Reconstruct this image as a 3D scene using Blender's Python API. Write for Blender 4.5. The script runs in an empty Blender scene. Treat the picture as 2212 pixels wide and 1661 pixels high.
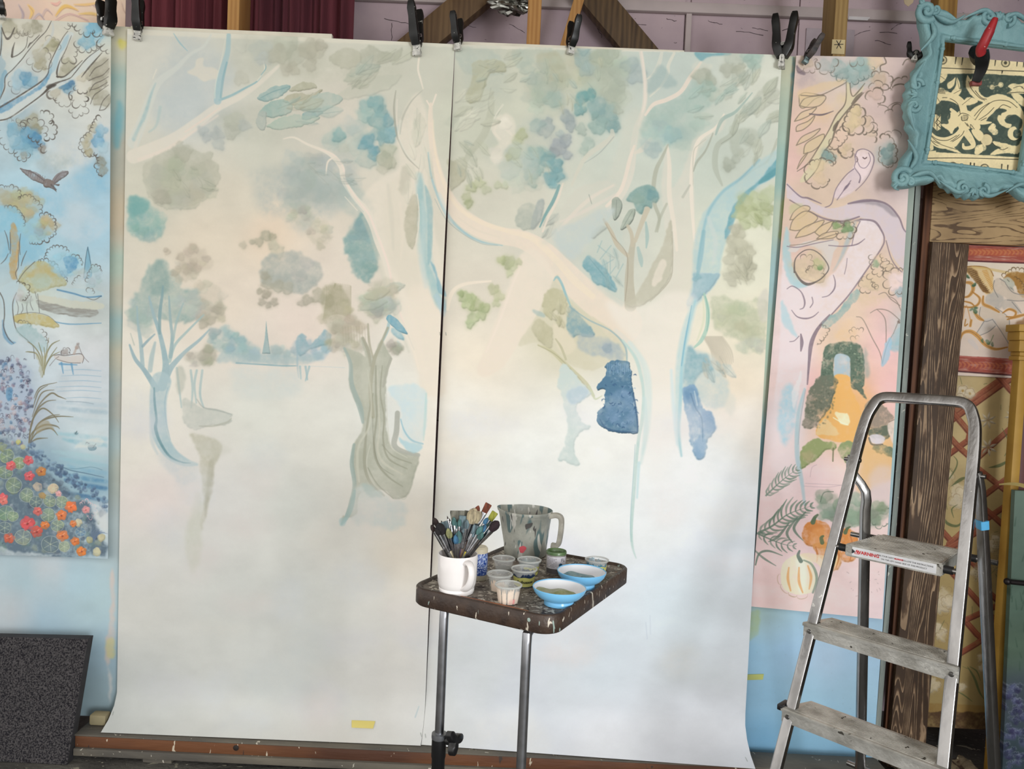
import bpy, bmesh, math, random
import numpy as np
from mathutils import Vector, Matrix
random.seed(11)
# ---- the camera as numbers: where a ray through the photograph meets a plane of the room ----
FPX, CU, CV = 1650.0, 1106.0, 830.5
CAM = np.array((0.0, -2.70, 1.48))
PITCH, ROLL, YAW = math.radians(2.4), math.radians(2.5), math.radians(0.5)
_F = np.array((-math.sin(YAW) * math.cos(PITCH), math.cos(YAW) * math.cos(PITCH), -math.sin(PITCH)))
_R0 = np.array((math.cos(YAW), math.sin(YAW), 0.0))
_U0 = np.cross(_R0, _F)
_R = math.cos(ROLL) * _R0 + math.sin(ROLL) * _U0
_U = -math.sin(ROLL) * _R0 + math.cos(ROLL) * _U0

def ray(u, v):
    u = np.asarray(u, float); v = np.asarray(v, float)
    return _F + ((u - CU) / FPX)[..., None] * _R - ((v - CV) / FPX)[..., None] * _U

def at_y(u, v, y):
    """room point on the upright plane at depth y"""
    d = ray(u, v)
    t = (y - CAM[1]) / d[..., 1]
    return CAM + t[..., None] * d

def at_z(u, v, z):
    """room point on the level plane at height z"""
    d = ray(u, v)
    t = (z - CAM[2]) / d[..., 2]
    return CAM + t[..., None] * d

def to_px(p):
    q = np.asarray(p, float) - CAM
    w = q @ _F
    return np.stack((CU + FPX * (q @ _R) / w, CV - FPX * (q @ _U) / w), -1)
# ---- camera, world, lights, exposure ----
SC_ = bpy.context.scene
COL = SC_.collection
_cd = bpy.data.cameras.new('camera'); _cd.sensor_width = 36.0; _cd.sensor_fit = 'HORIZONTAL'
_cd.lens = FPX / 2212 * 36.0; _cd.clip_start = 0.05; _cd.clip_end = 60
_co = bpy.data.objects.new('camera', _cd); COL.objects.link(_co)
_co.matrix_world = Matrix(((_R[0], _U[0], -_F[0], CAM[0]), (_R[1], _U[1], -_F[1], CAM[1]), (_R[2], _U[2], -_F[2], CAM[2]), (0, 0, 0, 1)))
SC_.camera = _co
_w = bpy.data.worlds.new('daylight_in_barn'); SC_.world = _w; _w.use_nodes = True
_w.node_tree.nodes['Background'].inputs[0].default_value = (1.0, .975, .93, 1)
_w.node_tree.nodes['Background'].inputs[1].default_value = 1.36
def area(name, loc, to, sx, sy, power, col):
    l = bpy.data.lights.new(name, 'AREA'); l.shape = 'RECTANGLE'; l.size = sx; l.size_y = sy; l.energy = power; l.color = col
    o = bpy.data.objects.new(name, l); COL.objects.link(o); o.location = loc
    o.rotation_euler = (Vector(to) - Vector(loc)).to_track_quat('-Z', 'Y').to_euler(); return o
area('barn_door_daylight', (2.1, -5.2, 1.45), (0.25, 0, .9), 1.0, 1.4, 120, (.93, .97, 1.0))
SC_.view_settings.view_transform = 'Standard'; SC_.view_settings.look = 'None'
SC_.view_settings.exposure = 0.0; SC_.view_settings.gamma = 1.0; SC_.view_settings.use_curve_mapping = False
# ---- materials (all node-built) ----
def rgb(r, g, b):
    f = lambda c: c / 12.92 if c <= .04045 else ((c + .055) / 1.055) ** 2.4
    return (f(r / 255), f(g / 255), f(b / 255), 1)

def _nodes(name):
    m = bpy.data.materials.new(name); m.use_nodes = True
    nt = m.node_tree; return m, nt, nt.nodes['Principled BSDF'], nt.nodes.new, nt.links.new

def ramp(nt, fac, stops, interp='LINEAR'):
    r = nt.nodes.new('ShaderNodeValToRGB'); r.color_ramp.interpolation = interp
    e = r.color_ramp.elements
    while len(e) < len(stops): e.new(.5)
    for k, (p, c) in enumerate(stops): e[k].position = p; e[k].color = c
    nt.links.new(fac, r.inputs[0]); return r.outputs[0]

def mat(name, col, rough=.6, metal=0.0, col2=None, scale=8.0, stretch=(1, 1, 1), bump=0.0, bscale=None, spots=(), spec=None, detail=4, lo=.38, hi=.64, **kw):
    """colour drifting between two tones, optional dried-paint spots ((colour, scale, threshold) ...), fine relief"""
    m, nt, b, N, Lk = _nodes(name)
    b.inputs['Roughness'].default_value = rough; b.inputs['Metallic'].default_value = metal
    if spec is not None: b.inputs['Specular IOR Level'].default_value = spec
    tc = N('ShaderNodeTexCoord'); mp = N('ShaderNodeMapping'); mp.inputs['Scale'].default_value = stretch
    Lk(tc.outputs['Object'], mp.inputs[0])
    n = N('ShaderNodeTexNoise'); n.inputs['Scale'].default_value = scale; n.inputs['Detail'].default_value = detail
    Lk(mp.outputs[0], n.inputs[0])
    out = ramp(nt, n.outputs[0], [(lo, rgb(*col)), (hi, rgb(*(col2 or [c * .88 for c in col])))])
    for k, (sc, ss, th) in enumerate(spots):
        n2 = N('ShaderNodeTexNoise'); n2.inputs['Scale'].default_value = ss; n2.inputs['Detail'].default_value = 2; n2.inputs['Distortion'].default_value = .6
        mp2 = N('ShaderNodeMapping'); mp2.inputs['Location'].default_value = (3.1 * k + 1, 1.7 * k, 5 * k); mp2.inputs['Scale'].default_value = kw.get('sstretch', (1, 1, 1))
        Lk(tc.outputs['Object'], mp2.inputs[0]); Lk(mp2.outputs[0], n2.inputs[0])
        f = ramp(nt, n2.outputs[0], [(th, (0, 0, 0, 1)), (min(1, th + .02), (1, 1, 1, 1))])
        mx = N('ShaderNodeMix'); mx.data_type = 'RGBA'; Lk(f, mx.inputs[0]); Lk(out, mx.inputs[6]); mx.inputs[7].default_value = rgb(*sc); out = mx.outputs[2]
    Lk(out, b.inputs['Base Color'])
    if bump:
        nb = N('ShaderNodeTexNoise'); nb.inputs['Scale'].default_value = bscale or scale * 3; nb.inputs['Detail'].default_value = 4
        Lk(mp.outputs[0], nb.inputs[0]); bp = N('ShaderNodeBump'); bp.inputs['Strength'].default_value = bump; bp.inputs['Distance'].default_value = .01
        Lk(nb.outputs[0], bp.inputs['Height']); Lk(bp.outputs[0], b.inputs['Normal'])
    return m

def wood(name, c1, c2, scale=6.0, axis='Z', rough=.75, dist=4.0, knots=False, c3=None):
    """sawn timber: wavering grain lines running along one axis"""
    m, nt, b, N, Lk = _nodes(name); b.inputs['Roughness'].default_value = rough
    tc = N('ShaderNodeTexCoord'); mp = N('ShaderNodeMapping')
    mp.inputs['Scale'].default_value = {'X': (.12, 1, 1), 'Y': (1, .12, 1), 'Z': (1, 1, .12)}[axis]
    Lk(tc.outputs['Object'], mp.inputs[0])
    n = N('ShaderNodeTexNoise'); n.inputs['Scale'].default_value = scale * 3; n.inputs['Detail'].default_value = 5; n.inputs['Distortion'].default_value = dist * .3
    Lk(mp.outputs[0], n.inputs[0])
    w = N('ShaderNodeTexWave'); w.bands_direction = 'X' if axis != 'X' else 'Z'; w.inputs['Scale'].default_value = scale * 3; w.inputs['Distortion'].default_value = dist; w.inputs['Detail'].default_value = 3; w.inputs['Detail Scale'].default_value = 1.5
    Lk(mp.outputs[0], w.inputs[0])
    a = N('ShaderNodeMath'); a.operation = 'MULTIPLY_ADD'; Lk(w.outputs['Fac'], a.inputs[0]); a.inputs[1].default_value = .26; Lk(n.outputs[0], a.inputs[2])
    stops = [(.38, rgb(*c1)), (.85, rgb(*c2))]
    if c3: stops = [(.4, rgb(*c1)), (.72, rgb(*c3)), (.98, rgb(*c2))]
    o = ramp(nt, a.outputs[0], stops); Lk(o, b.inputs['Base Color'])
    bp = N('ShaderNodeBump'); bp.inputs['Strength'].default_value = .25; bp.inputs['Distance'].default_value = .004; Lk(a.outputs[0], bp.inputs['Height']); Lk(bp.outputs[0], b.inputs['Normal'])
    return m

def painted(name, sheet, gain, rough=.62):
    """a hand-painted raster laid flat on its sheet, with the tooth of the paper"""
    px = sheet.shade(gain)[::-1]
    im = bpy.data.images.new(name, sheet.W, sheet.H, alpha=False); im.colorspace_settings.name = 'sRGB'
    buf = np.ones((sheet.H, sheet.W, 4), np.float32); buf[..., :3] = px
    im.pixels.foreach_set(buf.ravel()); im.update(); im.pack()
    m, nt, b, N, Lk = _nodes(name); b.inputs['Roughness'].default_value = rough; b.inputs['Specular IOR Level'].default_value = .25
    t = N('ShaderNodeTexImage'); t.image = im; t.extension = 'EXTEND'; t.interpolation = 'Cubic'
    Lk(t.outputs[0], b.inputs['Base Color'])
    tc = N('ShaderNodeTexCoord'); n = N('ShaderNodeTexNoise'); n.inputs['Scale'].default_value = 900; Lk(tc.outputs['Object'], n.inputs[0])
    bp = N('ShaderNodeBump'); bp.inputs['Strength'].default_value = .05; bp.inputs['Distance'].default_value = .002; Lk(n.outputs[0], bp.inputs['Height']); Lk(bp.outputs[0], b.inputs['Normal'])
    return m

# ---- meshes ----
def nb(): return bmesh.new()
def quadify(bm, rows, close_u=False):
    n = len(rows[0])
    for a, b in zip(rows[:-1], rows[1:]):
        for i in range(n if close_u else n - 1):
            j = (i + 1) % n
            try: bm.faces.new((a[i], a[j], b[j], b[i]))
            except ValueError: pass
def box(bm, x0, x1, y0, y1, z0, z1, bev=0.0, M=None, seg=2):
    vs = [bm.verts.new((x, y, z)) for z in (z0, z1) for y in (y0, y1) for x in (x0, x1)]
    fs = [bm.faces.new([vs[i] for i in f]) for f in ((0, 2, 3, 1), (4, 5, 7, 6), (0, 1, 5, 4), (2, 6, 7, 3), (0, 4, 6, 2), (1, 3, 7, 5))]
    if bev:
        r = bmesh.ops.bevel(bm, geom=list({e for f in fs for e in f.edges}), offset=bev, segments=seg, affect='EDGES', profile=.5)
        vs = list({v for f in r['faces'] for v in f.verts} | {v for v in vs if v.is_valid})
    if M is not None: bmesh.ops.transform(bm, matrix=M, verts=[v for v in vs if v.is_valid])
    return bm
def beam(bm, p, q, w, d, up=(0, 1, 0), bev=.002):
    """a squared length of timber from p to q, w across and d deep"""
    p, q = Vector(p), Vector(q); z = (q - p).normalized(); y = Vector(up); y = (y - z * y.dot(z)).normalized(); x = y.cross(z)
    M = Matrix(((x[0], y[0], z[0], p[0]), (x[1], y[1], z[1], p[1]), (x[2], y[2], z[2], p[2]), (0, 0, 0, 1)))
    return box(bm, -w / 2, w / 2, -d / 2, d / 2, 0, (q - p).length, bev, M)
def tube(bm, pts, r, seg=12, cap=True, flat=1.0, up=(0, 0, 1), square=False):
    pts = [Vector(p) for p in pts]; n = len(pts); rows = []
    rs = [r] * n if not hasattr(r, '__len__') else [float(np.interp(i / (n - 1), np.linspace(0, 1, len(r)), r)) for i in range(n)]
    px = None
    for i, p in enumerate(pts):
        t = (pts[min(i + 1, n - 1)] - pts[max(i - 1, 0)]).normalized()
        if px is None:
            u = Vector(up); u = u if abs(u.dot(t)) < .95 else Vector((1, 0, 0)); px = u.cross(t).normalized()
        px = (px - t * px.dot(t)).normalized(); py = t.cross(px)
        row = []
        for k in range(seg):
            a = 2 * math.pi * (k + .5) / seg; c, s = math.cos(a), math.sin(a)
            if square: e = .3; c, s = math.copysign(abs(c) ** e, c), math.copysign(abs(s) ** e, s)
            row.append(bm.verts.new(p + px * c * rs[i] + py * s * rs[i] * flat))
        rows.append(row)
    quadify(bm, rows, True)
    if cap: bm.faces.new(rows[0][::-1]); bm.faces.new(rows[-1])
    return bm
def lathe(bm, prof, c=(0, 0, 0), seg=40, M=None, caps=True):
    rows = [[bm.verts.new((c[0] + r * math.cos(2 * math.pi * k / seg), c[1] + r * math.sin(2 * math.pi * k / seg), c[2] + z)) for k in range(seg)] for r, z in prof]
    quadify(bm, rows, True)
    if caps and prof[0][0] > 1e-6: bm.faces.new(rows[0][::-1])
    if caps and prof[-1][0] > 1e-6: bm.faces.new(rows[-1])
    if M is not None: bmesh.ops.transform(bm, matrix=M, verts=[v for r in rows for v in r])
    return bm
def prism(bm, pts, f0, f1):
    """outline extruded between two placements f(u, v) -> point"""
    a = [bm.verts.new(f0(*p)) for p in pts]; b = [bm.verts.new(f1(*p)) for p in pts]
    bm.faces.new(a); bm.faces.new(b[::-1])
    for i in range(len(pts)): bm.faces.new((a[i - 1], a[i], b[i], b[i - 1]))
    return bm
def obj(name, bm, m, parent=None, smooth=True, sharp=35):
    bmesh.ops.remove_doubles(bm, verts=bm.verts, dist=1e-6)
    bmesh.ops.recalc_face_normals(bm, faces=bm.faces)
    me = bpy.data.meshes.new(name); bm.to_mesh(me); bm.free()
    o = bpy.data.objects.new(name, me); COL.objects.link(o)
    for x in (m if isinstance(m, (list, tuple)) else [m]): me.materials.append(x)
    if smooth:
        for p in me.polygons: p.use_smooth = True
        me.set_sharp_from_angle(angle=math.radians(sharp))
    if parent is not None:
        o.parent = parent
        if parent.parent is None and parent.type == 'EMPTY': o.matrix_parent_inverse = Matrix.Translation(-Vector(parent.location))
    return o
def thing(name, label, cat, loc=(0, 0, 0), group=None):
    o = bpy.data.objects.new(name, None); o.empty_display_size = .02; COL.objects.link(o); o.location = loc
    return tag(o, label, cat, group)
def tag(o, label, cat, group=None):
    o['label'] = label; o['category'] = cat
    if group: o['group'] = group
    return o
def struct(name, bm, m, parent=None):
    o = obj(name, bm, m, parent)
    if parent is None: o['kind'] = 'structure'
    return o
def letters(body, size, place, bm=None, bold=0.0, shear=0.0):
    """lettering as flat faces; place(x, y) puts a point of the line into the room, x from the line's centre"""
    c = bpy.data.curves.new('lettering', 'FONT'); c.body = body; c.size = size; c.align_x = 'CENTER'; c.resolution_u = 2; c.offset = bold; c.shear = shear
    o = bpy.data.objects.new('lettering', c); COL.objects.link(o); bpy.context.view_layer.update()
    me = bpy.data.meshes.new_from_object(o.evaluated_get(bpy.context.evaluated_depsgraph_get()))
    bpy.data.objects.remove(o); bpy.data.curves.remove(c)
    bm = bm or nb(); b2 = nb(); b2.from_mesh(me); bpy.data.meshes.remove(me)
    mp = {v: bm.verts.new(place(v.co.x, v.co.y)) for v in b2.verts}
    for f in b2.faces:
        try: bm.faces.new([mp[v] for v in f.verts])
        except ValueError: pass
    b2.free(); return bm
def hang(name, corners, y, sheet, m, curl=(0, 0), curl_h=.13, thick=.0015, nx=24, nz=60, parent=None, edge=None, bow=None, gap=0.0):
    """a sheet hung flat at depth y between four corners (x, z): TL TR BR BL; its foot may curl forward; edge(z) bends the right-hand side"""
    bm = nb(); uv = bm.loops.layers.uv.new('UVMap'); rows = []; par = {}
    TL, TR, BR, BL = [np.array(c, float) for c in corners]
    for side in (0, 1):
        for j in range(nz + 1):
            t = j / nz; row = []
            for i in range(nx + 1):
                s = i / nx
                q = (TL * (1 - s) + TR * s) * (1 - t) + (BL * (1 - s) + BR * s) * t
                zb = BL[1] * (1 - s) + BR[1] * s
                k = max(0, 1 - (q[1] - zb) / curl_h); c = curl[0] * (1 - s) + curl[1] * s
                dy = -c * k * k * (1.5 - .5 * k) + (bow(s, t) if bow else 0)
                p = (q[0] - gap * math.sin(math.pi * min(1, t * 1.08)) * s ** 30, y + dy + side * thick, q[1] + c * .28 * k ** 3)
                v = bm.verts.new(p); par[v] = ((q[0] - sheet.x0) / (sheet.x1 - sheet.x0), (q[1] - sheet.z0) / (sheet.z1 - sheet.z0)); row.append(v)
            rows.append(row)
    F, B = rows[:nz + 1], rows[nz + 1:]
    quadify(bm, F); quadify(bm, [r[::-1] for r in B])
    for a, b in ((F[0], B[0]), (F[-1], B[-1]), ([r[0] for r in F], [r[0] for r in B]), ([r[-1] for r in F], [r[-1] for r in B])): quadify(bm, [a, b])
    for f in bm.faces:
        for l in f.loops: l[uv].uv = par[l.vert]
    return obj(name, bm, m, parent)
# ---- a small brush: murals are painted stroke by stroke into rasters laid over their sheets ----
_rng0 = np.random.RandomState(7)

def _vnoise(n, cells, rng):
    g = rng.rand(cells, cells)
    t = np.arange(n) * cells / n
    i = t.astype(int); f = t - i; f = f * f * (3 - 2 * f); j = (i + 1) % cells
    a = g[i][:, i] * (1 - f)[None] + g[i][:, j] * f[None]
    b = g[j][:, i] * (1 - f)[None] + g[j][:, j] * f[None]
    return a * (1 - f)[:, None] + b * f[:, None]

def _fract(n, cells, octs, rng):
    out = np.zeros((n, n)); amp = 1.0; tot = 0
    for k in range(octs):
        out += amp * _vnoise(n, cells * 2 ** k, rng); tot += amp; amp *= .55
    out /= tot
    out -= out.mean(); out /= out.std() * 2.2
    return out.astype(np.float32)

N_BIG = _fract(1024, 8, 4, _rng0)      # features of about 120 texels
N_MED = _fract(1024, 32, 4, _rng0)     # about 30
N_FINE = _fract(1024, 128, 3, _rng0)   # about 8
N_GRAIN = _fract(1024, 400, 2, _rng0)  # about 2

def _nz(tile, x0, y0, w, h, sx=1.0, sy=1.0, off=0):
    cx = ((np.arange(x0, x0 + w) * sx).astype(int) + off * 131) % 1024
    cy = ((np.arange(y0, y0 + h) * sy).astype(int) + off * 379) % 1024
    return tile[cy][:, cx]

def _box(a, r):
    if r < 1: return a
    r = int(r)
    for ax in (0, 1):
        p = np.pad(a, [(r + 1, r) if k == ax else (0, 0) for k in (0, 1)], mode='edge')
        c = np.cumsum(p, axis=ax, dtype=np.float64)
        a = ((np.take(c, range(2 * r + 1, c.shape[ax]), ax) - np.take(c, range(0, c.shape[ax] - 2 * r - 1), ax)) / (2 * r + 1)).astype(np.float32)
    return a

def spline(p, closed=False, step=3.0):
    p = np.asarray(p, float)
    n = len(p)
    if n < 3 and not closed:
        k = max(2, int(np.hypot(*(p[-1] - p[0])[:2]) / step) + 1)
        return p[0] + np.linspace(0, 1, k)[:, None] * (p[-1] - p[0])
    out = []
    for i in range(n if closed else n - 1):
        a, b, c, d = ((p[(i - 1) % n], p[i], p[(i + 1) % n], p[(i + 2) % n]) if closed else
                      (p[max(i - 1, 0)], p[i], p[i + 1], p[min(i + 2, n - 1)]))
        k = max(2, int(np.hypot(*(c - b)[:2]) / step) + 1)
        t = np.linspace(0, 1, k, endpoint=False)[:, None]
        out.append(.5 * (2 * b + (c - a) * t + (2 * a - 5 * b + 4 * c - d) * t ** 2 + (3 * b - a - 3 * c + d) * t ** 3))
    if not closed: out.append(p[-1:])
    return np.concatenate(out)

def _fill(P, x0, y0, w, h, ss=2):
    P = (P - (x0, y0)) * ss
    H, W = h * ss, w * ss
    acc = np.zeros((H, W + 1), np.uint8)
    Q = np.roll(P, -1, 0)
    for (ax, ay), (bx, by) in zip(P, Q):
        if ay == by: continue
        if ay > by: ax, ay, bx, by = bx, by, ax, ay
        r0 = max(0, int(math.ceil(ay - .5))); r1 = min(H - 1, int(math.ceil(by - .5)) - 1)
        if r1 < r0: continue
        r = np.arange(r0, r1 + 1)
        xs = ax + (r + .5 - ay) * (bx - ax) / (by - ay)
        acc[r, np.clip(np.round(xs), 0, W).astype(int)] ^= 1
    m = np.bitwise_xor.accumulate(acc, axis=1)[:, :W].astype(np.float32)
    return m.reshape(h, ss, w, ss).mean((1, 3))

class Sheet:
    """A raster lying on an upright rectangle of the room, addressed with photograph coordinates."""
    def __init__(s, x0, x1, z0, z1, y, res, base=(200, 200, 200)):
        s.x0, s.x1, s.z0, s.z1, s.y, s.res = x0, x1, z0, z1, y, res
        s.W = int(round((x1 - x0) * res)); s.H = int(round((z1 - z0) * res))
        s.img = np.empty((s.H, s.W, 3), np.float32); s.img[:] = np.array(base, np.float32) / 255
        s.k = res * (y - CAM[1]) / FPX          # texels per photograph pixel
        s.seed = 0; s.lw = 1.0
    def T(s, p):
        p = np.asarray(p, float)
        q = at_y(p[..., 0], p[..., 1], s.y)
        return np.stack(((q[..., 0] - s.x0) * s.res, (s.z1 - q[..., 2]) * s.res), -1)
    def _win(s, x0, y0, x1, y1):
        x0 = max(0, int(x0)); y0 = max(0, int(y0)); x1 = min(s.W, int(x1) + 1); y1 = min(s.H, int(y1) + 1)
        return x0, y0, x1 - x0, y1 - y0
    def _lay(s, x0, y0, w, h, m, col, a=1.0, mott=0.0, edge=0.0, streak=None, jit=0.0):
        s.seed += 1
        if mott:
            n = _nz(N_MED, x0, y0, w, h, off=s.seed) * .6 + _nz(N_FINE, x0, y0, w, h, off=s.seed) * .4
            if streak: n = _nz(N_FINE, x0, y0, w, h, streak[0], streak[1], s.seed)
            m0 = m * np.clip(1 + mott * n * 1.3, 0, 1.6)
        else: m0 = m
        al = np.clip(m0 * a, 0, 1)[..., None]
        c = np.array(col, np.float32) / 255
        if edge:
            e = _box(_box(m, max(1, 1.6 * s.k)), max(1, 1.6 * s.k)); e = np.roll(e, (-int(1 + 1.6 * s.k), -int(s.k)), (0, 1))
            e = np.clip(m - e, 0, 1)[..., None] * edge * 1.25
            c = c * (1 - e)
            al = np.clip(al + e * .6 * a, 0, 1)
        if jit:
            c = c * (1 + jit * _nz(N_MED, x0, y0, w, h, off=s.seed + 5)[..., None])
        v = s.img[y0:y0 + h, x0:x0 + w]
        v += (c - v) * al
    def base(s, pts, mott=.012):
        """smooth ground from colour samples (u, v, r, g, b)"""
        d = np.array(pts, float); q = s.T(d[:, :2]); n = 24
        gx = np.linspace(0, s.W, int(s.W / n) + 2); gy = np.linspace(0, s.H, int(s.H / n) + 2)
        D = (gx[None, :, None] - q[:, 0]) ** 2 + (gy[:, None, None] - q[:, 1]) ** 2
        w = 1 / (D + (30 * s.k) ** 2) ** 1.6
        g = (w @ (d[:, 2:] / 255)) / w.sum(-1, keepdims=True)
        tx = np.arange(s.W) / (gx[1]); ty = np.arange(s.H) / (gy[1])
        i = np.minimum(tx.astype(int), len(gx) - 2); f = (tx - i)[None, :, None]
        j = np.minimum(ty.astype(int), len(gy) - 2); h = (ty - j)[:, None, None]
        s.img[:] = (g[j][:, i] * (1 - f) + g[j][:, i + 1] * f) * (1 - h) + (g[j + 1][:, i] * (1 - f) + g[j + 1][:, i + 1] * f) * h
        s.img *= (1 + mott * _nz(N_MED, 0, 0, s.W, s.H, .6, 1.0) + mott * .8 * _nz(N_BIG, 0, 0, s.W, s.H) + .004 * _nz(N_GRAIN, 0, 0, s.W, s.H))[..., None]
    def poly(s, p, col, a=1.0, f=1.0, rag=0.0, mott=0.15, edge=0.0, curve=True, streak=None, jit=0.0):
        q = s.T(p)
        q = spline(q, True, 3) if curve else q
        if rag:
            if not curve:
                q = np.concatenate([u + np.linspace(0, 1, max(2, int(np.hypot(*(v - u)) / 3)), endpoint=False)[:, None] * (v - u) for u, v in zip(q, np.roll(q, -1, 0))])
            s.seed += 1
            i = (q.astype(int) + s.seed * 57) % 1024
            q = q + np.stack((N_FINE[i[:, 1], i[:, 0]] + N_MED[i[:, 1], i[:, 0]], N_FINE[i[:, 0], i[:, 1]] + N_MED[i[:, 0], i[:, 1]]), -1) * rag * s.k * .6
        r = f * s.k
        x0, y0, w, h = s._win(q[:, 0].min() - 3 * r - 3, q[:, 1].min() - 3 * r - 3, q[:, 0].max() + 3 * r + 3, q[:, 1].max() + 3 * r + 3)
        if w < 1 or h < 1: return
        m = _fill(q, x0, y0, w, h)
        if r >= 1.2: m = _box(_box(m, r * .7), r * .7)
        s._lay(x0, y0, w, h, m, col, a, mott, edge, streak, jit)
    def line(s, p, wd, col, a=1.0, soft=1.0, mott=0.1, taper=0, edge=0.0, curve=True):
        """stroke through points; wd one width or one per point (in photograph pixels)"""
        q = s.T(p); n = len(q)
        ws = np.full(n, float(wd)) if np.isscalar(wd) else np.interp(np.linspace(0, 1, n), np.linspace(0, 1, len(wd)), wd)
        q = np.column_stack((q, ws * s.k / 2 * (s.lw if ws.max() < 8 else 1)))
        q = spline(q, False, 4) if curve else q
        m_ = len(q); t = np.linspace(0, 1, m_)
        if taper: q[:, 2] *= np.clip(np.minimum(t, 1 - t) * 2 / taper, .15, 1) if taper < 1 else np.clip(1 - t, .12, 1)
        q[:, 2] = np.maximum(q[:, 2], .35)
        so = max(.8, soft * s.k)
        pad = q[:, 2].max() + so + 2
        x0, y0, w, h = s._win(q[:, 0].min() - pad, q[:, 1].min() - pad, q[:, 0].max() + pad, q[:, 1].max() + pad)
        if w < 1 or h < 1: return
        m = np.zeros((h, w), np.float32)
        for i in range(m_ - 1):
            (ax, ay, ar), (bx, by, br) = q[i], q[i + 1]
            rr = max(ar, br) + so + 1
            u0 = max(0, int(min(ax, bx) - rr) - x0); u1 = min(w, int(max(ax, bx) + rr) + 2 - x0)
            v0 = max(0, int(min(ay, by) - rr) - y0); v1 = min(h, int(max(ay, by) + rr) + 2 - y0)
            if u1 <= u0 or v1 <= v0: continue
            X = np.arange(u0, u1) + x0 + .5; Y = (np.arange(v0, v1) + y0 + .5)[:, None]
            dx, dy = bx - ax, by - ay
            tt = np.clip(((X - ax) * dx + (Y - ay) * dy) / (dx * dx + dy * dy + 1e-9), 0, 1)
            d = np.hypot(X - ax - tt * dx, Y - ay - tt * dy)
            c = np.clip((ar + tt * (br - ar) - d) / so + .5, 0, 1)
            np.maximum(m[v0:v1, u0:u1], c, out=m[v0:v1, u0:u1])
        s._lay(x0, y0, w, h, m, col, a, mott, edge)
    def dab(s, u, v, r, col, a=.5, sq=1.0, ang=0.0, rag=.18, edge=.15, f=1.0, mott=.45):
        """one loaded-brush lobe"""
        t = np.linspace(0, 2 * math.pi, 12, endpoint=False)
        s.seed += 1
        if r > 7 and f >= 1: t = np.linspace(0, 2 * math.pi, 18, endpoint=False)
        k = 1 + (.13 * np.cos(3 * t + s.seed) + .07 * np.cos(5 * t + 2.3 * s.seed) if r > 7 and f >= 1 else 0) + rag * np.array([N_FINE[(s.seed * 37 + i * 91) % 1024, (s.seed * 11 + i * 53) % 1024] for i in range(len(t))])
        x, y = r * k * np.cos(t), r * sq * k * np.sin(t)
        c, n = math.cos(ang), math.sin(ang)
        q = np.stack((u + x * c - y * n, v + x * n + y * c), -1)
        if r > 6 and f >= 1: s.poly((q - (u, v)) * 1.2 + (u, v), col, a * .4, 5, 3, .5)
        s.poly(q, col, a * .9, max(f, 1.6) if f >= 1 else f, 1.5 if f >= 1 else .2, mott, edge * .8, jit=.07)
    def cool(s, k=.55):
        """lean the blues towards sea green"""
        d = np.clip(s.img[..., 2] - s.img[..., 1] - .022, 0, 1)
        s.img[..., 2] -= k * d; s.img[..., 1] += .12 * d; s.img[..., 0] += .12 * d
    def leafmass(s, u, v, rx, ry, col, n=14, r=14, a=.35, seed=1, jit=14, ang=0.0, edge=.14, sq=.85, ground=.6, f=1.2):
        """a crown: a ragged ground wash and brush lobes over it"""
        g = np.random.RandomState(seed)
        c, q = math.cos(ang), math.sin(ang)
        if ground:
            t = np.linspace(0, 2 * math.pi, 14, endpoint=False); k = g.uniform(.78, 1.1, 14)
            x, y = rx * k * np.cos(t), ry * k * np.sin(t)
            s.poly(np.stack((u + x * c - y * q, v + x * q + y * c), -1), col, a * ground * 1.2, 3, 6, .5, .05)
        for i in range(n):
            t = g.uniform(0, 2 * math.pi); k = math.sqrt(g.uniform(.15, 1.0))
            x, y = rx * k * math.cos(t), ry * k * math.sin(t)
            cc = np.clip(np.array(col) + g.uniform(-jit, jit) + g.uniform(-jit / 2, jit / 2, 3), 0, 255)
            s.dab(u + x * c - y * q, v + x * q + y * c, r * g.uniform(.65, 1.25), cc, a * g.uniform(.6, 1.2), sq * g.uniform(.8, 1.15), g.uniform(-.6, .6), edge=edge, f=f)
    def scallop(s, p, step, wd, col, a=.8, bulge=.55, seed=1, side=1, taper=.6):
        """leafy outline: a run of small arcs along a path"""
        g = np.random.RandomState(seed)
        q = spline(p, False, 2.0)
        d = np.concatenate(([0], np.cumsum(np.hypot(*np.diff(q, axis=0).T))))
        t = 0.0
        while t < d[-1] - step * .4:
            e = min(d[-1], t + step * 1.3 * g.uniform(.6, 1.4))
            A = np.array([np.interp(t, d, q[:, i]) for i in (0, 1)]); B = np.array([np.interp(e, d, q[:, i]) for i in (0, 1)])
            n = np.array((B[1] - A[1], -(B[0] - A[0]))) * side * bulge * g.uniform(.7, 1.3)
            C = (A + B) / 2; h = (B - A) / 2; k = np.linspace(0, math.pi, 7)[:, None]
            s.line(C - h * np.cos(k) * (1 + .28 * np.sin(k)) + n * 1.35 * np.sin(k), wd * g.uniform(.7, 1.5), col, a, 1.0, .3, taper)
            t = e
    def flower(s, u, v, r, col, n=5, a=.9, rim=None, core=None, seed=1, rot=0.0, sq=.55):
        for i in range(n):
            t = rot + 2 * math.pi * i / n
            s.dab(u + r * .55 * math.cos(t), v + r * .55 * math.sin(t), r * .55, col, a, sq + .3, t, edge=.25)
            if rim is not None:
                k = np.linspace(-.9, .9, 7)
                s.line(np.stack((u + r * np.cos(t + k * .62) * (1 - .12 * np.abs(k)), v + r * np.sin(t + k * .62) * (1 - .12 * np.abs(k))), -1), .9, rim, .8, .8)
        if core is not None: s.dab(u, v, r * .2, core, .9)
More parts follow.
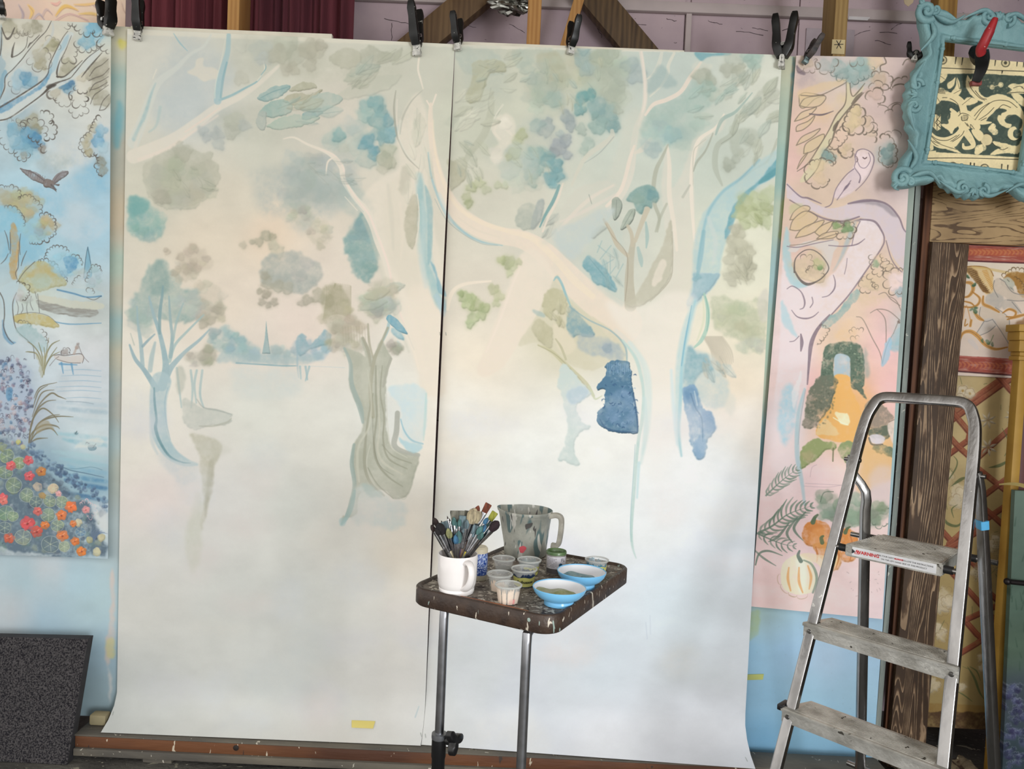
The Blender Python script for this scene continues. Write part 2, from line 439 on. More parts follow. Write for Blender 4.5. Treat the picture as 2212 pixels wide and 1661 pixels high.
    def frond(s, p, n, length, col, wd=2.2, a=.8, seed=1, lean=.7, both=True):
        q = spline(p, False, 2.0); g = np.random.RandomState(seed)
        s.line(p, wd * 1.1, col, a, 1, .1, 1)
        for i in range(n):
            j = int((i + .5) / n * (len(q) - 2)); A = q[j]; t = q[min(j + 3, len(q) - 1)] - q[max(j - 3, 0)]; t /= np.hypot(*t) + 1e-6
            L = length * math.sin(math.pi * min(.95, .18 + .8 * i / n)) * g.uniform(.85, 1.1)
            for sd in ((-1, 1) if both else (1,)):
                nrm = np.array((-t[1], t[0])) * sd
                B = A + (nrm * .62 + t * lean) * L
                s.line([A, A + (nrm * .38 + t * lean * .32) * L, B], [wd * .5, wd, wd * .3], col, a * g.uniform(.7, 1.1), 1, .2, 0)
    def shade(s, gain):
        """pigment from the look: divide out how brightly the sheet is lit"""
        l = np.clip(s.img, 0, 1)
        l = np.where(l <= .04045, l / 12.92, ((l + .055) / 1.055) ** 2.4) / gain
        l = np.clip(l, 0, .93)
        return np.where(l <= .0031308, l * 12.92, 1.055 * l ** (1 / 2.4) - .055)
def paint_main(S):
    P, L, D, M = S.poly, S.line, S.dab, S.leafmass
    S.base([(300,110,210,209,198),(600,95,204,205,190),(900,110,204,205,190),(1200,150,203,204,186),(1450,160,196,206,198),(1650,170,217,219,205),
            (280,230,214,212,198),(400,220,200,205,202),(330,400,206,204,188),(560,330,206,206,192),(720,270,214,208,194),(520,430,214,207,190),
            (450,520,222,211,192),(580,500,228,210,188),(700,600,222,211,197),(640,700,228,214,202),(500,650,226,214,198),(560,740,224,214,202),
            (900,500,216,210,194),(1050,640,222,214,198),(1070,440,213,210,194),(1040,260,204,206,188),(1350,300,203,210,198),(1600,560,228,227,206),(1630,720,236,228,205),
            (1540,330,200,208,196),(1290,560,205,208,196),(1220,720,216,210,186),
            (1030,770,240,229,210),(1000,870,243,238,226),(1250,960,246,246,240),(1500,1020,243,244,243),(1600,830,240,226,204),(1610,900,243,236,226),
            (300,850,230,226,214),(290,960,229,225,215),(560,880,219,220,211),(700,920,222,221,212),(350,1080,224,214,209),(480,1080,215,214,210),(620,1100,211,213,207),(850,900,224,226,220),
            (930,950,240,232,218),(880,1180,226,218,204),(720,1180,220,219,212),
            (290,1250,212,212,206),(500,1300,205,207,202),(300,1500,200,203,200),(600,1450,207,209,205),(750,1570,214,213,208),(880,1450,214,212,207),(650,1270,210,212,207),(400,1180,210,210,206),  # lower left greyer: partly the weaker light there, put into the paint
            (1000,1450,214,219,221),(1150,1520,216,221,230),(1300,1420,222,231,243),(1450,1300,224,235,248),(1580,1200,222,230,244),(1500,1620,224,227,235),(1300,1620,227,229,233),
            (1050,1050,240,240,234),(1250,1100,243,244,240),(1420,1130,240,243,243),(1560,1080,236,240,244),(1200,1200,228,229,236),(1150,1000,242,243,238)], .014)
    B0 = S.img.copy()
    # unpainted margin along the head of the sheets
    P([(275,62),(720,82),(985,95),(985,102),(720,92),(275,74)], (226,221,204), .8, 1.5, 1, 0, 0, False)
    P([(985,93),(1240,100),(1470,104),(1470,112),(985,104)], (228,222,206), .85, 1, 1, 0, 0, False)
    # ---------- left sheet, sky washes ----------
    for i, (u, v, rx, ry, c, a) in enumerate([(420,150,90,60,(186,196,196),.45),(380,230,70,60,(188,198,198),.5),(560,120,70,50,(190,192,178),.45),(760,150,120,40,(190,190,172),.4),
            (640,410,110,70,(172,182,178),.5),(700,300,70,60,(196,196,184),.3),(560,260,90,40,(186,188,174),.4),(480,270,50,40,(178,184,176),.4),(900,150,60,70,(206,203,188),.4),(1050,160,70,70,(182,190,178),.4),
            (820,250,60,60,(196,198,186),.3),(720,390,60,60,(170,182,180),.5),(1140,330,90,80,(186,194,184),.3)]):
        P([(u + rx * math.cos(t) * k, v + ry * math.sin(t) * k) for t, k in zip(np.linspace(0, 6.28, 11)[:-1], np.random.RandomState(i).uniform(.75, 1.15, 10))], c, a, 14, 16, .55)
    # branches, upper left
    L([(288,308),(304,270),(332,195),(350,170),(380,148),(410,118),(440,100),(455,76)], [26,22,18,15,11,7,6,4], (210,214,206), .75, 3)
    L([(290,300),(312,250),(326,205),(336,180)], [10,8,5,2], (146,184,190), .65, 4, .3)
    L([(346,232),(338,270),(322,285)], [7,5,3], (160,190,190), .5, 4)
    L([(375,72),(388,92),(405,110)], [1.5,3,1.5], (146,186,196), .8)
    L([(330,170),(338,150)], [2,3], (226,222,208), .8)
    P([(425,128),(440,125),(440,142),(460,146),(474,155),(474,168),(455,172),(440,176),(425,166),(405,155),(420,145)], (219,214,199), .85, 2, 1)
    L([(288,338),(330,322),(380,298),(430,262),(470,232),(520,208),(565,175),(602,142)], [30,30,26,22,18,12,10,6], (226,219,205), .85, 3)
    L([(300,345),(360,322),(410,290),(470,250)], [8,8,6,4], (232,218,204), .6, 4)
    L([(400,285),(440,258),(476,232)], [3,4,2], (235,215,200), .6, 2)
    L([(474,216),(500,206),(530,190),(555,176),(568,158)], [5,5,4,3,2], (134,178,186), .8, 1.5)
    L([(470,218),(472,180),(484,140),(492,110),(494,76)], [16,13,12,11,9], (160,192,198), .8, 2)
    L([(477,210),(482,170),(490,135)], [4,5,4], (118,166,178), .6, 2)
    L([(464,212),(466,180),(478,130),(488,78)], [2,3,2,1.5], (216,220,208), .7, 1)
    L([(556,174),(571,152),(568,132)], [2.5,2.5,1.5], (222,220,206), .9)
    L([(564,162),(574,148),(573,138)], [1.5,2,1], (120,166,176), .8)
    L([(290,335),(296,300),(310,265)], [10,6,3], (222,216,202), .6, 4)
    # grey green crown under the branch
    P([(318,345),(345,330),(372,318),(390,302),(404,316),(430,328),(455,330),(458,345),(470,362),(474,395),(462,412),(440,430),(420,448),(380,452),(340,445),(318,420),(308,390),(312,362)], (174,176,158), .5, 2, 7, .4, .12)
    M(400,395,66,46,(170,172,154),24,20,.26,3); D(395,330,22,(158,160,140),.35,.8)
    for u,v,r,c in [(438,283,12,(164,174,174)),(446,298,10,(160,170,172)),(470,290,16,(164,174,174)),(472,312,14,(166,175,172)),(505,262,22,(172,176,160)),(500,285,18,(176,180,166)),(528,270,14,(172,180,176)),(352,428,18,(164,162,146)),(340,420,12,(176,174,158))]: D(u,v,r,c,.55,.9)
    # leaves along the head, left sheet
    for i,(u,v,r,c) in enumerate([(565,108,24,(180,188,180)),(570,128,16,(176,184,182)),(620,98,26,(178,184,166)),(600,118,22,(174,174,156)),(640,120,24,(170,172,154)),(632,148,16,(176,174,156)),(618,150,14,(182,178,160)),(665,105,22,(172,170,152)),(682,112,22,(170,168,150)),(670,140,15,(176,174,156)),(692,98,14,(176,172,154)),(520,100,16,(196,198,186)),(520,170,16,(196,196,180))]): D(u,v,r,c,.5,.95,i*.7)
    for q,c in [([(706,125),(735,108),(760,106),(780,118),(775,140),(745,150),(720,138)],(180,180,160)),([(778,112),(800,98),(822,108),(850,112),(868,104),(866,120),(840,135),(800,142),(780,132)],(168,170,152)),([(760,150),(790,135),(785,150),(770,172),(740,178)],(176,182,164)),([(730,205),(780,175),(860,160),(850,185),(800,205),(760,215)],(192,194,178))]: P(q,c,.6,1.5,4,.35,.15)
    for q,c in [([(555,212),(580,192),(605,184),(628,186),(620,198),(600,212),(575,218)],(136,172,172)),([(625,195),(645,180),(670,176),(685,188),(660,194),(640,200)],(176,176,152)),([(612,215),(640,200),(670,205),(690,192),(696,196),(660,222),(630,228)],(178,176,152)),
                ([(570,232),(600,215),(630,225),(625,245),(590,255),(560,248)],(150,178,170)),([(655,248),(670,236),(690,234),(697,245),(675,256),(655,258)],(126,166,166)),([(575,275),(600,255),(640,248),(690,255),(660,270),(610,280)],(168,188,174)),([(555,245),(575,240),(572,280),(556,278)],(172,182,174)),([(640,225),(700,200),(740,215),(700,240),(650,238)],(170,188,178))]: P(q,c,.75,1,3,.35,.2)
    L([(560,213),(590,198),(626,187)],[1,2,1],(96,140,146),.5); L([(600,235),(650,215),(690,195)],[1,2,1],(140,150,130),.4)
    # teal lobes left of the trunk
    M(752,300,42,42,(170,186,180),10,20,.3,5)
    for i,(u,v,r,c,a) in enumerate([(790,230,16,(136,172,170),.7),(812,224,20,(126,168,170),.7),(825,240,14,(118,162,166),.7),(788,248,18,(150,182,176),.6),(815,262,22,(134,174,174),.6),(838,262,14,(110,160,170),.7),(842,290,20,(116,164,174),.75),(815,290,18,(140,176,174),.5),(826,300,16,(120,166,172),.6),(796,305,16,(106,156,168),.8),(786,315,12,(104,154,166),.7),(808,325,14,(100,152,168),.8),(806,338,11,(104,156,170),.7),(732,293,16,(126,170,170),.65),(838,325,18,(166,174,154),.6),(832,345,20,(164,170,150),.65),(845,352,14,(170,172,152),.6),(828,365,14,(176,176,158),.5),(790,345,22,(156,180,174),.5)]): D(u,v,r,c,a,.85,i*.9,edge=.25)
    # blue grey wisps in the middle sky
    M(690,380,90,42,(160,176,174),22,22,.22,6,10,.15,.06); M(655,410,50,40,(158,172,168),14,16,.25,7,10,0,.05)
    P([(735,420),(770,395),(800,440),(808,468),(770,470),(735,455)],(168,184,178),.45,6,8,.4)
    M(648,468,28,24,(170,176,160),10,10,.4,8); M(690,505,26,30,(180,178,156),14,9,.35,9)
    for u,v,r,c in [(575,510,12,(160,160,140)),(560,522,10,(168,166,146)),(588,512,9,(158,156,134)),(545,522,7,(172,170,150)),(590,530,12,(180,178,158)),(525,530,8,(182,176,156)),(600,545,14,(190,186,166))]: D(u,v,r,c,.65)
    P([(562,580),(572,556),(600,545),(640,540),(660,552),(690,570),(698,595),(680,622),(640,632),(600,625),(570,612)],(164,172,166),.7,3,6,.45,.1)
    M(620,585,50,34,(160,168,164),14,16,.2,10,8)
    for u,v,r,c in [(572,595,10,(158,156,138)),(578,612,14,(160,158,140)),(600,618,14,(164,164,148)),(620,622,14,(166,166,150)),(575,635,11,(150,146,128)),(566,652,9,(156,152,136)),(592,652,9,(152,148,132)),(580,660,7,(160,156,140)),(560,630,7,(160,156,138)),(665,648,12,(158,156,138)),(690,640,16,(162,160,140)),(650,655,8,(164,160,144)),(710,650,14,(166,162,142))]: D(u,v,r,c,.62)
    # tall teal crown
    P([(745,520),(752,505),(768,490),(772,470),(790,460),(800,475),(806,500),(812,530),(818,555),(818,580),(806,600),(796,612),(780,600),(765,590),(760,570),(748,545)],(128,164,162),.75,3,7,.45,.15)
    M(786,535,30,62,(126,162,160),18,14,.3,11,12)
    # teal patch at the left edge
    P([(277,425),(300,424),(318,430),(332,455),(360,465),(358,485),(350,508),(330,515),(310,520),(290,512),(277,490)],(118,170,168),.5,3,8,.6,.2)
    M(315,480,34,34,(116,166,164),12,12,.3,12); P([(277,428),(305,424),(320,445),(310,460),(277,465)],(100,160,160),.6,3,4,.4)
    # ---------- blue tree at the far left ----------
    P([(310,590),(318,572),(340,560),(355,565),(365,585),(392,600),(398,620),(425,625),(430,640),(420,690),(380,700),(340,690),(300,700),(280,690),(280,650),(300,625)],(140,168,164),.6,4,8,.5,.1)
    P([(320,600),(335,566),(355,570),(366,600),(362,630),(330,635)],(118,152,150),.55,5,6,.4)
    M(310,670,30,50,(150,174,172),14,14,.28,13,10)
    M(420,560,42,30,(188,178,160),12,10,.45,14); M(400,590,24,20,(176,168,150),8,10,.45,15)
    for u,v,r in [(362,545,7),(358,540,6),(390,555,9),(418,565,9),(425,580,10),(405,585,9)]: D(u,v,r,(176,166,148),.5)
    M(448,640,34,34,(186,180,162),14,12,.4,16); M(455,680,30,22,(176,172,154),10,12,.5,17)
    for u,v,r in [(470,668,11),(478,672,9),(455,690,12),(440,700,10),(475,660,8)]: D(u,v,r,(164,160,142),.5)
    M(405,650,34,30,(166,182,176),12,14,.35,18)
    L([(350,835),(358,800),(356,770),(345,720),(332,680),(324,650),(322,640)],[20,16,12,9,7,5,3],(146,176,184),.9,1.5,.2)
    L([(345,720),(345,680),(350,640),(352,618)],[6,7,6,3],(118,154,162),.85,1.5)
    L([(360,810),(372,790),(400,760),(430,735),(452,712)],[16,12,8,6,3],(150,178,186),.9,1.5)
    L([(366,780),(378,745),(405,715),(440,680)],[8,6,5,3],(152,182,184),.8,1.5)
    L([(368,770),(372,730),(368,690),(365,640)],[9,7,6,3],(140,170,176),.85,1.5)
    L([(374,735),(380,700),(390,670),(396,655)],[5,5,4,3],(148,178,180),.75,1.5)
    L([(338,840),(312,800),(292,775),(280,745)],[14,10,8,4],(140,170,180),.9,1.5)
    L([(308,790),(304,740),(298,700),(296,662)],[9,8,5,3],(146,176,184),.8,1.5)
    L([(308,748),(320,735),(334,722)],[6,5,3],(128,160,172),.8,1.5); L([(324,800),(328,770),(335,740)],[10,10,5],(140,172,180),.6,3)
    L([(290,745),(282,720)],[3,2],(170,180,172),.7); L([(322,650),(318,690)],[3,3],(160,174,172),.5)
    L([(348,825),(342,860),(342,905),(348,945),(370,980),(400,998),(425,1003)],[44,38,36,34,28,18,6],(164,190,197),.85,4,.25)
    L([(333,838),(334,870),(338,905),(336,925),(346,955),(366,985),(392,998),(412,1000)],[3,5,5,7,6,5,3,1.5],(92,136,156),.8,1.5,.2)
    L([(362,838),(356,870),(360,915),(368,950)],[2,3,3,1.5],(140,174,188),.6,2)
    L([(325,890),(328,950),(340,980)],[5,8,5],(176,194,200),.5,4)
    P([(340,975),(375,995),(420,1005),(425,1040),(400,1050),(370,1020),(345,1000)],(190,200,204),.5,7,8,.5)
    # little beige tree and its bank
    M(430,775,34,16,(176,174,158),14,11,.42,19); M(448,765,22,14,(166,166,150),8,10,.5,20)
    for q in [[(382,795),(386,830),(392,880)],[(412,800),(416,840),(413,880)],[(425,800),(420,830),(424,870)],[(437,800),(432,850),(440,880)]]: L(q,[5,5,3],(160,186,188),.75,2)
    P([(385,790),(398,800),(400,815),(396,840),(386,850),(380,830)],(170,176,164),.55,3,3)
    P([(395,860),(420,870),(435,880),(468,885),(488,892),(503,896),(498,904),(502,908),(488,918),(455,922),(420,930),(395,910)],(184,190,182),.55,2,3,.4,.15)
    L([(425,862),(440,880),(470,886),(500,895)],[2,3,4,2],(146,156,150),.55,2); L([(430,920),(460,920),(490,912),(500,903)],[2,4,4,2],(166,168,154),.6,1.5)
    # olive drip below
    P([(410,935),(440,940),(470,955),(480,970),(468,1000),(462,1010),(456,1045),(450,1080),(440,1110),(436,1145),(432,1130),(440,1080),(436,1030),(430,985),(420,955)],(178,176,154),.65,4,4,.4,.1)
    P([(452,1000),(466,990),(462,1020),(458,1060),(448,1100),(440,1125),(446,1060)],(160,158,136),.6,3,3,.3)
    P([(425,960),(460,950),(500,970),(480,980),(462,1000)],(196,196,184),.4,6,6)
    P([(400,1150),(412,1110),(425,1060),(440,1090),(434,1140),(436,1180),(420,1240),(405,1210)],(196,198,182),.6,6,4,.3)
    P([(390,1050),(430,1040),(428,1090),(405,1120),(395,1080)],(224,214,206),.4,8,5)
    # ---------- town and water ----------
    for u,v,rx,ry,c,s_ in [(480,735,26,30,(140,172,176),21),(510,748,22,24,(128,164,172),22),(540,760,20,18,(150,180,184),23),(605,768,24,18,(158,180,182),24),(655,758,26,22,(158,184,194),25),(690,755,18,20,(152,182,196),26)]: M(u,v,rx,ry,c,10,11,.42,s_,10)
    P([(470,780),(480,760),(520,762),(560,765),(600,765),(640,770),(700,760),(690,778),(640,788),(560,786),(500,784)],(156,182,186),.6,3,3,.4)
    P([(566,764),(572,730),(575,694),(579,730),(584,764)],(140,172,176),.85,1,0,.2,.2,False); L([(575,716),(575,694)],[2,.8],(150,178,180),.8)
    P([(640,735),(648,722),(660,726),(665,745),(690,725),(702,712),(714,725),(712,742),(690,748),(668,755),(650,770),(640,760)],(124,166,182),.65,2,3,.4,.2)
    L([(510,784),(560,787),(610,790),(642,790)],[2.5,3,3,2],(116,160,172),.8,1.2); L([(640,790),(700,792),(745,794)],1.2,(190,204,206),.7)
    L([(644,735),(642,780),(645,815)],[3,4,2],(140,174,188),.5,2)
    for q in [[(648,792),(650,818)],[(660,792),(664,820)],[(668,792),(660,822)]]: L(q,[5,3],(150,182,188),.75,1.5)
    P([(500,800),(560,796),(640,800),(650,850),(600,862),(520,860)],(206,213,209),.55,10,8,.4)
    # ---------- great pale tree ----------
    P([(780,440),(800,470),(818,520),(836,580),(850,640),(868,690),(888,740),(902,800),(915,850),(958,850),(962,800),(965,640),(955,560),(935,480),(925,400),(930,330),(925,260),(905,200),(880,230),(860,290),(862,360),(830,380),(800,400)],(230,221,205),.75,5,3,.25)
    L([(905,380),(912,440),(914,500),(920,560),(934,610),(950,660)],[14,26,30,30,26,12],(176,204,204),.6,8,.3)
    L([(800,470),(820,520),(838,580),(852,640),(872,700),(892,750),(906,800)],[5,6,7,7,7,6,3],(240,229,212),.8,1.6)
    L([(786,470),(806,520),(826,580),(842,640),(862,700),(884,760)],[8,10,12,12,10,4],(200,200,184),.45,5)
    L([(830,560),(860,640),(890,720),(915,800)],[20,34,34,16],(236,226,210),.5,10)
    P([(840,400),(870,380),(900,420),(905,560),(900,640),(850,600),(830,500)],(221,213,195),.5,8,4,.3)
    P([(880,640),(930,620),(960,680),(960,840),(930,860),(905,800)],(240,226,208),.5,12,6)
    L([(612,300),(635,297),(665,312),(700,326),(722,340),(738,362),(742,388),(765,425),(790,456),(806,488),(816,525),(832,570),(848,640),(872,700),(895,755)],[2,4,5,7,11,12,11,12,16,16,12,8,6,5,3],(228,220,205),.95,1.5)
    L([(690,322),(722,336),(741,362),(747,392),(770,428),(796,462),(812,500),(838,570),(852,640),(872,695)],[1,2,2.5,2.5,3,4,5,5,5,3],(238,220,208),.8,1.5)
    L([(704,378),(708,350),(722,340)],[2,4,3],(232,222,206),.9); L([(742,395),(760,428),(785,458)],[2,3,2],(160,184,184),.5,2)
    L([(745,425),(772,455)],[2,2],(232,224,208),.7)
    # trunk's folds, cool and olive
    P([(905,372),(914,400),(918,440),(922,480),(922,540),(926,570),(940,600),(952,630),(962,650),(962,672),(945,660),(930,620),(915,560),(908,500),(904,430)],(150,190,194),.7,4,2,.3,.1)
    P([(918,400),(934,440),(936,500),(932,560),(924,565),(924,470)],(130,176,184),.65,2.5,1,.25)
    P([(930,565),(942,595),(950,630),(962,640),(960,625),(948,600),(940,575)],(108,164,188),.7,1.5,2)
    L([(945,640),(956,660),(958,680)],[10,14,6],(172,200,214),.5,5)
    L([(915,440),(916,500),(912,560),(920,620)],[8,12,14,8],(200,214,212),.4,6)
    P([(885,432),(898,420),(905,440),(903,490),(896,530),(888,540),(880,520),(874,480)],(184,180,158),.7,2,3,.35,.15); L([(902,420),(906,470),(900,520),(893,538)],[2,2.5,2,1],(230,222,206),.8)
    P([(868,370),(878,358),(888,380),(880,420),(862,415)],(182,180,162),.5,4,3)
    L([(838,400),(846,470),(850,540)],[6,10,4],(206,202,186),.4,5); L([(864,440),(870,500),(866,560)],[6,8,3],(232,220,204),.4,4)
    L([(855,196),(851,235),(856,285),(864,310),(880,340),(905,365)],[2,4,4,3,3,1.5],(160,160,146),.7,1.2); L([(858,215),(857,260),(862,300)],[2,3,2],(232,222,208),.6)
    L([(912,196),(888,220),(870,255),(864,290)],[1.5,3,4,2],(180,180,166),.75,1.2); L([(866,262),(862,300),(884,340),(918,366)],[6,5,4,2],(222,222,208),.5,3)
    L([(905,125),(903,150),(908,170),(914,192)],[4,4,4,2],(236,226,210),.95)
    L([(922,218),(930,232)],[3,3],(240,226,210),.9); L([(942,205),(934,228)],[4,3],(240,226,210),.9)
    for i in range(6): L([(880+9*i,250+6*i),(886+8*i,300),(905+5*i,345)],[1,2.5,1],(226,222,208),.35,2)
    # ---------- great limb over the join ----------
    L([(931,226),(930,260),(934,310),(944,360),(960,412),(985,455),(1030,490),(1080,508),(1130,518),(1175,545),(1215,585),(1255,625),(1300,662),(1345,700)],[8,11,14,18,26,34,38,36,40,46,52,58,66,84],(236,220,202),.93,2.5,.15)
    L([(936,260),(938,310),(948,360),(966,410),(992,450),(1040,480),(1100,500),(1150,515),(1200,560),(1240,605),(1280,640)],[3,4,5,6,8,9,9,12,14,16,12],(243,226,200),.6,3,.3)
    L([(925,330),(932,380),(945,420),(968,466),(1000,500),(1040,522),(1085,530)],[2,4,5,6,5,4,2],(150,190,200),.75,2,.2); L([(940,430),(965,474),(1000,505),(1040,526),(1075,530)],[1,1.5,1.5,1.5,1],(120,150,154),.5,1)
    L([(950,420),(962,450),(975,480)],[8,10,5],(206,216,212),.6,4)
    L([(990,470),(1030,497),(1080,512)],[3,4,2],(226,214,196),.5,2)
    P([(1128,548),(1160,540),(1192,582),(1198,600),(1180,640),(1150,700),(1118,745),(1088,790),(1050,815),(1030,800),(1052,740),(1090,640),(1112,580)],(236,223,206),.85,4,2,.15)
    L([(1130,560),(1105,620),(1080,690),(1050,760)],[4,5,5,4],(243,228,214),.5,3)
    # ---------- right sheet: washes and leaves ----------
    P([(985,100),(1040,108),(1075,120),(1090,150),(1060,165),(1020,165),(990,140)],(178,190,180),.55,4,5,.4,.1)
    P([(1022,135),(1060,128),(1088,135),(1090,155),(1060,160),(1045,190),(1038,215),(1020,222),(1004,212),(1015,180),(1020,160)],(178,178,150),.7,1.5,3,.35,.25)
    L([(1034,140),(1060,150),(1086,160)],[2,2,1],(150,152,126),.4); L([(1048,165),(1042,200),(1020,220)],[1,2,1],(150,152,124),.5)
    P([(958,265),(985,245),(1050,212),(1056,225),(1010,260),(980,275)],(188,192,176),.5,3,4,.3)
    L([(1062,200),(1060,240),(1045,290),(1015,330),(995,370)],[8,14,16,14,6],(182,184,164),.6,3,.3); L([(1060,190),(1055,230),(1070,250),(1086,226)],[2,3,3,1.5],(172,176,160),.6)
    L([(1086,226),(1070,250),(1060,280)],[4,3,2],(225,222,206),.8)
    P([(968,345),(980,345),(1000,338),(1008,352),(1004,385),(985,402),(974,410),(970,370)],(176,174,148),.65,1.5,3,.4,.2)
    L([(1106,292),(1076,262),(1066,282),(1080,300)],[5,10,8,4],(232,222,206),.75,2); P([(1072,255),(1095,245),(1110,262),(1112,300),(1092,320),(1080,345),(1066,352),(1060,330),(1076,310),(1066,285)],(232,224,208),.7,3,3,.2)
    for u,v,r in [(1068,330,14),(1075,345,10),(1092,268,14)]: D(u,v,r,(228,222,208),.6,1,0,edge=.1)
    for u,v,r,c in [(1126,290,13,(172,180,136)),(1118,305,11,(178,184,144)),(1112,330,14,(176,182,140)),(1100,338,9,(178,184,146)),(1035,395,13,(170,178,136)),(1018,405,12,(174,182,140)),(1008,425,11,(170,176,136)),(1012,440,10,(166,174,132)),(1050,410,11,(184,190,156)),(1075,400,9,(190,194,166)),(1090,400,9,(192,196,166))]: D(u,v,r,c,.6,.95,0,edge=.28)
    # crown at top centre
    P([(1108,112),(1160,102),(1210,110),(1220,130),(1200,140),(1160,135),(1120,150)],(176,190,178),.5,3,6,.5); P([(1160,120),(1210,112),(1214,150),(1170,150)],(176,174,146),.5,4,6,.4)
    M(1180,200,42,52,(176,188,172),16,20,.32,31); M(1230,160,44,40,(180,184,158),10,22,.25,32); M(1310,140,46,30,(174,186,170),14,18,.4,33); M(1300,200,52,48,(176,186,172),16,22,.32,34)
    for i,(u,v,r,c,a) in enumerate([(1138,148,18,(170,184,172),.5),(1172,146,14,(178,188,176),.5),(1150,170,14,(170,186,176),.5),(1175,195,26,(166,182,168),.45),(1195,215,20,(150,178,170),.5),(1165,215,18,(172,184,168),.4),(1260,128,22,(150,174,172),.6),(1268,150,18,(156,176,174),.5),(1262,108,14,(150,180,180),.6),(1300,122,26,(168,178,158),.5),(1318,115,22,(172,182,162),.5),(1360,140,20,(152,170,168),.55),(1375,160,24,(160,176,178),.5),(1340,160,26,(172,182,168),.4),(1330,200,26,(168,178,160),.45),
        (1258,212,16,(112,158,158),.75),(1272,206,16,(106,156,156),.75),(1252,235,16,(120,164,164),.7),(1290,232,24,(134,168,168),.7),(1312,245,22,(128,162,162),.7),(1322,272,18,(124,158,158),.75),(1300,262,14,(150,172,168),.6),(1285,250,10,(130,164,160),.6),(1292,272,20,(140,172,166),.6),(1225,252,16,(146,160,164),.75),(1232,272,13,(150,162,166),.7),(1180,276,22,(152,166,168),.6),(1160,270,16,(148,172,168),.5),(1210,290,10,(160,176,176),.5),(1205,318,20,(150,158,164),.75),(1222,304,16,(150,160,166),.7),(1196,330,14,(152,160,164),.7),(1225,335,12,(150,160,166),.6),(1255,280,14,(160,178,168),.5),(1270,310,16,(160,182,172),.5),(1262,325,12,(170,188,176),.5),(1334,238,12,(170,178,162),.6),
        (1160,335,20,(126,166,164),.6),(1182,345,18,(118,160,162),.7),(1145,350,20,(150,180,174),.5),(1200,358,18,(112,156,162),.75),(1205,378,15,(112,158,164),.75),(1190,385,16,(114,160,166),.75),(1196,400,10,(118,164,170),.7),(1155,370,18,(130,166,162),.65),(1150,395,12,(140,174,166),.6),(1140,378,10,(120,158,158),.6)]): D(u,v,r,c,a,.85,i*.8,edge=.22)
    M(1130,360,36,50,(180,194,184),12,20,.25,35)
    # branches at the right of the crown
    L([(1384,110),(1390,150),(1394,190),(1390,235),(1374,280),(1368,320),(1362,370),(1345,412),(1318,450)],[8,8,10,10,13,14,16,18,16],(226,218,204),.85,2)
    L([(1386,112),(1392,160),(1393,220),(1378,270)],[4,5,5,4],(240,226,212),.7,1.5)
    P([(1350,250),(1385,240),(1380,290),(1362,360),(1335,420),(1280,480),(1200,520),(1170,520),(1240,470),(1300,400),(1330,320)],(212,212,198),.6,8,6,.3)
    L([(1322,282),(1318,300),(1270,335),(1250,365),(1235,400)],[8,12,10,8,5],(214,210,194),.75,2); L([(1326,295),(1295,330),(1262,352)],[2,2,1],(150,160,156),.55)
    L([(1370,315),(1360,345),(1350,385),(1338,415),(1310,445)],[5,8,8,8,6],(240,222,206),.8,1.5); L([(1405,300),(1390,320),(1372,330)],[9,12,6],(226,216,200),.8,2)
    L([(1430,110),(1424,135),(1412,158),(1398,170)],[6,9,7,3],(220,218,204),.85); L([(1456,115),(1444,140),(1442,160),(1428,185),(1404,208)],[6,7,7,5,3],(226,222,206),.85)
    P([(1428,140),(1452,165),(1460,185),(1430,190),(1400,200),(1400,180)],(158,180,178),.6,4,5)
    P([(1400,240),(1425,222),(1460,215),(1500,170),(1530,190),(1540,220),(1500,240),(1460,260),(1440,290),(1400,300),(1385,285)],(166,190,180),.65,5,8,.45)
    M(1460,270,50,40,(164,188,180),12,26,.25,36,8,0,.06); M(1420,300,24,30,(160,186,182),8,16,.35,37); D(1452,290,18,(140,176,178),.5)
    L([(1518,128),(1506,146),(1490,168),(1470,198),(1440,215),(1412,225),(1394,248)],[3,7,9,9,9,8,5],(240,222,206),.92,1.5)
    P([(1502,112),(1540,114),(1578,113),(1576,118),(1540,120),(1524,125),(1516,132),(1506,125)],(106,162,174),.85,1.5,1); P([(1500,135),(1540,140),(1520,170),(1500,160)],(224,220,204),.5,4,3)
    for i,(u,v,r,c,a) in enumerate([(1516,164,20,(170,174,156),.65),(1534,172,14,(160,166,148),.6),(1572,150,16,(166,170,154),.65),(1596,150,16,(170,174,156),.65),(1585,120,22,(176,184,170),.5),(1628,125,22,(150,180,170),.65),(1612,118,14,(160,186,176),.6),(1630,140,12,(150,178,166),.6),(1590,172,14,(176,184,170),.5),(1570,195,18,(184,190,174),.5),(1545,205,16,(180,190,174),.5),(1530,190,18,(156,182,170),.6)]): D(u,v,r,c,a,.9,i)
    L([(1626,148),(1626,178)],1.2,(120,140,124),.7)
    P([(1655,180),(1675,175),(1678,215),(1620,250),(1600,262),(1615,230)],(176,180,164),.55,2,4,.4,.1); L([(1605,262),(1640,230),(1676,195)],[2,3,2],(150,156,140),.5)
    P([(1575,300),(1590,280),(1620,275),(1640,285),(1640,315),(1625,320),(1600,310),(1600,330),(1585,335)],(174,180,164),.5,3,4,.4,.1)
    for u,v,r in [(1575,355,14),(1590,345,10),(1600,330,9),(1620,300,12),(1572,362,9)]: D(u,v,r,(166,172,156),.5)
    # right tree: stems
    P([(1430,420),(1440,315),(1446,330),(1450,400),(1470,380),(1490,330),(1500,300),(1540,280),(1570,245),(1560,280),(1520,310),(1500,360),(1500,450),(1510,560),(1505,660),(1430,660),(1440,560)],(222,216,202),.7,4,3,.2)
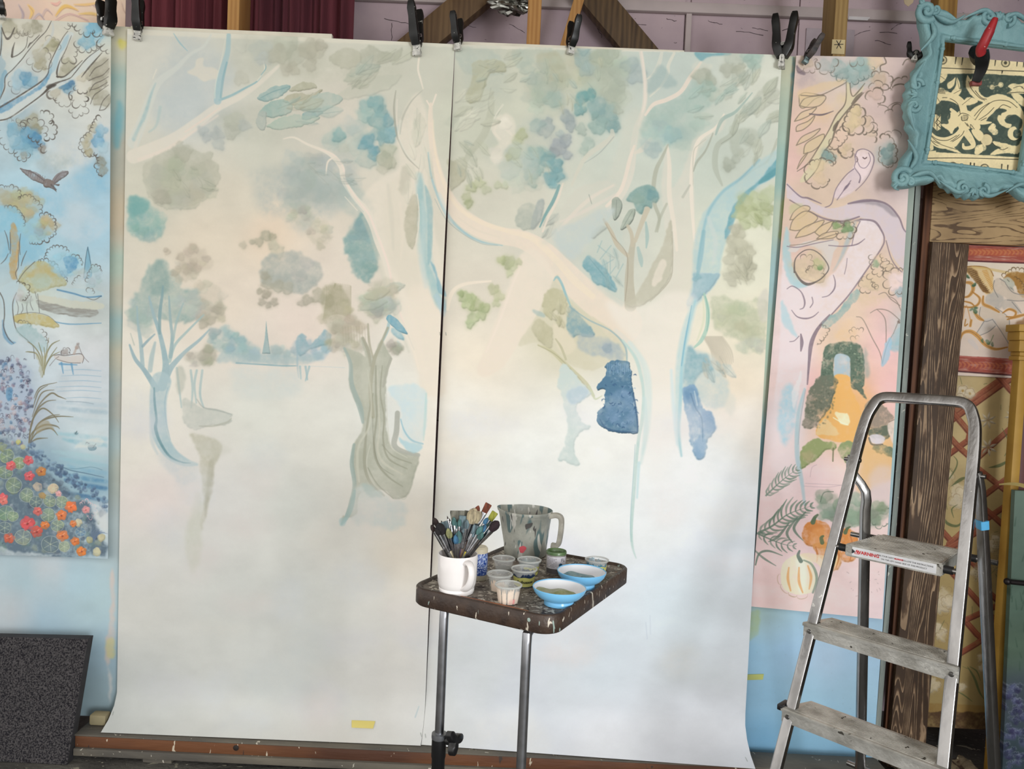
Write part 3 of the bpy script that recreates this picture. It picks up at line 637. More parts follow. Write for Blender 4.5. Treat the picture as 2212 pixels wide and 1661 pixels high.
    L([(1564,246),(1546,275),(1512,300),(1500,330),(1494,370),(1494,430),(1500,520)],[3,6,8,9,8,8,5],(240,228,212),.9,1.5)
    L([(1442,316),(1446,360),(1446,420),(1455,480),(1462,540)],[4,9,10,9,6],(236,224,208),.85,1.5)
    L([(1443,312),(1430,340),(1418,365),(1412,400),(1414,440),(1424,470),(1420,500)],[3,7,9,9,8,7,4],(176,178,160),.85,1.5)
    L([(1540,288),(1524,325),(1505,350),(1498,370)],[3,4,5,2],(164,166,150),.7); L([(1525,300),(1510,312),(1498,330),(1497,400)],[1.5,1.5,2,1],(196,192,176),.8)
    L([(1625,200),(1590,240),(1560,258),(1546,290)],[2,6,8,4],(150,176,168),.7); L([(1592,250),(1580,290),(1550,315),(1545,360),(1560,400)],[8,12,12,12,4],(176,182,166),.7,2); L([(1600,240),(1590,285),(1558,310)],[1,2,1.5],(138,144,130),.6)
    L([(1680,300),(1660,345),(1630,365),(1590,395)],[6,5,4,2],(176,180,162),.6); L([(1625,360),(1605,380),(1588,395)],[1.5,2,1],(150,140,124),.6)
    L([(1440,440),(1426,470),(1416,500)],[5,6,4],(170,172,154),.6); L([(1475,425),(1490,400)],[6,4],(186,186,172),.7)
    # blue limb
    P([(1690,318),(1676,376),(1640,402),(1612,430),(1590,472),(1570,520),(1560,552),(1552,600),(1525,636),(1498,662),(1484,664),(1495,600),(1500,520),(1515,470),(1535,440),(1560,410),(1600,385),(1645,345)],(178,206,208),.75,3,2,.3)
    P([(1690,330),(1678,374),(1636,402),(1608,432),(1588,474),(1570,515),(1566,500),(1580,455),(1604,420),(1640,390),(1664,360)],(96,160,188),.8,2.5,2,.3); P([(1676,362),(1678,376),(1640,398),(1646,384)],(78,146,176),.8,1.5,1)
    L([(1640,345),(1600,385),(1560,415),(1530,460),(1515,520),(1505,580)],[5,6,6,6,5,3],(130,182,200),.65,4); L([(1520,500),(1514,550),(1506,600)],[8,10,6],(130,178,196),.7,3)
    P([(1500,600),(1520,590),(1552,590),(1545,610),(1520,640),(1492,662),(1484,655),(1496,630)],(146,182,204),.8,2,3,.4,.15)
    L([(1530,470),(1545,520),(1540,570)],[8,10,6],(206,214,212),.5,4); D(1505,598,10,(110,160,186),.5)
    # foliage right edge
    for i,(u,v,r,c,a) in enumerate([(1612,440,22,(170,180,130),.65),(1640,435,22,(176,186,142),.6),(1660,420,20,(184,194,154),.6),(1600,460,18,(172,180,134),.6),(1630,470,20,(170,180,132),.65),(1655,480,14,(176,186,144),.6),(1608,485,14,(172,182,138),.6),(1655,450,16,(168,178,134),.6),(1588,495,14,(180,178,156),.7),(1600,505,12,(178,176,154),.7),(1590,530,24,(178,176,154),.6),(1610,550,22,(174,172,150),.65),(1600,580,28,(178,176,154),.6),(1622,575,12,(176,174,152),.6),(1580,600,18,(180,178,158),.6),(1575,560,14,(182,180,160),.5)]): D(u,v,r,c,a,.95,i)
    P([(1535,645),(1560,640),(1585,650),(1620,650),(1640,640),(1655,655),(1650,690),(1655,740),(1630,765),(1600,740),(1560,725),(1540,700)],(186,192,164),.65,3,8,.5,.08); M(1595,690,46,30,(180,188,156),14,16,.25,38)
    P([(1640,640),(1660,625),(1662,680),(1640,690)],(206,202,192),.6,3,5); M(1625,750,26,16,(188,196,176),8,12,.35,39)
    for i in range(14):
        t=i/13; S.line([(1520+40*t,728),(1535+44*t,755+16*math.sin(3*t)),(1540+44*t,780+16*math.sin(3*t))],[5,4,1.5],(184,176,158),.5,2)
    P([(1478,820),(1476,780),(1482,755),(1490,748),(1500,755),(1520,760),(1535,765),(1560,800),(1575,850),(1560,880),(1520,870)],(186,204,204),.65,5,5,.4); P([(1474,840),(1476,790),(1484,752),(1496,750),(1504,765),(1520,762),(1532,770),(1540,800),(1510,810),(1490,850)],(126,172,188),.65,3,4,.5,.2)
    P([(1560,850),(1590,860),(1580,900),(1565,880)],(212,214,204),.5,5,5)
    # window between the branches
    P([(1250,560),(1262,540),(1300,480),(1330,470),(1350,540),(1352,620),(1345,660),(1310,640),(1280,610)],(196,206,196),.6,5,4,.3)
    P([(1270,552),(1285,560),(1305,575),(1320,598),(1334,628),(1305,620),(1284,612),(1272,590),(1258,572)],(118,166,178),.85,1.5,3,.4,.2); L([(1272,556),(1300,590),(1330,625)],[1,2,1],(90,140,160),.5)
    for q in [[(1292,530),(1310,545)],[(1296,560),(1320,530)],[(1300,575),(1325,560)],[(1318,590),(1318,550)],[(1290,545),(1300,520)],[(1330,600),(1346,570)],[(1312,600),(1330,575)]]: L(q,[2,5,2],(146,178,180),.65,1.5)
    P([(1322,432),(1334,426),(1344,440),(1340,462),(1328,476),(1322,460)],(150,162,150),.8,1.2,1,.3,.4); L([(1332,432),(1330,470)],1.4,(110,122,114),.6)
    P([(1358,455),(1372,452),(1368,475),(1352,492),(1340,496),(1346,475)],(160,172,158),.8,1.2,1,.3,.4); L([(1366,455),(1345,492)],1.4,(116,128,118),.6)
    P([(1275,510),(1290,490),(1312,488),(1300,502),(1282,516)],(176,184,176),.7,2,2,.3,.3)
    P([(1352,432),(1366,412),(1385,402),(1400,398),(1416,408),(1424,425),(1418,438),(1410,436),(1408,450),(1394,446),(1386,462),(1374,456),(1370,440)],(124,160,156),.8,1.5,2,.35,.25); D(1408,420,12,(104,150,156),.5); D(1378,430,12,(136,164,150),.4)
    L([(1362,660),(1359,610),(1362,560),(1368,520)],[26,20,15,11],(188,182,162),.92,1.5); L([(1304,474),(1320,500),(1334,530),(1356,552)],[6,8,9,8],(196,186,164),.92); L([(1356,488),(1364,505),(1366,530)],[7,8,8],(196,186,164),.9); L([(1398,452),(1386,482),(1372,520)],[12,10,8],(198,188,166),.92)
    L([(1304,474),(1322,508),(1352,545),(1356,590),(1350,650)],[1,1.5,1.5,2,1.5],(146,132,112),.6)
    P([(1352,655),(1372,640),(1390,610),(1410,570),(1430,530),(1448,476),(1452,520),(1452,570),(1446,600),(1432,625),(1404,650),(1380,662),(1362,664)],(194,190,170),.9,1.5,2,.2,.15); P([(1408,610),(1420,575),(1432,560),(1440,570),(1432,590),(1428,605),(1412,620)],(228,218,202),.9,2,2)
    L([(1452,500),(1453,560),(1446,606),(1404,652)],[1.5,2,2,1],(166,160,140),.7); L([(1395,480),(1398,510),(1396,535)],[4,8,3],(150,182,180),.7); L([(1378,535),(1384,560),(1386,575)],[6,10,4],(158,186,182),.7)
    # join of limb and right trunk
    P([(1310,650),(1350,664),(1400,656),(1450,630),(1500,640),(1498,680),(1482,740),(1472,800),(1466,860),(1440,900),(1400,890),(1396,820),(1388,780),(1360,730),(1330,700)],(240,232,220),.75,9,3,.12)
    P([(1392,860),(1465,850),(1462,940),(1430,1040),(1385,1000)],(244,240,233),.5,25,6)
    L([(1330,715),(1356,742),(1380,775),(1394,820)],[10,16,14,6],(222,220,210),.6,5)
    P([(1200,598),(1210,606),(1222,640),(1250,664),(1290,690),(1330,720),(1352,752),(1350,785),(1310,790),(1280,800),(1240,790),(1200,770),(1160,740),(1120,745),(1160,680)],(212,206,180),.7,2,2,.3)
    L([(1196,606),(1203,598),(1213,612),(1224,642),(1232,660)],[2,5,5,5,3],(140,186,194),.85,1.2); L([(1230,662),(1270,690),(1320,715),(1350,748),(1354,785)],[2,3,3,4,3],(134,170,182),.7,1.5)
    P([(1176,632),(1190,625),(1214,628),(1224,660),(1215,682),(1200,668),(1192,690),(1176,672)],(190,186,152),.75,1.5,4,.35,.2); P([(1150,700),(1165,690),(1190,705),(1198,740),(1188,752),(1168,738),(1148,712)],(186,182,150),.75,1.5,4,.35,.2)
    P([(1225,668),(1240,664),(1262,690),(1285,715),(1280,728),(1250,725),(1236,730),(1224,705)],(126,162,172),.8,2,4,.5,.2); P([(1250,720),(1290,725),(1330,740),(1350,770),(1330,782),(1300,770),(1260,760)],(166,180,184),.65,4,6,.5); P([(1195,700),(1225,715),(1245,745),(1230,765),(1205,750)],(226,216,192),.8,3,3)
    D(1312,752,10,(120,146,180),.5); P([(1150,668),(1172,676),(1176,684),(1160,682)],(160,184,182),.7,2,2)
    # twigs and the pale figure-like tree
    L([(1162,745),(1190,758),(1214,780),(1240,806),(1266,830),(1282,855)],[3,7,9,12,10,6],(198,194,158),.9,1.5); L([(1200,732),(1212,750),(1222,776)],[3,5,5],(188,184,152),.85); L([(1162,746),(1200,766),(1240,805),(1275,845)],[1,1.5,1.5,1],(150,146,112),.6)
    P([(1216,785),(1206,810),(1206,835),(1216,860),(1222,900),(1226,930),(1220,960),(1206,992),(1222,998),(1236,1006),(1253,1002),(1244,985),(1240,960),(1252,935),(1276,922),(1256,908),(1244,880),(1262,862),(1282,850),(1268,836),(1240,806)],(202,216,212),.9,1.5,4,.3,.12); P([(1225,845),(1240,836),(1268,834),(1262,860),(1240,872),(1228,865)],(168,194,214),.6,3,5,.6)
    L([(1272,835),(1280,850),(1286,862),(1300,855)],[6,5,4,2],(200,206,172),.8)
    # sprays of long leaves among the boughs
    g = np.random.RandomState(12)
    def sprays(u, v, rx, ry, ang, n, ln, cols, a):
        for i in range(n):
            x, y = u + g.uniform(-rx, rx), v + g.uniform(-ry, ry); an = ang + g.uniform(-.5, .5); l = ln * g.uniform(.6, 1.3); w = l * g.uniform(.16, .28); c_, s_ = math.cos(an), math.sin(an)
            q = [(x, y), (x + l * .3 * c_ + w * s_, y + l * .3 * s_ - w * c_), (x + l * .75 * c_ + w * .7 * s_, y + l * .75 * s_ - w * .7 * c_), (x + l * c_, y + l * s_), (x + l * .6 * c_ - w * .8 * s_, y + l * .6 * s_ + w * .8 * c_), (x + l * .2 * c_ - w * .5 * s_, y + l * .2 * s_ + w * .5 * c_)]
            cl = np.array(cols[i % len(cols)]) + g.uniform(-6, 6); P(q, cl, a * g.uniform(.6, 1.2), 1.6, 2, .5, .3, jit=.06)
            if l > 24: L([(x, y), (x + l * .5 * c_ + 2 * s_, y + l * .5 * s_), (x + l * c_, y + l * s_)], [.6, 1.4, .6], cl * .84, .45)
    GG = [(186, 190, 168), (172, 178, 158), (196, 200, 182), (166, 180, 168)]; PL = [(220, 218, 200), (206, 208, 190), (196, 198, 178)]
    sprays(1010, 250, 30, 36, -.5, 12, 52, PL, .5); sprays(1010, 330, 26, 40, .9, 10, 40, GG, .4); sprays(1075, 160, 50, 34, -.4, 10, 36, GG, .4)
    sprays(800, 165, 60, 40, -.45, 12, 56, GG, .36); sprays(640, 235, 50, 40, -.3, 8, 44, [(150, 180, 174), (178, 180, 156)], .4); sprays(400, 380, 40, 30, .6, 10, 26, [(164, 168, 148), (184, 186, 168)], .35)
    sprays(1620, 230, 40, 50, -.75, 14, 52, GG, .42); sprays(1540, 215, 60, 40, -.5, 12, 34, [(160, 188, 178), (176, 190, 174)], .4); sprays(1600, 330, 40, 40, -.9, 8, 40, GG, .36)
    sprays(1230, 170, 70, 50, 1.2, 16, 30, [(178, 190, 172), (160, 182, 176), (190, 192, 166)], .4); sprays(1140, 330, 40, 40, .8, 10, 28, [(170, 190, 180), (186, 194, 172)], .4)
    sprays(790, 650, 50, 30, -.2, 12, 40, [(184, 186, 166), (170, 180, 168), (192, 188, 164)], .5); sprays(1600, 560, 26, 50, 1.4, 10, 30, [(186, 184, 160), (168, 166, 144)], .4); sprays(1620, 450, 34, 30, .9, 10, 28, [(162, 172, 122), (184, 192, 150)], .45)
    sprays(1205, 660, 20, 30, 1.2, 8, 28, [(184, 180, 146), (200, 196, 166)], .5); sprays(1310, 560, 26, 40, 1.0, 8, 34, [(140, 174, 176), (176, 196, 190)], .4); sprays(1540, 780, 24, 30, 1.1, 10, 32, [(186, 182, 164), (160, 186, 190)], .45)
    sprays(1180, 470, 30, 24, 2.2, 6, 36, [(172, 180, 172)], .45); sprays(900, 300, 24, 90, 1.4, 8, 60, PL, .3); sprays(700, 380, 60, 36, .3, 14, 30, [(158, 176, 172), (182, 190, 180)], .3)
    S.img[:] = S.img * .86 + B0 * .14
    S.cool(.72)
    # the fresh dark blue patches
    P([(1308,790),(1314,782),(1330,778),(1354,778),(1361,790),(1364,812),(1366,838),(1371,868),(1378,905),(1377,936),(1350,936),(1322,933),(1300,924),(1291,912),(1292,890),(1302,876),(1308,850),(1304,842),(1292,846),(1294,830),(1306,812)],(84,124,152),.96,1,3,.25,.35)
    P([(1318,850),(1345,845),(1366,855),(1372,900),(1360,925),(1330,922),(1312,900)],(120,152,182),.75,5,7,.7)
    g = np.random.RandomState(4)
    for i in range(90):
        u, v = g.uniform(1298,1372), g.uniform(785,930)
        if v < 850 and u < 1310: continue
        an = g.uniform(0, 6.28); r = g.uniform(3, 7)
        L([(u,v),(u+r*math.cos(an),v+r*math.sin(an)),(u+r*math.cos(an)+r*.7*math.cos(an+1.2),v+r*math.sin(an)+r*.7*math.sin(an+1.2))],g.uniform(1,2.4),[(48,80,118),(56,92,132),(150,178,200),(130,160,188)][i%4],.6,1,.3,.5)
    for i in range(12): L([(1312+4*i,784+g.uniform(-2,4)),(1313+4*i,795+g.uniform(0,16))],g.uniform(1,2.2),(150,180,206),.6,1)
    L([(1368,850),(1376,900),(1377,932)],[3,4,3],(56,92,128),.7); L([(1295,905),(1310,925),(1340,932),(1376,933)],[2,4,4,2],(54,88,124),.6)
    P([(1474,842),(1484,835),(1500,833),(1508,848),(1514,870),(1522,884),(1538,890),(1548,918),(1544,935),(1528,948),(1526,965),(1518,990),(1502,988),(1494,960),(1486,920),(1478,885)],(138,170,196),.9,1.5,4,.5,.2)
    P([(1480,845),(1500,836),(1510,860),(1512,885),(1500,890),(1488,870)],(108,146,180),.6,3,4,.5); P([(1522,888),(1538,892),(1546,920),(1530,940),(1514,930),(1512,905)],(104,142,180),.7,3,5,.5); L([(1492,850),(1502,880),(1516,905),(1518,955)],[2,3,3,1.5],(80,116,150),.6); L([(1500,845),(1506,875)],[3,4],(200,216,222),.6)
    P([(1500,950),(1522,950),(1518,985),(1504,985)],(140,172,202),.6,2,3)
    # cool edges of the right trunk
    L([(1345,735),(1372,772),(1384,810),(1390,850),(1388,900),(1380,945),(1374,1000),(1369,1070),(1364,1140),(1366,1180),(1374,1206)],[4,7,7,6,8,7,7,6,6,5,2],(190,214,208),.8,2,.2); L([(1360,740),(1392,790),(1400,850),(1396,930),(1384,1000)],[8,14,16,14,6],(210,226,222),.6,6)
    L([(1372,960),(1367,1040),(1362,1120),(1363,1170)],[1.2,1.6,1.6,1],(140,180,184),.6,1); L([(1392,860),(1395,930),(1388,980)],[8,10,4],(206,224,222),.6,4); L([(1380,1000),(1376,1075)],[7,4],(190,222,226),.6,3)
    L([(1502,650),(1486,700),(1476,745),(1468,800),(1466,860),(1464,930),(1472,985)],[10,18,20,18,16,12,3],(184,214,216),.6,6,.25); L([(1502,650),(1488,700),(1479,745),(1472,800),(1470,860),(1466,930),(1472,985)],[4,6,6,6,7,6,3],(166,206,214),.7,3,.25); L([(1450,800),(1455,880),(1462,960)],[6,8,4],(206,228,232),.6,5); L([(1494,660),(1480,735),(1472,790)],[2,3,2],(120,174,196),.6,1.2)
    L([(1521,634),(1529,668),(1527,706),(1515,735),(1500,750)],[4,8,8,8,4],(170,204,188),.85,1.5); L([(1518,640),(1520,690),(1506,735)],[3,5,4],(222,222,196),.8,2); L([(1524,640),(1531,680),(1527,715)],1.2,(110,160,150),.6)
    # limb twig, green sprays left of the slanting limb
    L([(966,668),(972,640),(985,622),(1010,612),(1060,607)],[6,9,8,7,4],(238,226,208),.92,2)
    for i,(u,v,r,c) in enumerate([(1004,640,14,(170,184,136)),(1018,645,12,(174,186,140)),(1012,655,14,(180,190,148)),(1030,660,16,(176,186,140)),(1048,665,12,(166,178,130)),(1040,680,12,(178,188,146)),(1020,688,14,(180,190,150)),(1015,700,10,(182,192,154)),(995,634,8,(164,178,130))]): D(u,v,r,c,.7,.95,i,edge=.3)
    for u,v,r,c in [(1066,625,12,(190,192,156)),(1078,640,12,(186,190,150)),(1072,655,9,(190,194,158)),(1084,562,10,(170,178,132)),(1098,566,14,(178,184,144)),(1108,575,11,(184,190,152)),(1100,590,8,(186,190,156)),(1120,566,8,(180,184,148))]: D(u,v,r,c,.6)
    # leaves hanging above the limb
    P([(1112,480),(1130,440),(1158,445),(1160,470),(1152,492),(1128,498)],(178,184,172),.7,2,4,.4,.1); P([(1148,470),(1160,435),(1175,432),(1172,460),(1155,495),(1146,490)],(168,176,172),.7,1.5,3,.4,.15)
    L([(1208,400),(1196,432),(1180,460),(1166,490)],[5,8,6,3],(124,164,164),.85,1.2); L([(1216,396),(1204,430),(1184,470),(1172,500)],[3,6,5,4],(230,218,202),.85,1.5)
    P([(1230,420),(1262,400),(1300,392),(1330,400),(1300,430),(1260,470),(1215,500),(1195,520),(1178,515),(1196,480)],(212,210,196),.6,4,4,.3); L([(1325,400),(1280,425),(1240,460),(1205,500)],[4,8,8,6],(226,216,202),.7,3); L([(1272,420),(1278,440)],1.2,(120,130,124),.6); L([(1210,478),(1232,470),(1270,452),(1330,420)],[4,6,8,6],(224,214,202),.6,3)
    P([(1190,500),(1240,480),(1290,455),(1330,450),(1310,480),(1260,540),(1240,560),(1215,545)],(196,206,202),.65,5,4,.4)
    # ---------- grey olive tree, left sheet ----------
    M(832,625,28,28,(190,186,166),10,14,.4,41); M(815,660,34,22,(180,182,164),12,15,.4,42); M(830,665,24,20,(170,182,170),10,14,.4,43)
    P([(785,640),(815,622),(845,626),(825,645),(800,650)],(186,184,162),.6,2,3,.3,.2); P([(778,665),(800,650),(838,650),(820,665),(790,672)],(172,182,166),.6,2,3,.3,.2)
    P([(690,640),(700,620),(718,612),(740,625),(752,650),(760,680),(745,690),(715,690),(700,680)],(172,168,142),.6,4,8,.5)
    for i in range(26):
        t=i/25; L([(698+58*t,690-12*math.sin(3*t)),(704+54*t,650-20*math.sin(3*t)),(706+50*t+6*math.sin(9*t),620-8*math.sin(3*t))],[2.2,1.8,1],(150,146,116),.4,1.2)
    M(735,690,40,26,(180,174,154),14,13,.36,44); M(730,725,32,22,(182,176,158),12,13,.4,45); M(720,745,16,12,(180,174,156),8,10,.45,46); M(760,730,28,36,(178,174,156),12,12,.35,47)
    for i in range(10): L([(740+6*i,705),(742+6*i,740)],1.6,(170,162,138),.35,1.5)
    P([(835,690),(842,680),(860,692),(875,710),(881,722),(862,716),(850,706)],(126,172,188),.85,1.2,1,.3,.2); P([(848,708),(866,718),(874,735),(862,732),(846,720)],(150,188,198),.8,1.5,1,.3,.2); L([(842,682),(838,710),(828,735)],[3,7,4],(150,186,192),.7,2); P([(858,735),(866,742),(870,756),(860,748)],(200,218,218),.7,1.5,1)
    M(852,752,12,16,(164,162,146),8,10,.5,48)
    P([(742,750),(752,770),(757,800),(752,820),(760,850),(774,878),(784,905),(782,932),(766,955),(760,985),(762,1015),(766,1045),(758,1075),(752,1100),(742,1128),(736,1132),(740,1115),(750,1118),(770,1110),(775,1070),(800,1060),(830,1060),(852,1078),(880,1070),(892,1042),(898,1020),(906,990),(900,978),(872,974),(850,968),(838,940),(834,900),(832,860),(838,800),(846,775),(838,760),(824,735),(806,770),(796,745),(780,730),(790,770),(775,760)],(180,182,166),.88,1.5,2,.2,.1)
    L([(744,752),(757,785),(760,830),(778,880),(784,912)],[5,8,10,12,6],(158,174,168),.75,2)
    for q,w_,c,a in [([(795,700),(798,740),(806,772)],[4,5,4],(176,172,152),.8),([(838,708),(822,745),(808,780),(800,840),(806,900)],[5,6,8,9,8],(170,168,148),.8),([(784,730),(796,760),(800,790)],[6,7,5],(168,166,148),.8),([(812,790),(812,850),(814,900),(808,960),(816,1000),(840,1030),(870,1050)],[3,4,4,5,5,4,2],(152,152,134),.65),([(826,790),(822,850),(830,900),(828,950),(840,990),(880,1012)],[2,3,3,4,4,2],(150,150,132),.6),
                     ([(806,850),(796,900),(790,950),(788,1000),(800,1040),(830,1070)],[3,4,5,8,8,4],(160,160,142),.7),([(794,800),(802,860),(798,920),(776,960),(772,1000),(776,1040)],[3,3,4,5,6,4],(206,206,190),.6),([(816,800),(818,870),(820,930),(816,970),(830,1000),(870,1024)],[2,3,4,5,5,3],(204,202,186),.65),([(835,850),(838,920),(846,965),(880,988)],[2,2,3,2],(206,206,192),.65),([(800,960),(792,1000),(804,1040),(836,1072)],[2,2.5,2.5,1.5],(208,208,194),.6),([(805,900),(808,960),(820,1004),(850,1026)],[1.2,1.6,1.6,1],(128,128,112),.5),([(765,960),(760,1000),(766,1046),(758,1085),(746,1120)],[6,9,9,8,6],(152,172,166),.7),([(826,960),(850,985),(890,1000)],[2,3,2],(150,150,132),.6),([(795,1010),(815,1045),(850,1076)],[2,3,2],(140,142,124),.6)]: L(q,w_,c,a,1.5)
    L([(859,892),(857,930),(852,960),(870,974),(905,982)],[11,12,12,10,8],(176,178,168),.9,1.5); L([(845,775),(836,800),(828,835)],[6,6,4],(176,176,162),.85)
    P([(790,760),(800,800),(800,860),(790,876),(782,850),(782,800)],(196,196,180),.5,3,2)
    P([(838,840),(870,830),(920,842),(922,900),(915,945),(908,975),(880,965),(868,930),(864,880)],(208,224,226),.75,4,4,.3); L([(866,905),(874,930),(890,950),(915,958)],[2,3,4,3],(134,184,202),.7,2); P([(862,945),(885,955),(912,960),(905,976),(880,972)],(170,208,218),.7,2,3); L([(922,850),(920,900),(916,950)],[4,6,3],(186,216,214),.7,3)
    P([(770,1055),(800,1050),(840,1075),(880,1090),(870,1130),(840,1142),(800,1135),(762,1120)],(200,209,204),.7,6,8,.4); P([(782,1045),(800,1048),(830,1070),(800,1075)],(166,188,184),.6,4,4); L([(766,1060),(760,1090),(750,1115),(738,1132)],[6,10,10,4],(158,184,180),.85,2)
    P([(735,1120),(750,1118),(745,1133),(735,1134)],(166,194,194),.7,2,2); L([(858,1070),(872,1078),(880,1072)],[1,2,1],(200,204,190),.7)
    for u,v,w_ in [(340,1555,12),(440,1580,16),(650,1588,20),(780,1592,18),(880,1602,20)]: L([(u,v),(u+w_,v+1)],[1,3,1],(188,194,192),.5,2)
    L([(905,1525),(898,1545)],[2,3],(170,190,196),.6); L([(1395,1345),(1398,1380)],2,(200,210,224),.5,2); L([(1404,1330),(1405,1370)],2,(206,216,228),.5,2)
    for q in [[(953,718),(954,724)],[(962,718),(963,724)],[(912,1573),(915,1580)],[(922,1576),(924,1583)],[(256,1530),(257,1536)],[(1593,1618),(1594,1625)]]: L(q,1,(110,116,110),.8)
    # ghost washes on the pale ground
    g = np.random.RandomState(9)
    for i in range(70):
        u, v = g.uniform(280,1590), g.uniform(880,1600)
        c = [(214,214,222),(226,214,210),(206,214,216),(230,226,216),(212,218,226)][i%5]
        c = np.array(c) + (10 if u > 950 else -8)
        rx, ry = g.uniform(25,80), g.uniform(20,60)
        P([(u+rx*math.cos(t)*k,v+ry*math.sin(t)*k) for t,k in zip(np.linspace(0,6.28,9)[:-1],g.uniform(.7,1.2,8))],c,.22,18,10,.4)
def paint_left(S):
    P, L, D, M, SC = S.poly, S.line, S.dab, S.leafmass, S.scallop
    K = (78,72,66); S.lw = 1.2
    S.base([(20,60,206,202,186),(120,90,205,200,184),(220,70,190,204,200),(60,160,196,206,204),(150,180,214,210,196),(230,140,210,206,190),(30,240,160,186,200),(120,250,198,203,198),(200,280,206,208,202),
            (60,330,172,194,204),(150,340,196,204,206),(200,370,150,190,220),(50,400,160,196,220),(120,430,160,190,214),(170,460,190,204,212),(210,430,150,186,214),(60,500,130,180,214),(130,540,160,196,220),(200,500,150,190,220),
            (90,640,190,200,190),(160,660,178,192,192),(200,680,176,184,180),(150,720,204,210,212),(200,760,210,212,214),(120,800,190,204,214),(190,800,196,206,216),(170,850,206,212,216),(180,900,198,210,216),(170,940,190,206,212),(200,960,204,210,208),
            (180,1000,146,182,200),(200,1040,110,152,188),(150,1010,140,176,198),(100,1000,120,150,180),(60,900,170,180,200),(30,850,150,170,200),(20,980,150,170,170),(60,1080,120,140,150),(100,1150,110,130,150),(200,1150,190,206,214),(220,1120,206,212,214),(180,1190,150,176,196)], .03)
    # sky washes
    for i,(u,v,rx,ry,c,a) in enumerate([(200,390,40,30,(126,178,220),.5),(170,410,50,40,(150,190,220),.5),(60,330,50,30,(150,186,206),.5),(150,330,50,40,(206,210,206),.5),(120,350,40,25,(160,176,176),.4),(100,440,50,40,(140,186,220),.5),(170,490,60,40,(180,200,216),.5),(60,540,50,30,(120,176,216),.5)]):
        P([(u+rx*math.cos(t)*k,v+ry*math.sin(t)*k) for t,k in zip(np.linspace(0,6.28,10)[:-1],np.random.RandomState(i).uniform(.7,1.2,9))],c,a,8,10,.7)
    # foliage washes at the head
    for i,(u,v,r,c,a) in enumerate([(20,60,18,(160,156,132),.6),(80,58,14,(150,146,124),.7),(60,60,12,(176,172,150),.5),(110,100,16,(160,156,120),.6),(120,95,10,(140,138,110),.6),(85,120,18,(172,168,146),.5),(90,140,14,(160,154,126),.6),(45,175,22,(150,184,206),.7),(55,168,14,(70,130,190),.7),(70,178,14,(110,160,196),.6),(150,145,18,(160,158,134),.6),(140,160,14,(150,146,122),.5),(190,90,20,(120,176,210),.7),(205,60,16,(110,170,214),.7),(215,80,14,(130,184,216),.6),(150,190,16,(90,140,180),.5),(140,185,12,(60,116,176),.6),(155,180,8,(50,100,170),.7),(220,150,22,(158,154,136),.6),(205,160,18,(166,162,142),.55),(215,180,18,(150,146,128),.6),(205,200,16,(158,154,132),.6),(225,215,20,(162,158,138),.55),(180,165,14,(190,184,164),.5),(120,200,14,(176,170,150),.5)]): D(u,v,r,c,a,.9,i,edge=.2)
    # great boughs
    P([(0,228),(25,214),(60,196),(95,172),(108,140),(118,118),(140,80),(150,70),(160,74),(150,96),(136,120),(130,150),(126,170),(150,160),(190,126),(218,106),(222,112),(190,150),(150,178),(110,198),(70,226),(40,246),(20,256),(0,262)],(200,208,206),.85,1.2,1,.3)
    P([(0,228),(40,210),(80,188),(104,160),(110,140),(112,160),(96,186),(60,208),(20,236),(0,244)],(96,146,196),.7,2,2,.5); P([(106,160),(118,126),(140,84),(150,76),(146,96),(130,120),(122,150)],(150,186,206),.6,2,1)
    P([(0,60),(4,60),(6,90),(4,120),(12,140),(0,210)],(140,170,186),.6,2,2); P([(0,212),(8,190),(14,170),(30,150),(50,132),(60,116),(62,96),(74,120),(95,96),(110,76),(114,60),(112,50),(116,50),(118,70),(108,90),(80,116),(50,140),(20,166),(10,200)],(196,200,196),.8,1.5,1,.3)
    P([(0,210),(10,180),(16,160),(10,150),(2,170)],(100,150,190),.6,2,2)
    for q,w in [([(0,232),(24,218),(60,196),(90,176),(104,160),(108,140),(118,118),(136,84),(148,68)],[3,3,2.5,2.5,2,2,1.5,1.5,1]),([(0,260),(22,254),(60,228),(90,206),(112,186),(128,178),(152,170),(164,158),(190,128),(218,108)],[2,2.5,2,2.5,5,3,1.5,1.5,1.5,1]),([(126,168),(124,156),(130,134),(142,112),(156,78)],[2,3,1.5,1.2,1]),([(4,60),(10,76),(16,84),(24,78),(32,60)],[2,2,4,3,1.5]),([(0,214),(10,190),(12,166),(28,150),(48,128),(60,112),(84,84),(100,68),(112,46)],[2,2,1.5,1.5,1.5,1.2,1.5,1.2,1]),([(26,122),(28,106),(32,92)],[4,3,1]),([(60,104),(66,94),(70,92),(86,76)],[1,3,2,1]),([(26,124),(40,118),(56,102),(60,80)],[2,1.5,1.2,1]),([(124,166),(140,166),(160,150),(180,132)],[3,2.5,2,1]),([(178,168),(196,146),(224,116)],[1,3,1]),([(0,120),(3,100),(4,60)],[1.5,2,1])]: L(q,w,K,.8,1,.3)
    P([(100,188),(112,182),(124,184),(110,192)],(60,54,50),.8,1.2,1)
    SC([(140,60),(150,50),(170,56),(178,68),(196,72),(208,66),(226,78)],10,1.5,K,.8,.6,1,-1); SC([(165,90),(178,104),(190,108),(206,100),(224,96)],12,1.4,K,.8,.6,2,-1); SC([(140,122),(150,132),(160,124),(166,106)],11,1.6,K,.75,.6,3,-1); SC([(220,85),(232,100),(240,118)],9,1.4,K,.8,.7,4,-1)
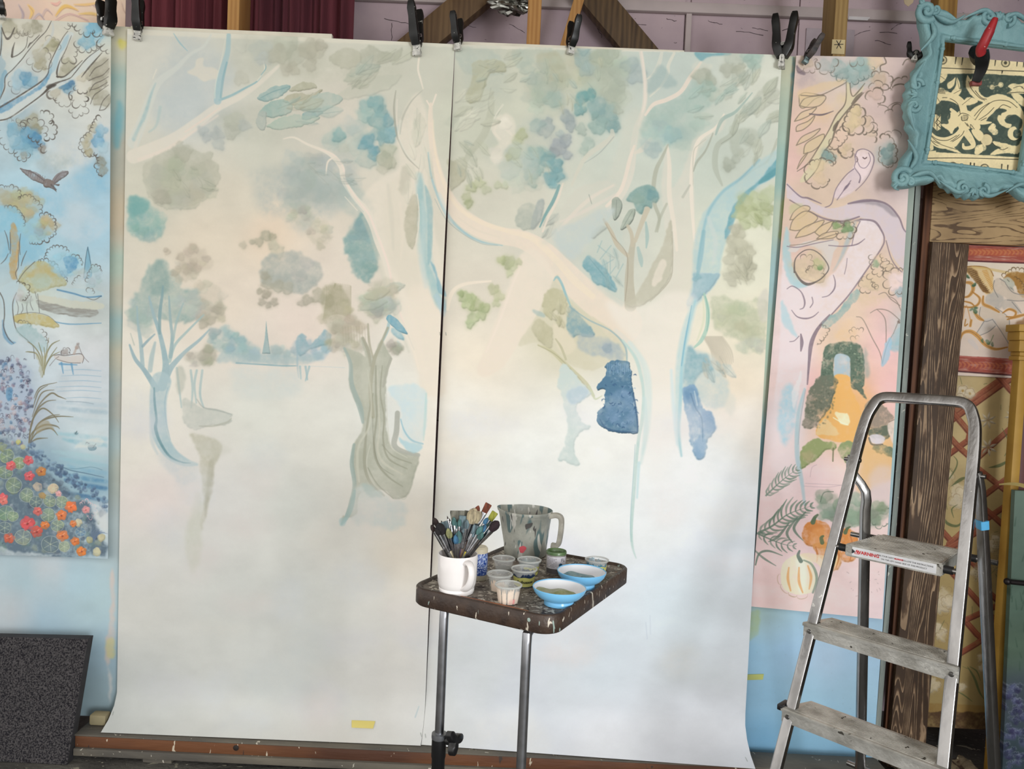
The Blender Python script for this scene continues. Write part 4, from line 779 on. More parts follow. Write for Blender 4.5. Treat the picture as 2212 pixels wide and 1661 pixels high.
    SC([(64,125),(76,140),(90,146),(104,136),(104,118),(94,106)],14,1.3,(100,96,88),.7,.5,5,-1); SC([(100,88),(110,82),(124,92),(126,108)],9,1,(110,106,96),.6,.5,6,1); SC([(24,175),(30,192),(46,194)],14,1.3,(100,100,100),.6,.4,7,-1); SC([(110,196),(116,210),(124,216)],10,2.5,(80,72,64),.7,.4,8,-1)
    SC([(124,212),(136,228),(150,220),(152,206)],14,1.4,K,.7,.5,9,-1); SC([(160,198),(164,222),(180,226),(186,208)],12,1.8,K,.75,.6,10,-1); SC([(152,236),(164,246),(178,246),(186,232)],10,1.3,K,.7,.6,11,-1); SC([(166,186),(176,200),(190,196)],10,1.5,K,.7,.6,12,-1)
    for q in [[(196,166),(208,150),(224,142),(238,130)],[(194,176),(208,170),(226,164),(240,150)],[(196,200),(206,184),(224,176),(238,168)],[(196,196),(214,192),(236,180)],[(198,226),(206,208),(220,198),(238,186)],[(218,240),(226,220),(240,206)],[(218,240),(230,238),(240,226)]]: L(q,[1.2,1.8,1.4,1],K,.7)
    for i in range(8):
        a=i*.7; SC([(30+8*i%40,62+6*(i%3)),(44+8*i%40,72)],7,1.1,(110,104,92),.6,.6,20+i,-1)
    # hanging sprays in the middle
    for i,(u,v,r,c,a) in enumerate([(30,280,16,(110,160,196),.6),(48,270,14,(160,158,132),.5),(70,262,16,(152,148,122),.6),(78,280,14,(140,138,112),.6),(60,292,18,(80,136,186),.7),(75,305,18,(70,126,184),.75),(45,310,18,(100,156,200),.6),(88,312,10,(90,140,190),.7),(92,322,9,(140,134,124),.7),(60,326,14,(110,160,190),.5),(30,305,14,(130,170,196),.5),(52,335,9,(150,152,140),.6)]): D(u,v,r,c,a,.9,i,edge=.2)
    SC([(0,272),(6,300),(20,322),(36,325),(48,346),(62,330)],9,1.4,K,.8,.6,31,-1); SC([(40,270),(52,280),(74,258),(90,274),(96,296)],10,1.3,K,.75,.6,32,1); SC([(64,290),(74,300),(90,304),(94,322),(102,326)],9,2,K,.75,.5,33,-1); SC([(88,246),(106,246),(112,258),(104,270),(122,276),(110,296),(96,298)],9,1.8,K,.8,.6,34,1); SC([(40,255),(44,270),(60,262)],8,1.2,K,.6,.5,35,-1); SC([(16,262),(30,262)],8,1.2,K,.6)
    for i,(u,v,r,c,a) in enumerate([(205,278,12,(176,172,150),.6),(195,300,12,(170,164,136),.65),(188,315,10,(168,160,130),.65),(195,330,10,(160,152,120),.7),(215,305,16,(96,150,204),.75),(222,285,14,(120,170,210),.6),(226,320,14,(150,186,206),.5),(222,350,12,(130,130,112),.6),(226,370,12,(136,134,112),.6)]): D(u,v,r,c,a,.9,i,edge=.2)
    SC([(222,256),(206,268),(204,280),(196,290),(180,306),(176,318),(186,326),(190,338),(204,330),(216,336),(218,350),(216,372),(226,380)],7,1.4,K,.8,.6,36,-1)
    # owl in flight
    P([(43,364),(56,366),(72,370),(88,378),(100,390),(96,398),(84,394),(70,388),(56,378)],(132,126,126),.85,1,1.5,.5,.3); P([(114,390),(122,378),(134,371),(148,370),(150,376),(140,384),(128,392),(118,398)],(128,122,124),.85,1,1.5,.5,.3)
    P([(94,390),(104,386),(114,390),(120,396),(130,398),(128,402),(118,400),(122,412),(124,416),(116,410),(108,406),(96,404)],(118,108,104),.9,1,.8,.5,.3); L([(44,365),(70,372),(96,390)],[1,2,2],(84,78,80),.7); L([(118,392),(130,376),(148,371)],1.2,(84,78,80),.6); L([(112,400),(122,410)],[4,3],(80,72,70),.7)
    for i in range(9): L([(58+5*i,368+1.6*i),(56+5*i,378+1.8*i)],1,(90,86,90),.5)
    # left trees
    M(30,425,40,26,(168,162,132),14,14,.45,41); M(60,440,34,28,(172,168,130),12,12,.5,42); M(100,490,20,22,(170,160,116),10,9,.5,43); P([(0,450),(20,445),(40,455),(54,478),(50,500),(30,495),(0,500)],(124,180,216),.65,3,4,.6); M(70,500,26,18,(140,176,186),8,11,.45,44)
    SC([(0,410),(20,405),(42,418),(40,430),(60,425),(80,440),(88,462)],6,1.3,K,.75,.6,45,1); SC([(88,470),(104,464),(116,478),(118,500),(108,512),(94,518),(80,524),(64,522)],6,1.5,K,.8,.6,46,1); SC([(10,450),(34,452),(50,474),(50,488)],8,1.2,K,.6,.5,47,1)
    P([(22,500),(28,480),(36,490),(42,520),(40,550),(36,580),(36,602),(26,600),(20,570),(24,540)],(176,150,100),.7,1.5,2,.5); P([(36,530),(44,525),(40,560),(36,590)],(196,156,96),.6,1.5,2)
    for q in [[(10,498),(16,515),(20,540)],[(22,502),(23,530),(22,548)],[(45,505),(42,530),(44,550)],[(40,540),(40,575),(34,590),(38,604)],[(58,542),(50,560),(46,574)],[(2,570),(12,560),(18,548)]]: L(q,[1,1.8,1.2],K,.7)
    P([(38,606),(46,590),(60,576),(78,566),(96,564),(112,572),(124,582),(136,598),(146,612),(140,618),(120,622),(90,628),(70,632),(56,620)],(172,170,126),.75,2,3,.5,.15); P([(60,596),(90,572),(110,574),(124,590),(110,600)],(180,160,100),.5,4,3); P([(70,600),(100,590),(110,615),(80,625)],(160,184,176),.5,4,3)
    L([(40,606),(54,586),(76,565)],1.3,K,.7); SC([(84,566),(100,565),(120,574),(130,590),(146,610)],6,1.2,K,.75,.6,48,1)
    M(140,570,34,24,(140,186,214),14,10,.45,49); P([(140,560),(160,556),(172,570),(165,585),(148,590)],(70,130,196),.7,2,4,.6); SC([(100,560),(110,540),(126,535),(150,545)],6,1.3,K,.75,.6,50,1); SC([(156,554),(172,558),(178,574)],6,1.3,K,.7,.6,51,1)
    P([(184,600),(187,560),(192,534),(198,560),(201,596),(190,602)],(110,160,196),.85,1,1); L([(183,600),(187,562),(192,534)],1.2,(60,84,110),.8); L([(192,536),(198,566),(201,590)],1.2,(60,84,110),.8); M(206,598,16,22,(160,182,190),10,9,.45,52); SC([(192,610),(200,582),(212,576),(222,588)],5,1.2,K,.75,.6,53,1); M(172,596,12,16,(176,190,190),6,8,.4,54); SC([(160,616),(168,602),(176,598)],5,1.1,K,.7,.6,55,1)
    # far banks
    P([(125,625),(160,622),(222,630),(222,645),(190,642),(150,636)],(170,196,206),.6,2,2); L([(125,626),(160,634),(190,642),(222,640)],[3,3,2.5,3],(70,120,180),.85,1.2); P([(82,640),(110,640),(160,648),(222,655),(222,668),(160,670),(120,660),(90,655)],(196,196,178),.7,2,2); P([(80,648),(110,655),(150,665),(210,670),(206,685),(150,682),(110,675),(86,664)],(140,140,134),.75,2,2,.5,.1,streak=(.3,1.5)); L([(100,690),(150,700),(222,698)],[1.5,2.5,1.5],(90,140,190),.75,1.2); SC([(192,632),(198,624),(204,636)],6,1.1,K,.6,.6,56,1); L([(190,643),(206,648),(222,640)],1.3,K,.6)
    P([(30,682),(60,676),(96,680),(114,690),(130,704),(120,708),(90,704),(60,700),(34,696)],(184,172,116),.8,1.5,2,.5,.15); L([(34,680),(70,675),(104,682),(128,702)],1.2,K,.5)
    # near left trunk and bush
    P([(0,630),(20,610),(40,610),(36,640),(30,665),(28,690),(32,710),(40,728),(36,740),(26,742),(14,730),(8,705),(8,680),(4,660)],(176,198,208),.8,1.5,1,.4); P([(8,690),(12,715),(24,736),(34,740),(24,744),(10,732),(4,705)],(80,130,190),.7,2,2); L([(0,632),(8,650),(10,680),(8,705),(18,730),(30,742)],[2,2,2,2,2,1],K,.75); L([(36,632),(28,655),(30,690),(38,715),(60,735),(72,748),(75,775)],[1,1.8,1.8,1.8,1.5,1.3,1],K,.75)
    for q in [[(36,650),(40,665),(38,678)],[(48,656),(50,668),(46,676)],[(60,650),(58,665),(60,678)],[(68,640),(66,655),(72,670)],[(82,635),(84,655),(86,676)],[(76,630),(80,645)]]: L(q,1.3,(90,90,90),.65)
    M(52,640,14,10,(170,176,170),8,8,.5,57); SC([(36,612),(52,616),(60,634),(48,648)],6,1.4,K,.75,.6,58,1)
    P([(36,715),(60,700),(88,720),(104,740),(100,760),(76,755),(60,738)],(150,180,184),.6,2,4,.5); SC([(40,700),(54,696),(64,706)],6,1,K,.6,.6,59,1); SC([(88,712),(96,728),(102,744)],7,1.2,K,.7,.6,60,1)
    # reeds
    for q,w in [([(92,800),(88,770),(74,748),(60,738)],2),([(94,805),(92,770),(84,740)],2),([(96,810),(100,770),(112,745),(130,735)],2.4),([(92,815),(104,780),(124,750)],2.2),([(96,808),(98,780),(96,750)],1.6),([(100,790),(112,770),(130,760)],1.8),([(90,790),(80,765),(64,760),(56,760)],2.2),([(94,800),(106,730)],1.4)]: L(q,[1,w,w,1],(120,116,84),.85)
    P([(76,760),(92,770),(102,756),(98,800),(90,815),(84,790)],(160,156,120),.5,2,3)
    # boat
    L([(118,768),(128,766),(140,768),(156,766),(172,764),(180,766),(183,774),(180,784)],[1.2,1.6,1.4,1.4,1.4,1.4,1.5,1],(90,80,78),.85); P([(118,768),(150,770),(180,766),(183,776),(176,784),(150,784),(126,778)],(200,188,178),.6,1,1); L([(124,776),(150,783),(176,784)],1.2,(90,80,78),.7); D(142,760,8,(140,126,120),.6,.8); D(168,750,5,(150,130,120),.7); D(170,742,3.5,(120,104,98),.8); L([(168,748),(162,764)],[3,5],(170,150,140),.6); SC([(136,766),(142,752),(152,764)],6,1.2,(80,72,70),.8,.4,61,1); L([(172,746),(178,762),(186,774),(194,782)],1,(100,90,90),.7); L([(108,790),(120,776),(128,770)],1.2,(100,92,90),.6)
    for q in [[(134,784),(138,806)],[(156,786),(160,808)],[(130,786),(168,788)]]: L(q,[4,2],(80,134,196),.75,1.5)
    for v in (800,812,824,836,845,860): L([(120+(v*7)%30,v),(180,v-2),(222,v+1)],[.8,1.6,1],(120,160,200),.55,1.2)
    # water
    for i,(v,c,a) in enumerate([(866,(170,190,206),.6),(880,(150,176,196),.5),(900,(176,196,206),.5),(935,(150,190,206),.6),(948,(130,178,200),.5),(975,(160,196,206),.5),(990,(140,180,200),.6),(1005,(120,164,200),.6),(1022,(80,130,184),.7),(1036,(66,112,172),.7),(1060,(64,106,164),.7),(1082,(76,116,170),.6)]):
        L([(110+(i*17)%40,v),(170,v+5+i*.4),(232,v+9+i)],[6,10,9],c,a,5,.6)
    L([(118,1000),(150,1014),(190,1022),(228,1030)],[1,1.8,1.5,1],(60,90,130),.7); L([(114,1004),(160,1012),(200,1008),(224,1014)],1.2,(80,120,150),.6); L([(145,867),(180,868),(205,872)],1.2,(120,140,160),.6)
    P([(192,962),(204,960),(212,966),(208,972),(196,972)],(110,140,160),.8,1,.5); SC([(188,960),(196,960)],6,1.3,(70,90,110),.8,.8,62,1); L([(204,966),(210,958)],1.4,(70,90,110),.8); D(166,936,5,(80,120,140),.7,.6); L([(165,936),(168,931)],1.3,(60,80,90),.8)
    P([(190,948),(222,946),(224,960),(180,968),(160,966)],(222,222,212),.5,3,3)
    # delphiniums and grasses at the near left
    g = np.random.RandomState(5)
    P([(0,790),(30,775),(60,790),(72,830),(80,870),(70,940),(60,960),(0,950)],(160,176,206),.7,6,8,.7)
    for i in range(170):
        u,v=g.uniform(0,70),g.uniform(772,960); u*= (.6+.4*min(1,(v-760)/80))
        c=[(96,110,160),(130,140,180),(150,130,160),(80,120,180),(176,170,190),(196,176,176),(70,80,120)][i%7]
        D(u,v,g.uniform(2.5,6),c,.7,.8,i,edge=.3)
    for i in range(60):
        u,v=g.uniform(0,66),g.uniform(775,955); SC([(u,v),(u+7,v+g.uniform(-3,3))],4,1,(50,50,80),.6,.8,i,1)
    P([(14,840),(26,838),(26,860),(16,864)],(60,120,190),.7,2,2)
    for q,w in [([(62,975),(66,930),(78,890),(100,868),(122,864)],3),([(62,975),(64,940),(72,905),(92,882),(115,895),(128,912)],3),([(64,960),(80,920),(106,900),(130,895)],3),([(66,955),(84,915),(120,900),(160,900)],3),([(62,965),(70,935),(96,918),(122,920),(130,926)],3.4),([(64,960),(80,935),(110,925),(126,940)],3.4),([(64,958),(80,948),(104,946)],3),([(66,930),(82,880),(110,850),(128,856),(144,862)],3),([(70,900),(90,850),(118,842)],2.4),([(72,880),(84,846),(104,832)],2.2),([(74,860),(88,836),(124,826)],2)]: L(q,[1.2,w*.7,w,w*.8,.8],(112,106,84),.9)
    P([(84,915),(104,910),(116,930),(100,925),(80,935)],(150,140,110),.6,2,3)
    # blue shrubs along the bank
    for i in range(130):
        t=g.uniform(0,1); u=62+170*t+g.uniform(-8,8); v=960+118*t+g.uniform(-6,22)
        D(u,v,g.uniform(2.5,6),[(70,96,150),(90,120,170),(56,80,130),(120,150,190)][i%4],.65,.8,i,edge=.3)
    # flower bed
    P([(0,960),(40,960),(70,990),(120,1030),(180,1080),(200,1100),(232,1190),(190,1200),(0,1200)],(84,104,128),.8,5,8,.8)
    for i in range(120):
        u=g.uniform(0,225); v=g.uniform(970+u*.55,1195); D(u,v,g.uniform(3,9),[(76,92,120),(110,140,130),(150,164,140),(170,180,190),(60,76,110)][i%5],.5,.8,i,edge=.3)
    for u,v,r,c in [(15,985,16,(126,146,106)),(5,965,10,(150,160,110)),(12,1020,16,(120,142,110)),(42,1000,14,(130,150,110)),(30,1048,18,(118,138,116)),(58,1070,16,(120,140,118)),(78,1084,14,(96,116,120)),(108,1082,14,(128,146,124)),(134,1084,14,(134,152,130)),(105,1112,16,(124,144,124)),(12,1108,18,(110,140,116)),(28,1115,12,(126,150,124)),(125,1135,14,(140,158,134)),(50,1160,18,(130,142,128)),(110,1175,20,(92,112,122)),(140,1180,12,(150,164,140)),(10,1140,14,(96,116,124)),(176,1148,12,(104,136,176)),(196,1165,8,(170,170,130)),(212,1190,10,(186,182,150)),(222,1160,9,(190,184,150)),(172,1128,9,(206,196,160)),(82,1052,11,(196,176,150)),(116,1055,12,(206,186,156)),(92,1070,8,(176,140,80)),(40,955,6,(190,190,120)),(50,965,6,(196,196,150))]:
        D(u,v,r,c,.88,.9,u,edge=.2,f=.9,mott=.6); 
        if r>11:
            for t in (0.4,1.5,2.6,3.7,4.9,5.9): L([(u,v),(u+r*.8*math.cos(t),v+r*.8*math.sin(t))],1,(190,200,170),.6)
            tt=np.linspace(0,6.28,14); L(np.stack((u+r*np.cos(tt),v+r*.9*np.sin(tt)),-1),.9,(206,212,190),.55)
    for u,v,r,c in [(62,994,11,(214,84,92)),(24,1006,11,(216,90,94)),(64,1028,11,(220,84,92)),(90,1018,11,(190,120,60)),(6,1075,11,(222,90,96)),(8,1082,9,(230,120,110)),(82,1104,10,(218,100,92)),(60,1130,16,(212,80,84)),(80,1148,13,(196,84,72)),(98,1134,10,(222,120,56)),(155,1094,13,(228,110,60)),(134,1112,12,(224,116,60)),(160,1130,8,(226,124,64)),(136,1156,13,(226,122,66)),(20,1162,12,(206,96,70)),(164,1168,10,(222,120,60)),(178,1190,11,(224,124,56)),(188,1100,9,(232,150,150)),(128,1066,7,(236,170,170))]:
        for k in range(5):
            t=k*1.257+u; D(u+r*.5*math.cos(t),v+r*.42*math.sin(t),r*.58,c,.9,.9,t,edge=.15,f=.9)
        L([(u-r*.5,v),(u,v-1),(u+r*.4,v-r*.4)],1,(246,200,180),.6); D(u,v+1,r*.18,(120,40,40),.7)
    SC([(176,1090),(188,1086),(204,1094),(204,1108),(190,1112)],5,1,(236,190,190),.8,.8,71,1)
    for i in range(6): L([(206,1166),(200+4*i,1150),(206+6*i,1136+3*i)],[.8,1.6,.8],(90,110,160),.7)
    P([(0,1182),(40,1192),(90,1196),(130,1198),(0,1203)],(206,216,216),.6,3,5); P([(200,1092),(232,1100),(234,1150),(216,1130)],(206,212,212),.7,4,4)
    L([(0,1201),(120,1203),(234,1206)],2,(190,204,210),.6)
    S.cool(.3); S.img[:] = S.img * .9 + .1 * np.array((.78, .79, .77), np.float32)
def paint_pink(S):
    P, L, D, M, SC = S.poly, S.line, S.dab, S.leafmass, S.scallop
    S.lw = 1.5; K = (112,100,88); KP=(120,104,116)
    S.base([(1740,140,206,186,180),(1800,150,196,190,186),(1900,140,210,188,178),(1960,150,196,176,172),(1730,210,214,186,168),(1800,220,210,190,174),(1900,230,206,182,176),(1960,220,190,170,170),(1730,290,220,186,174),(1800,300,216,188,166),(1900,290,206,182,170),(1720,350,216,180,172),(1790,360,206,186,164),(1930,330,186,180,176),(1920,400,200,178,176),(1970,430,214,196,192),
            (1740,430,206,184,164),(1800,480,210,188,166),(1740,560,214,184,170),(1900,480,212,190,180),(1830,480,208,184,160),(1900,600,214,190,168),(1950,650,216,190,180),(1850,680,222,198,172),(1900,680,230,190,186),(1800,740,222,196,170),(1920,740,236,188,188),(1950,700,180,192,192),(1720,640,224,208,208),(1720,760,226,208,212),(1700,900,220,208,212),(1760,830,230,188,190),(1800,860,226,176,110),(1860,880,226,172,104),(1920,840,230,184,184),(1930,880,226,190,188),(1900,960,222,178,116),(1880,1000,222,196,176),(1760,1040,232,204,206),(1830,1040,230,206,204),(1700,1050,226,206,206),(1760,1140,230,202,204),(1880,1060,216,198,196),(1930,1100,224,200,196),(1700,1180,234,208,208),(1740,1290,236,210,206),(1860,1290,232,208,206),(1900,1320,228,206,208),(1660,1250,236,206,204),(1680,1110,232,204,204)], .02)
    for i,(u,v,rx,ry,c,a) in enumerate([(1860,160,40,30,(160,178,174),.5),(1740,170,30,30,(176,160,160),.4),(1960,260,30,50,(170,160,160),.4),(1920,330,30,30,(160,168,164),.4),(1760,240,40,26,(216,186,150),.4),(1830,240,30,40,(214,194,156),.45),(1760,330,40,40,(200,186,150),.35),(1950,560,24,30,(206,186,160),.5),(1880,620,40,40,(214,190,160),.5),(1830,720,30,30,(222,190,150),.5),(1950,720,20,40,(160,184,186),.5)]):
        P([(u+rx*math.cos(t)*k,v+ry*math.sin(t)*k) for t,k in zip(np.linspace(0,6.28,10)[:-1],np.random.RandomState(i).uniform(.7,1.2,9))],c,a,8,10,.7)
    # head foliage
    for i,(u,v,r,c,a) in enumerate([(1780,142,16,(170,176,172),.5),(1812,145,18,(150,168,164),.65),(1845,155,20,(150,170,166),.65),(1860,140,18,(146,168,164),.7),(1870,158,16,(140,164,160),.7),(1840,172,14,(150,170,166),.6),(1820,160,14,(140,160,156),.6),(1740,135,16,(206,186,160),.5),(1890,132,18,(216,192,156),.5),(1900,170,16,(196,176,150),.4)]): D(u,v,r,c,a,.9,i,edge=.2)
    SC([(1724,140),(1740,148),(1756,152),(1764,138),(1758,130)],12,1.2,K,.7,.6,1,-1); SC([(1766,130),(1770,148),(1785,155),(1800,142),(1804,124)],16,1.3,K,.75,.4,2,-1); SC([(1802,150),(1812,164),(1826,168),(1838,176),(1852,170),(1866,164),(1880,160),(1884,144)],10,1.1,(96,110,106),.7,.6,3,-1); SC([(1836,130),(1850,132),(1866,128)],9,1,K,.6,.6,4,-1); L([(1910,124),(1914,136),(1902,142),(1902,152)],1.8,K,.85); L([(1950,140),(1956,130),(1966,126)],1.6,K,.8)
    P([(1720,140),(1730,150),(1740,158),(1734,162),(1722,155)],(110,96,104),.7,1.5,2)
    # long leaves, stem
    for q in [[(1726,206),(1740,200),(1770,205),(1780,206),(1760,214),(1740,232),(1728,230)],[(1727,228),(1740,212),(1775,206),(1784,212),(1770,228),(1745,232)],[(1716,262),(1730,244),(1750,236),(1764,232),(1750,248),(1730,258)],[(1720,284),(1722,272),(1745,262),(1760,250),(1752,266),(1735,280)],[(1720,314),(1732,296),(1756,284),(1772,278),(1760,292),(1742,304)],[(1736,332),(1740,312),(1760,298),(1780,290),(1776,308),(1756,326)],[(1722,365),(1730,345),(1745,330)]]:
        P(q,(206,186,150),.6,1.5,2,.4); L(q+[q[0]],1.3,K,.7)
    P([(1722,200),(1750,186),(1790,176),(1830,174),(1800,190),(1760,204),(1728,214)],(216,190,150),.6,3,3); L([(1730,206),(1770,206),(1810,188),(1828,178)],1.4,K,.7); L([(1749,246),(1775,248),(1800,240)],[2,2.4,1],(90,80,90),.7)
    P([(1828,180),(1834,180),(1838,210),(1842,208),(1860,190),(1866,184),(1862,200),(1842,228),(1820,252),(1806,272),(1798,300),(1780,330),(1764,370),(1740,392),(1728,390),(1752,350),(1776,308),(1792,280),(1806,252),(1826,222)],(206,196,164),.85,1.2,1,.3)
    for q,w in [([(1828,180),(1826,222),(1806,250),(1790,282),(1772,312),(1746,352),(1722,370)],[1,1.5,2,1.5,1.5,1.5,1]),([(1836,180),(1838,200),(1843,208),(1852,200),(1868,180)],[1.2,1.5,1.5,2,1]),([(1866,200),(1842,226),(1818,254),(1806,274),(1796,306),(1778,332),(1764,366),(1740,394)],[1,2.5,2,3,2,2.5,1.5,1]),([(1862,200),(1852,210),(1840,224)],[2,5,2]),([(1810,262),(1804,274),(1800,282)],[3,8,3])]: L(q,w,K,.8)
    # curly leaves
    for i,(u,v,r,c,a) in enumerate([(1850,240,12,(206,186,146),.6),(1846,262,14,(204,184,144),.6),(1836,276,12,(206,186,150),.6),(1868,262,14,(206,182,152),.5),(1880,285,12,(206,184,160),.5),(1900,175,16,(196,172,150),.5),(1892,200,18,(190,164,150),.45),(1786,335,12,(130,154,150),.75),(1796,342,10,(140,160,152),.7),(1916,330,14,(120,140,138),.75),(1918,345,14,(126,146,142),.7),(1924,318,9,(130,148,142),.7),(1766,360,16,(206,186,150),.5),(1770,385,14,(212,188,156),.5),(1818,330,10,(206,184,146),.5),(1830,318,10,(196,178,140),.5)]): D(u,v,r,c,a,.9,i,edge=.2)
    for q,st,sd,w in [([(1832,252),(1842,234),(1856,232),(1862,246),(1860,270),(1846,286),(1832,282),(1826,272),(1832,252)],14,1,1.8),([(1862,256),(1878,252),(1884,268),(1872,284),(1864,288)],14,1,1.4),([(1880,268),(1894,276),(1880,288),(1894,300),(1884,310)],12,1,1.6),([(1884,166),(1900,160),(1916,164),(1930,170),(1916,182),(1896,188)],14,1,1.3),([(1878,192),(1890,180),(1910,188),(1924,196)],16,1,1.4),([(1874,216),(1880,200),(1900,200),(1910,218),(1896,222)],14,1,1.6),([(1930,190),(1944,174),(1960,170)],20,1,1.6),([(1928,196),(1944,196),(1958,192)],20,1,1.3),([(1808,290),(1826,276),(1824,300),(1810,314),(1790,320)],10,1,1.4),([(1812,322),(1820,332),(1834,338),(1840,320)],10,-1,2.4),([(1800,318),(1798,300),(1812,306)],12,1,1.2),([(1904,300),(1916,292),(1926,310),(1934,324),(1930,344),(1920,360),(1908,352),(1902,335),(1904,316)],9,1,1.4),([(1902,300),(1914,290),(1936,288),(1946,300)],14,1,1.1),([(1760,348),(1748,360),(1744,378),(1750,392),(1770,402),(1782,398),(1790,386)],13,-1,1.7),([(1760,350),(1776,346),(1792,356),(1800,360)],10,1,1.2),([(1780,326),(1792,332),(1804,350),(1794,356)],8,1,1.2),([(1896,232),(1920,240),(1940,232),(1948,228)],26,1,1.0),([(1912,246),(1930,240),(1946,230)],22,1,1.2)]: SC(q,st,w,K,.8,.35,int(q[0][0]),sd)
    # owl on the bough
    P([(1846,340),(1850,328),(1862,322),(1876,326),(1886,338),(1886,352),(1878,372),(1866,392),(1850,408),(1830,422),(1812,430),(1800,425),(1806,408),(1822,386),(1840,366),(1846,350)],(226,206,206),.85,1.2,1,.3,.1)
    P([(1846,362),(1858,380),(1858,392),(1840,412),(1816,424),(1802,422),(1812,400),(1830,378)],(206,188,190),.7,2,2,.5)
    for q,w in [([(1847,340),(1852,326),(1866,322),(1882,330),(1888,346),(1880,372),(1866,394),(1848,412)],[1.2,1.4,1.2,1.4,1.6,1.3,1.2,1]),([(1850,342),(1858,360),(1870,362),(1880,346),(1876,330)],1),([(1846,332),(1848,350),(1846,362),(1858,380),(1856,394)],[1,1.2,1,1.5,2.4]),([(1844,365),(1826,380),(1806,408),(1796,440),(1782,448)],1.4),([(1836,396),(1828,404),(1822,412)],[1,3.5,1]),([(1838,390),(1822,412),(1808,432)],1.2)]: L(q,w,KP,.8)
    L([(1864,340),(1868,343),(1872,340)],1.4,(90,70,70),.9); L([(1850,338),(1853,345),(1850,350)],1.2,(110,90,90),.8)
    # bough and trunk
    P([(1700,395),(1716,412),(1740,428),(1762,440),(1790,450),(1820,446),(1836,438),(1862,432),(1890,434),(1916,442),(1936,462),(1948,486),(1962,506),(1976,516),(1978,560),(1978,602),(1960,590),(1940,572),(1926,548),(1916,520),(1908,500),(1896,484),(1878,474),(1856,470),(1820,476),(1790,472),(1760,458),(1730,444),(1706,430),(1700,425)],(206,192,196),.92,1.5,1,.25)
    P([(1834,440),(1862,432),(1892,434),(1918,444),(1940,468),(1926,466),(1900,446),(1860,440)],(150,140,146),.7,3,1); P([(1790,474),(1830,480),(1858,472),(1880,476),(1900,490),(1880,484),(1850,478),(1820,484)],(140,130,134),.7,2,1)
    P([(1858,476),(1880,474),(1900,490),(1908,510),(1900,540),(1880,570),(1860,600),(1836,636),(1810,664),(1790,684),(1772,700),(1758,722),(1752,750),(1748,800),(1738,860),(1730,900),(1700,915),(1672,890),(1684,760),(1686,640),(1692,560),(1704,590),(1716,612),(1746,616),(1780,604),(1800,590),(1820,560),(1840,520)],(224,211,212),.8,2.5,1,.25)
    P([(1672,870),(1738,860),(1732,960),(1728,1030),(1700,1020),(1664,1010)],(226,214,216),.6,14,6)
    P([(1850,480),(1836,520),(1818,560),(1798,588),(1812,560),(1826,520),(1840,488)],(170,180,182),.75,3,1); P([(1700,490),(1710,560),(1726,604),(1746,616),(1716,620),(1696,590),(1690,540)],(160,196,202),.75,3,2); P([(1690,650),(1704,680),(1716,710),(1722,728),(1706,716),(1688,690)],(170,202,210),.7,3,2)
    P([(1702,540),(1740,522),(1780,520),(1800,518),(1812,526),(1800,548),(1790,586),(1770,596),(1776,560),(1770,540),(1740,530),(1716,545)],(206,200,196),.8,1.5,1)
    for q,w in [([(1700,398),(1728,424),(1746,428),(1774,440)],[1.5,2,2.4,1.2]),([(1706,432),(1740,452),(1780,472),(1820,478),(1856,468)],[1.5,2,2.5,3,2]),([(1832,440),(1864,434),(1894,434),(1920,444),(1942,470),(1954,498),(1978,516)],[2,4,3,2.5,2.5,2,1.5]),([(1858,474),(1888,478),(1904,498),(1910,516),(1904,536),(1870,586),(1836,634),(1812,662),(1786,690),(1770,704)],[2,3,2.5,2,2,2,2,2,1.5,1.5]),([(1914,520),(1926,560),(1944,584),(1970,600)],[1.3,1.5,1.5,1.2]),([(1858,478),(1846,504),(1840,530)],[1.2,1.5,1.2]),([(1792,680),(1776,698),(1762,718),(1752,744),(1748,780),(1744,830)],[2,4,5,6,4,2]),([(1700,532),(1724,534),(1760,526),(1800,518)],[1.2,1.5,1.3,1]),([(1790,530),(1820,532),(1850,528),(1868,516)],[1.2,1.6,1.8,1]),([(1700,624),(1712,618),(1730,630),(1738,650),(1736,664),(1728,668)],[1,1.3,1.5,2.4,1.6,1]),([(1754,642),(1756,654),(1750,664)],1.4),([(1710,670),(1722,684),(1740,688),(1756,684),(1768,674)],[1,1.5,2.2,1.6,1]),([(1776,642),(1790,638),(1802,624),(1804,608),(1800,594)],[1,1.4,2,1.6,1]),([(1706,738),(1716,736),(1726,726)],1.2),([(1830,558),(1828,575),(1824,592)],1),([(1730,722),(1732,740),(1730,758)],[2,5,2])]: L(q,w,KP,.75)
    D(1752,578,36,(206,186,158),.85,.92,.2,rag=.06); L([(1716,588),(1718,560),(1736,542),(1756,540),(1776,554),(1790,578),(1780,596),(1764,608),(1744,614),(1728,604),(1716,584)],[2.5,1.5,1.3,1.3,1.5,1.5,1.5,2,4,3,2],(96,88,84),.85); SC([(1730,560),(1744,556),(1752,568),(1738,580)],8,1.1,K,.7,.6,61,1); SC([(1744,590),(1752,580),(1770,582),(1774,598)],8,1.1,K,.7,.6,62,1); D(1768,570,12,(176,176,130),.6); D(1772,578,6,(120,150,100),.7)
    # green sprig, leaves at left
    for q in [[(1706,475),(1716,456),(1736,444),(1750,450),(1730,470)],[(1706,496),(1714,474),(1740,456),(1766,470),(1745,490),(1722,498)],[(1718,514),(1730,496),(1752,484),(1780,476),(1766,496),(1744,508)],[(1760,502),(1774,488),(1800,478),(1790,496),(1774,510)],[(1764,516),(1780,504),(1810,500),(1800,514)]]: P(q,(206,182,146),.7,1.5,1,.4); L(q+[q[0]],1.3,K,.7)
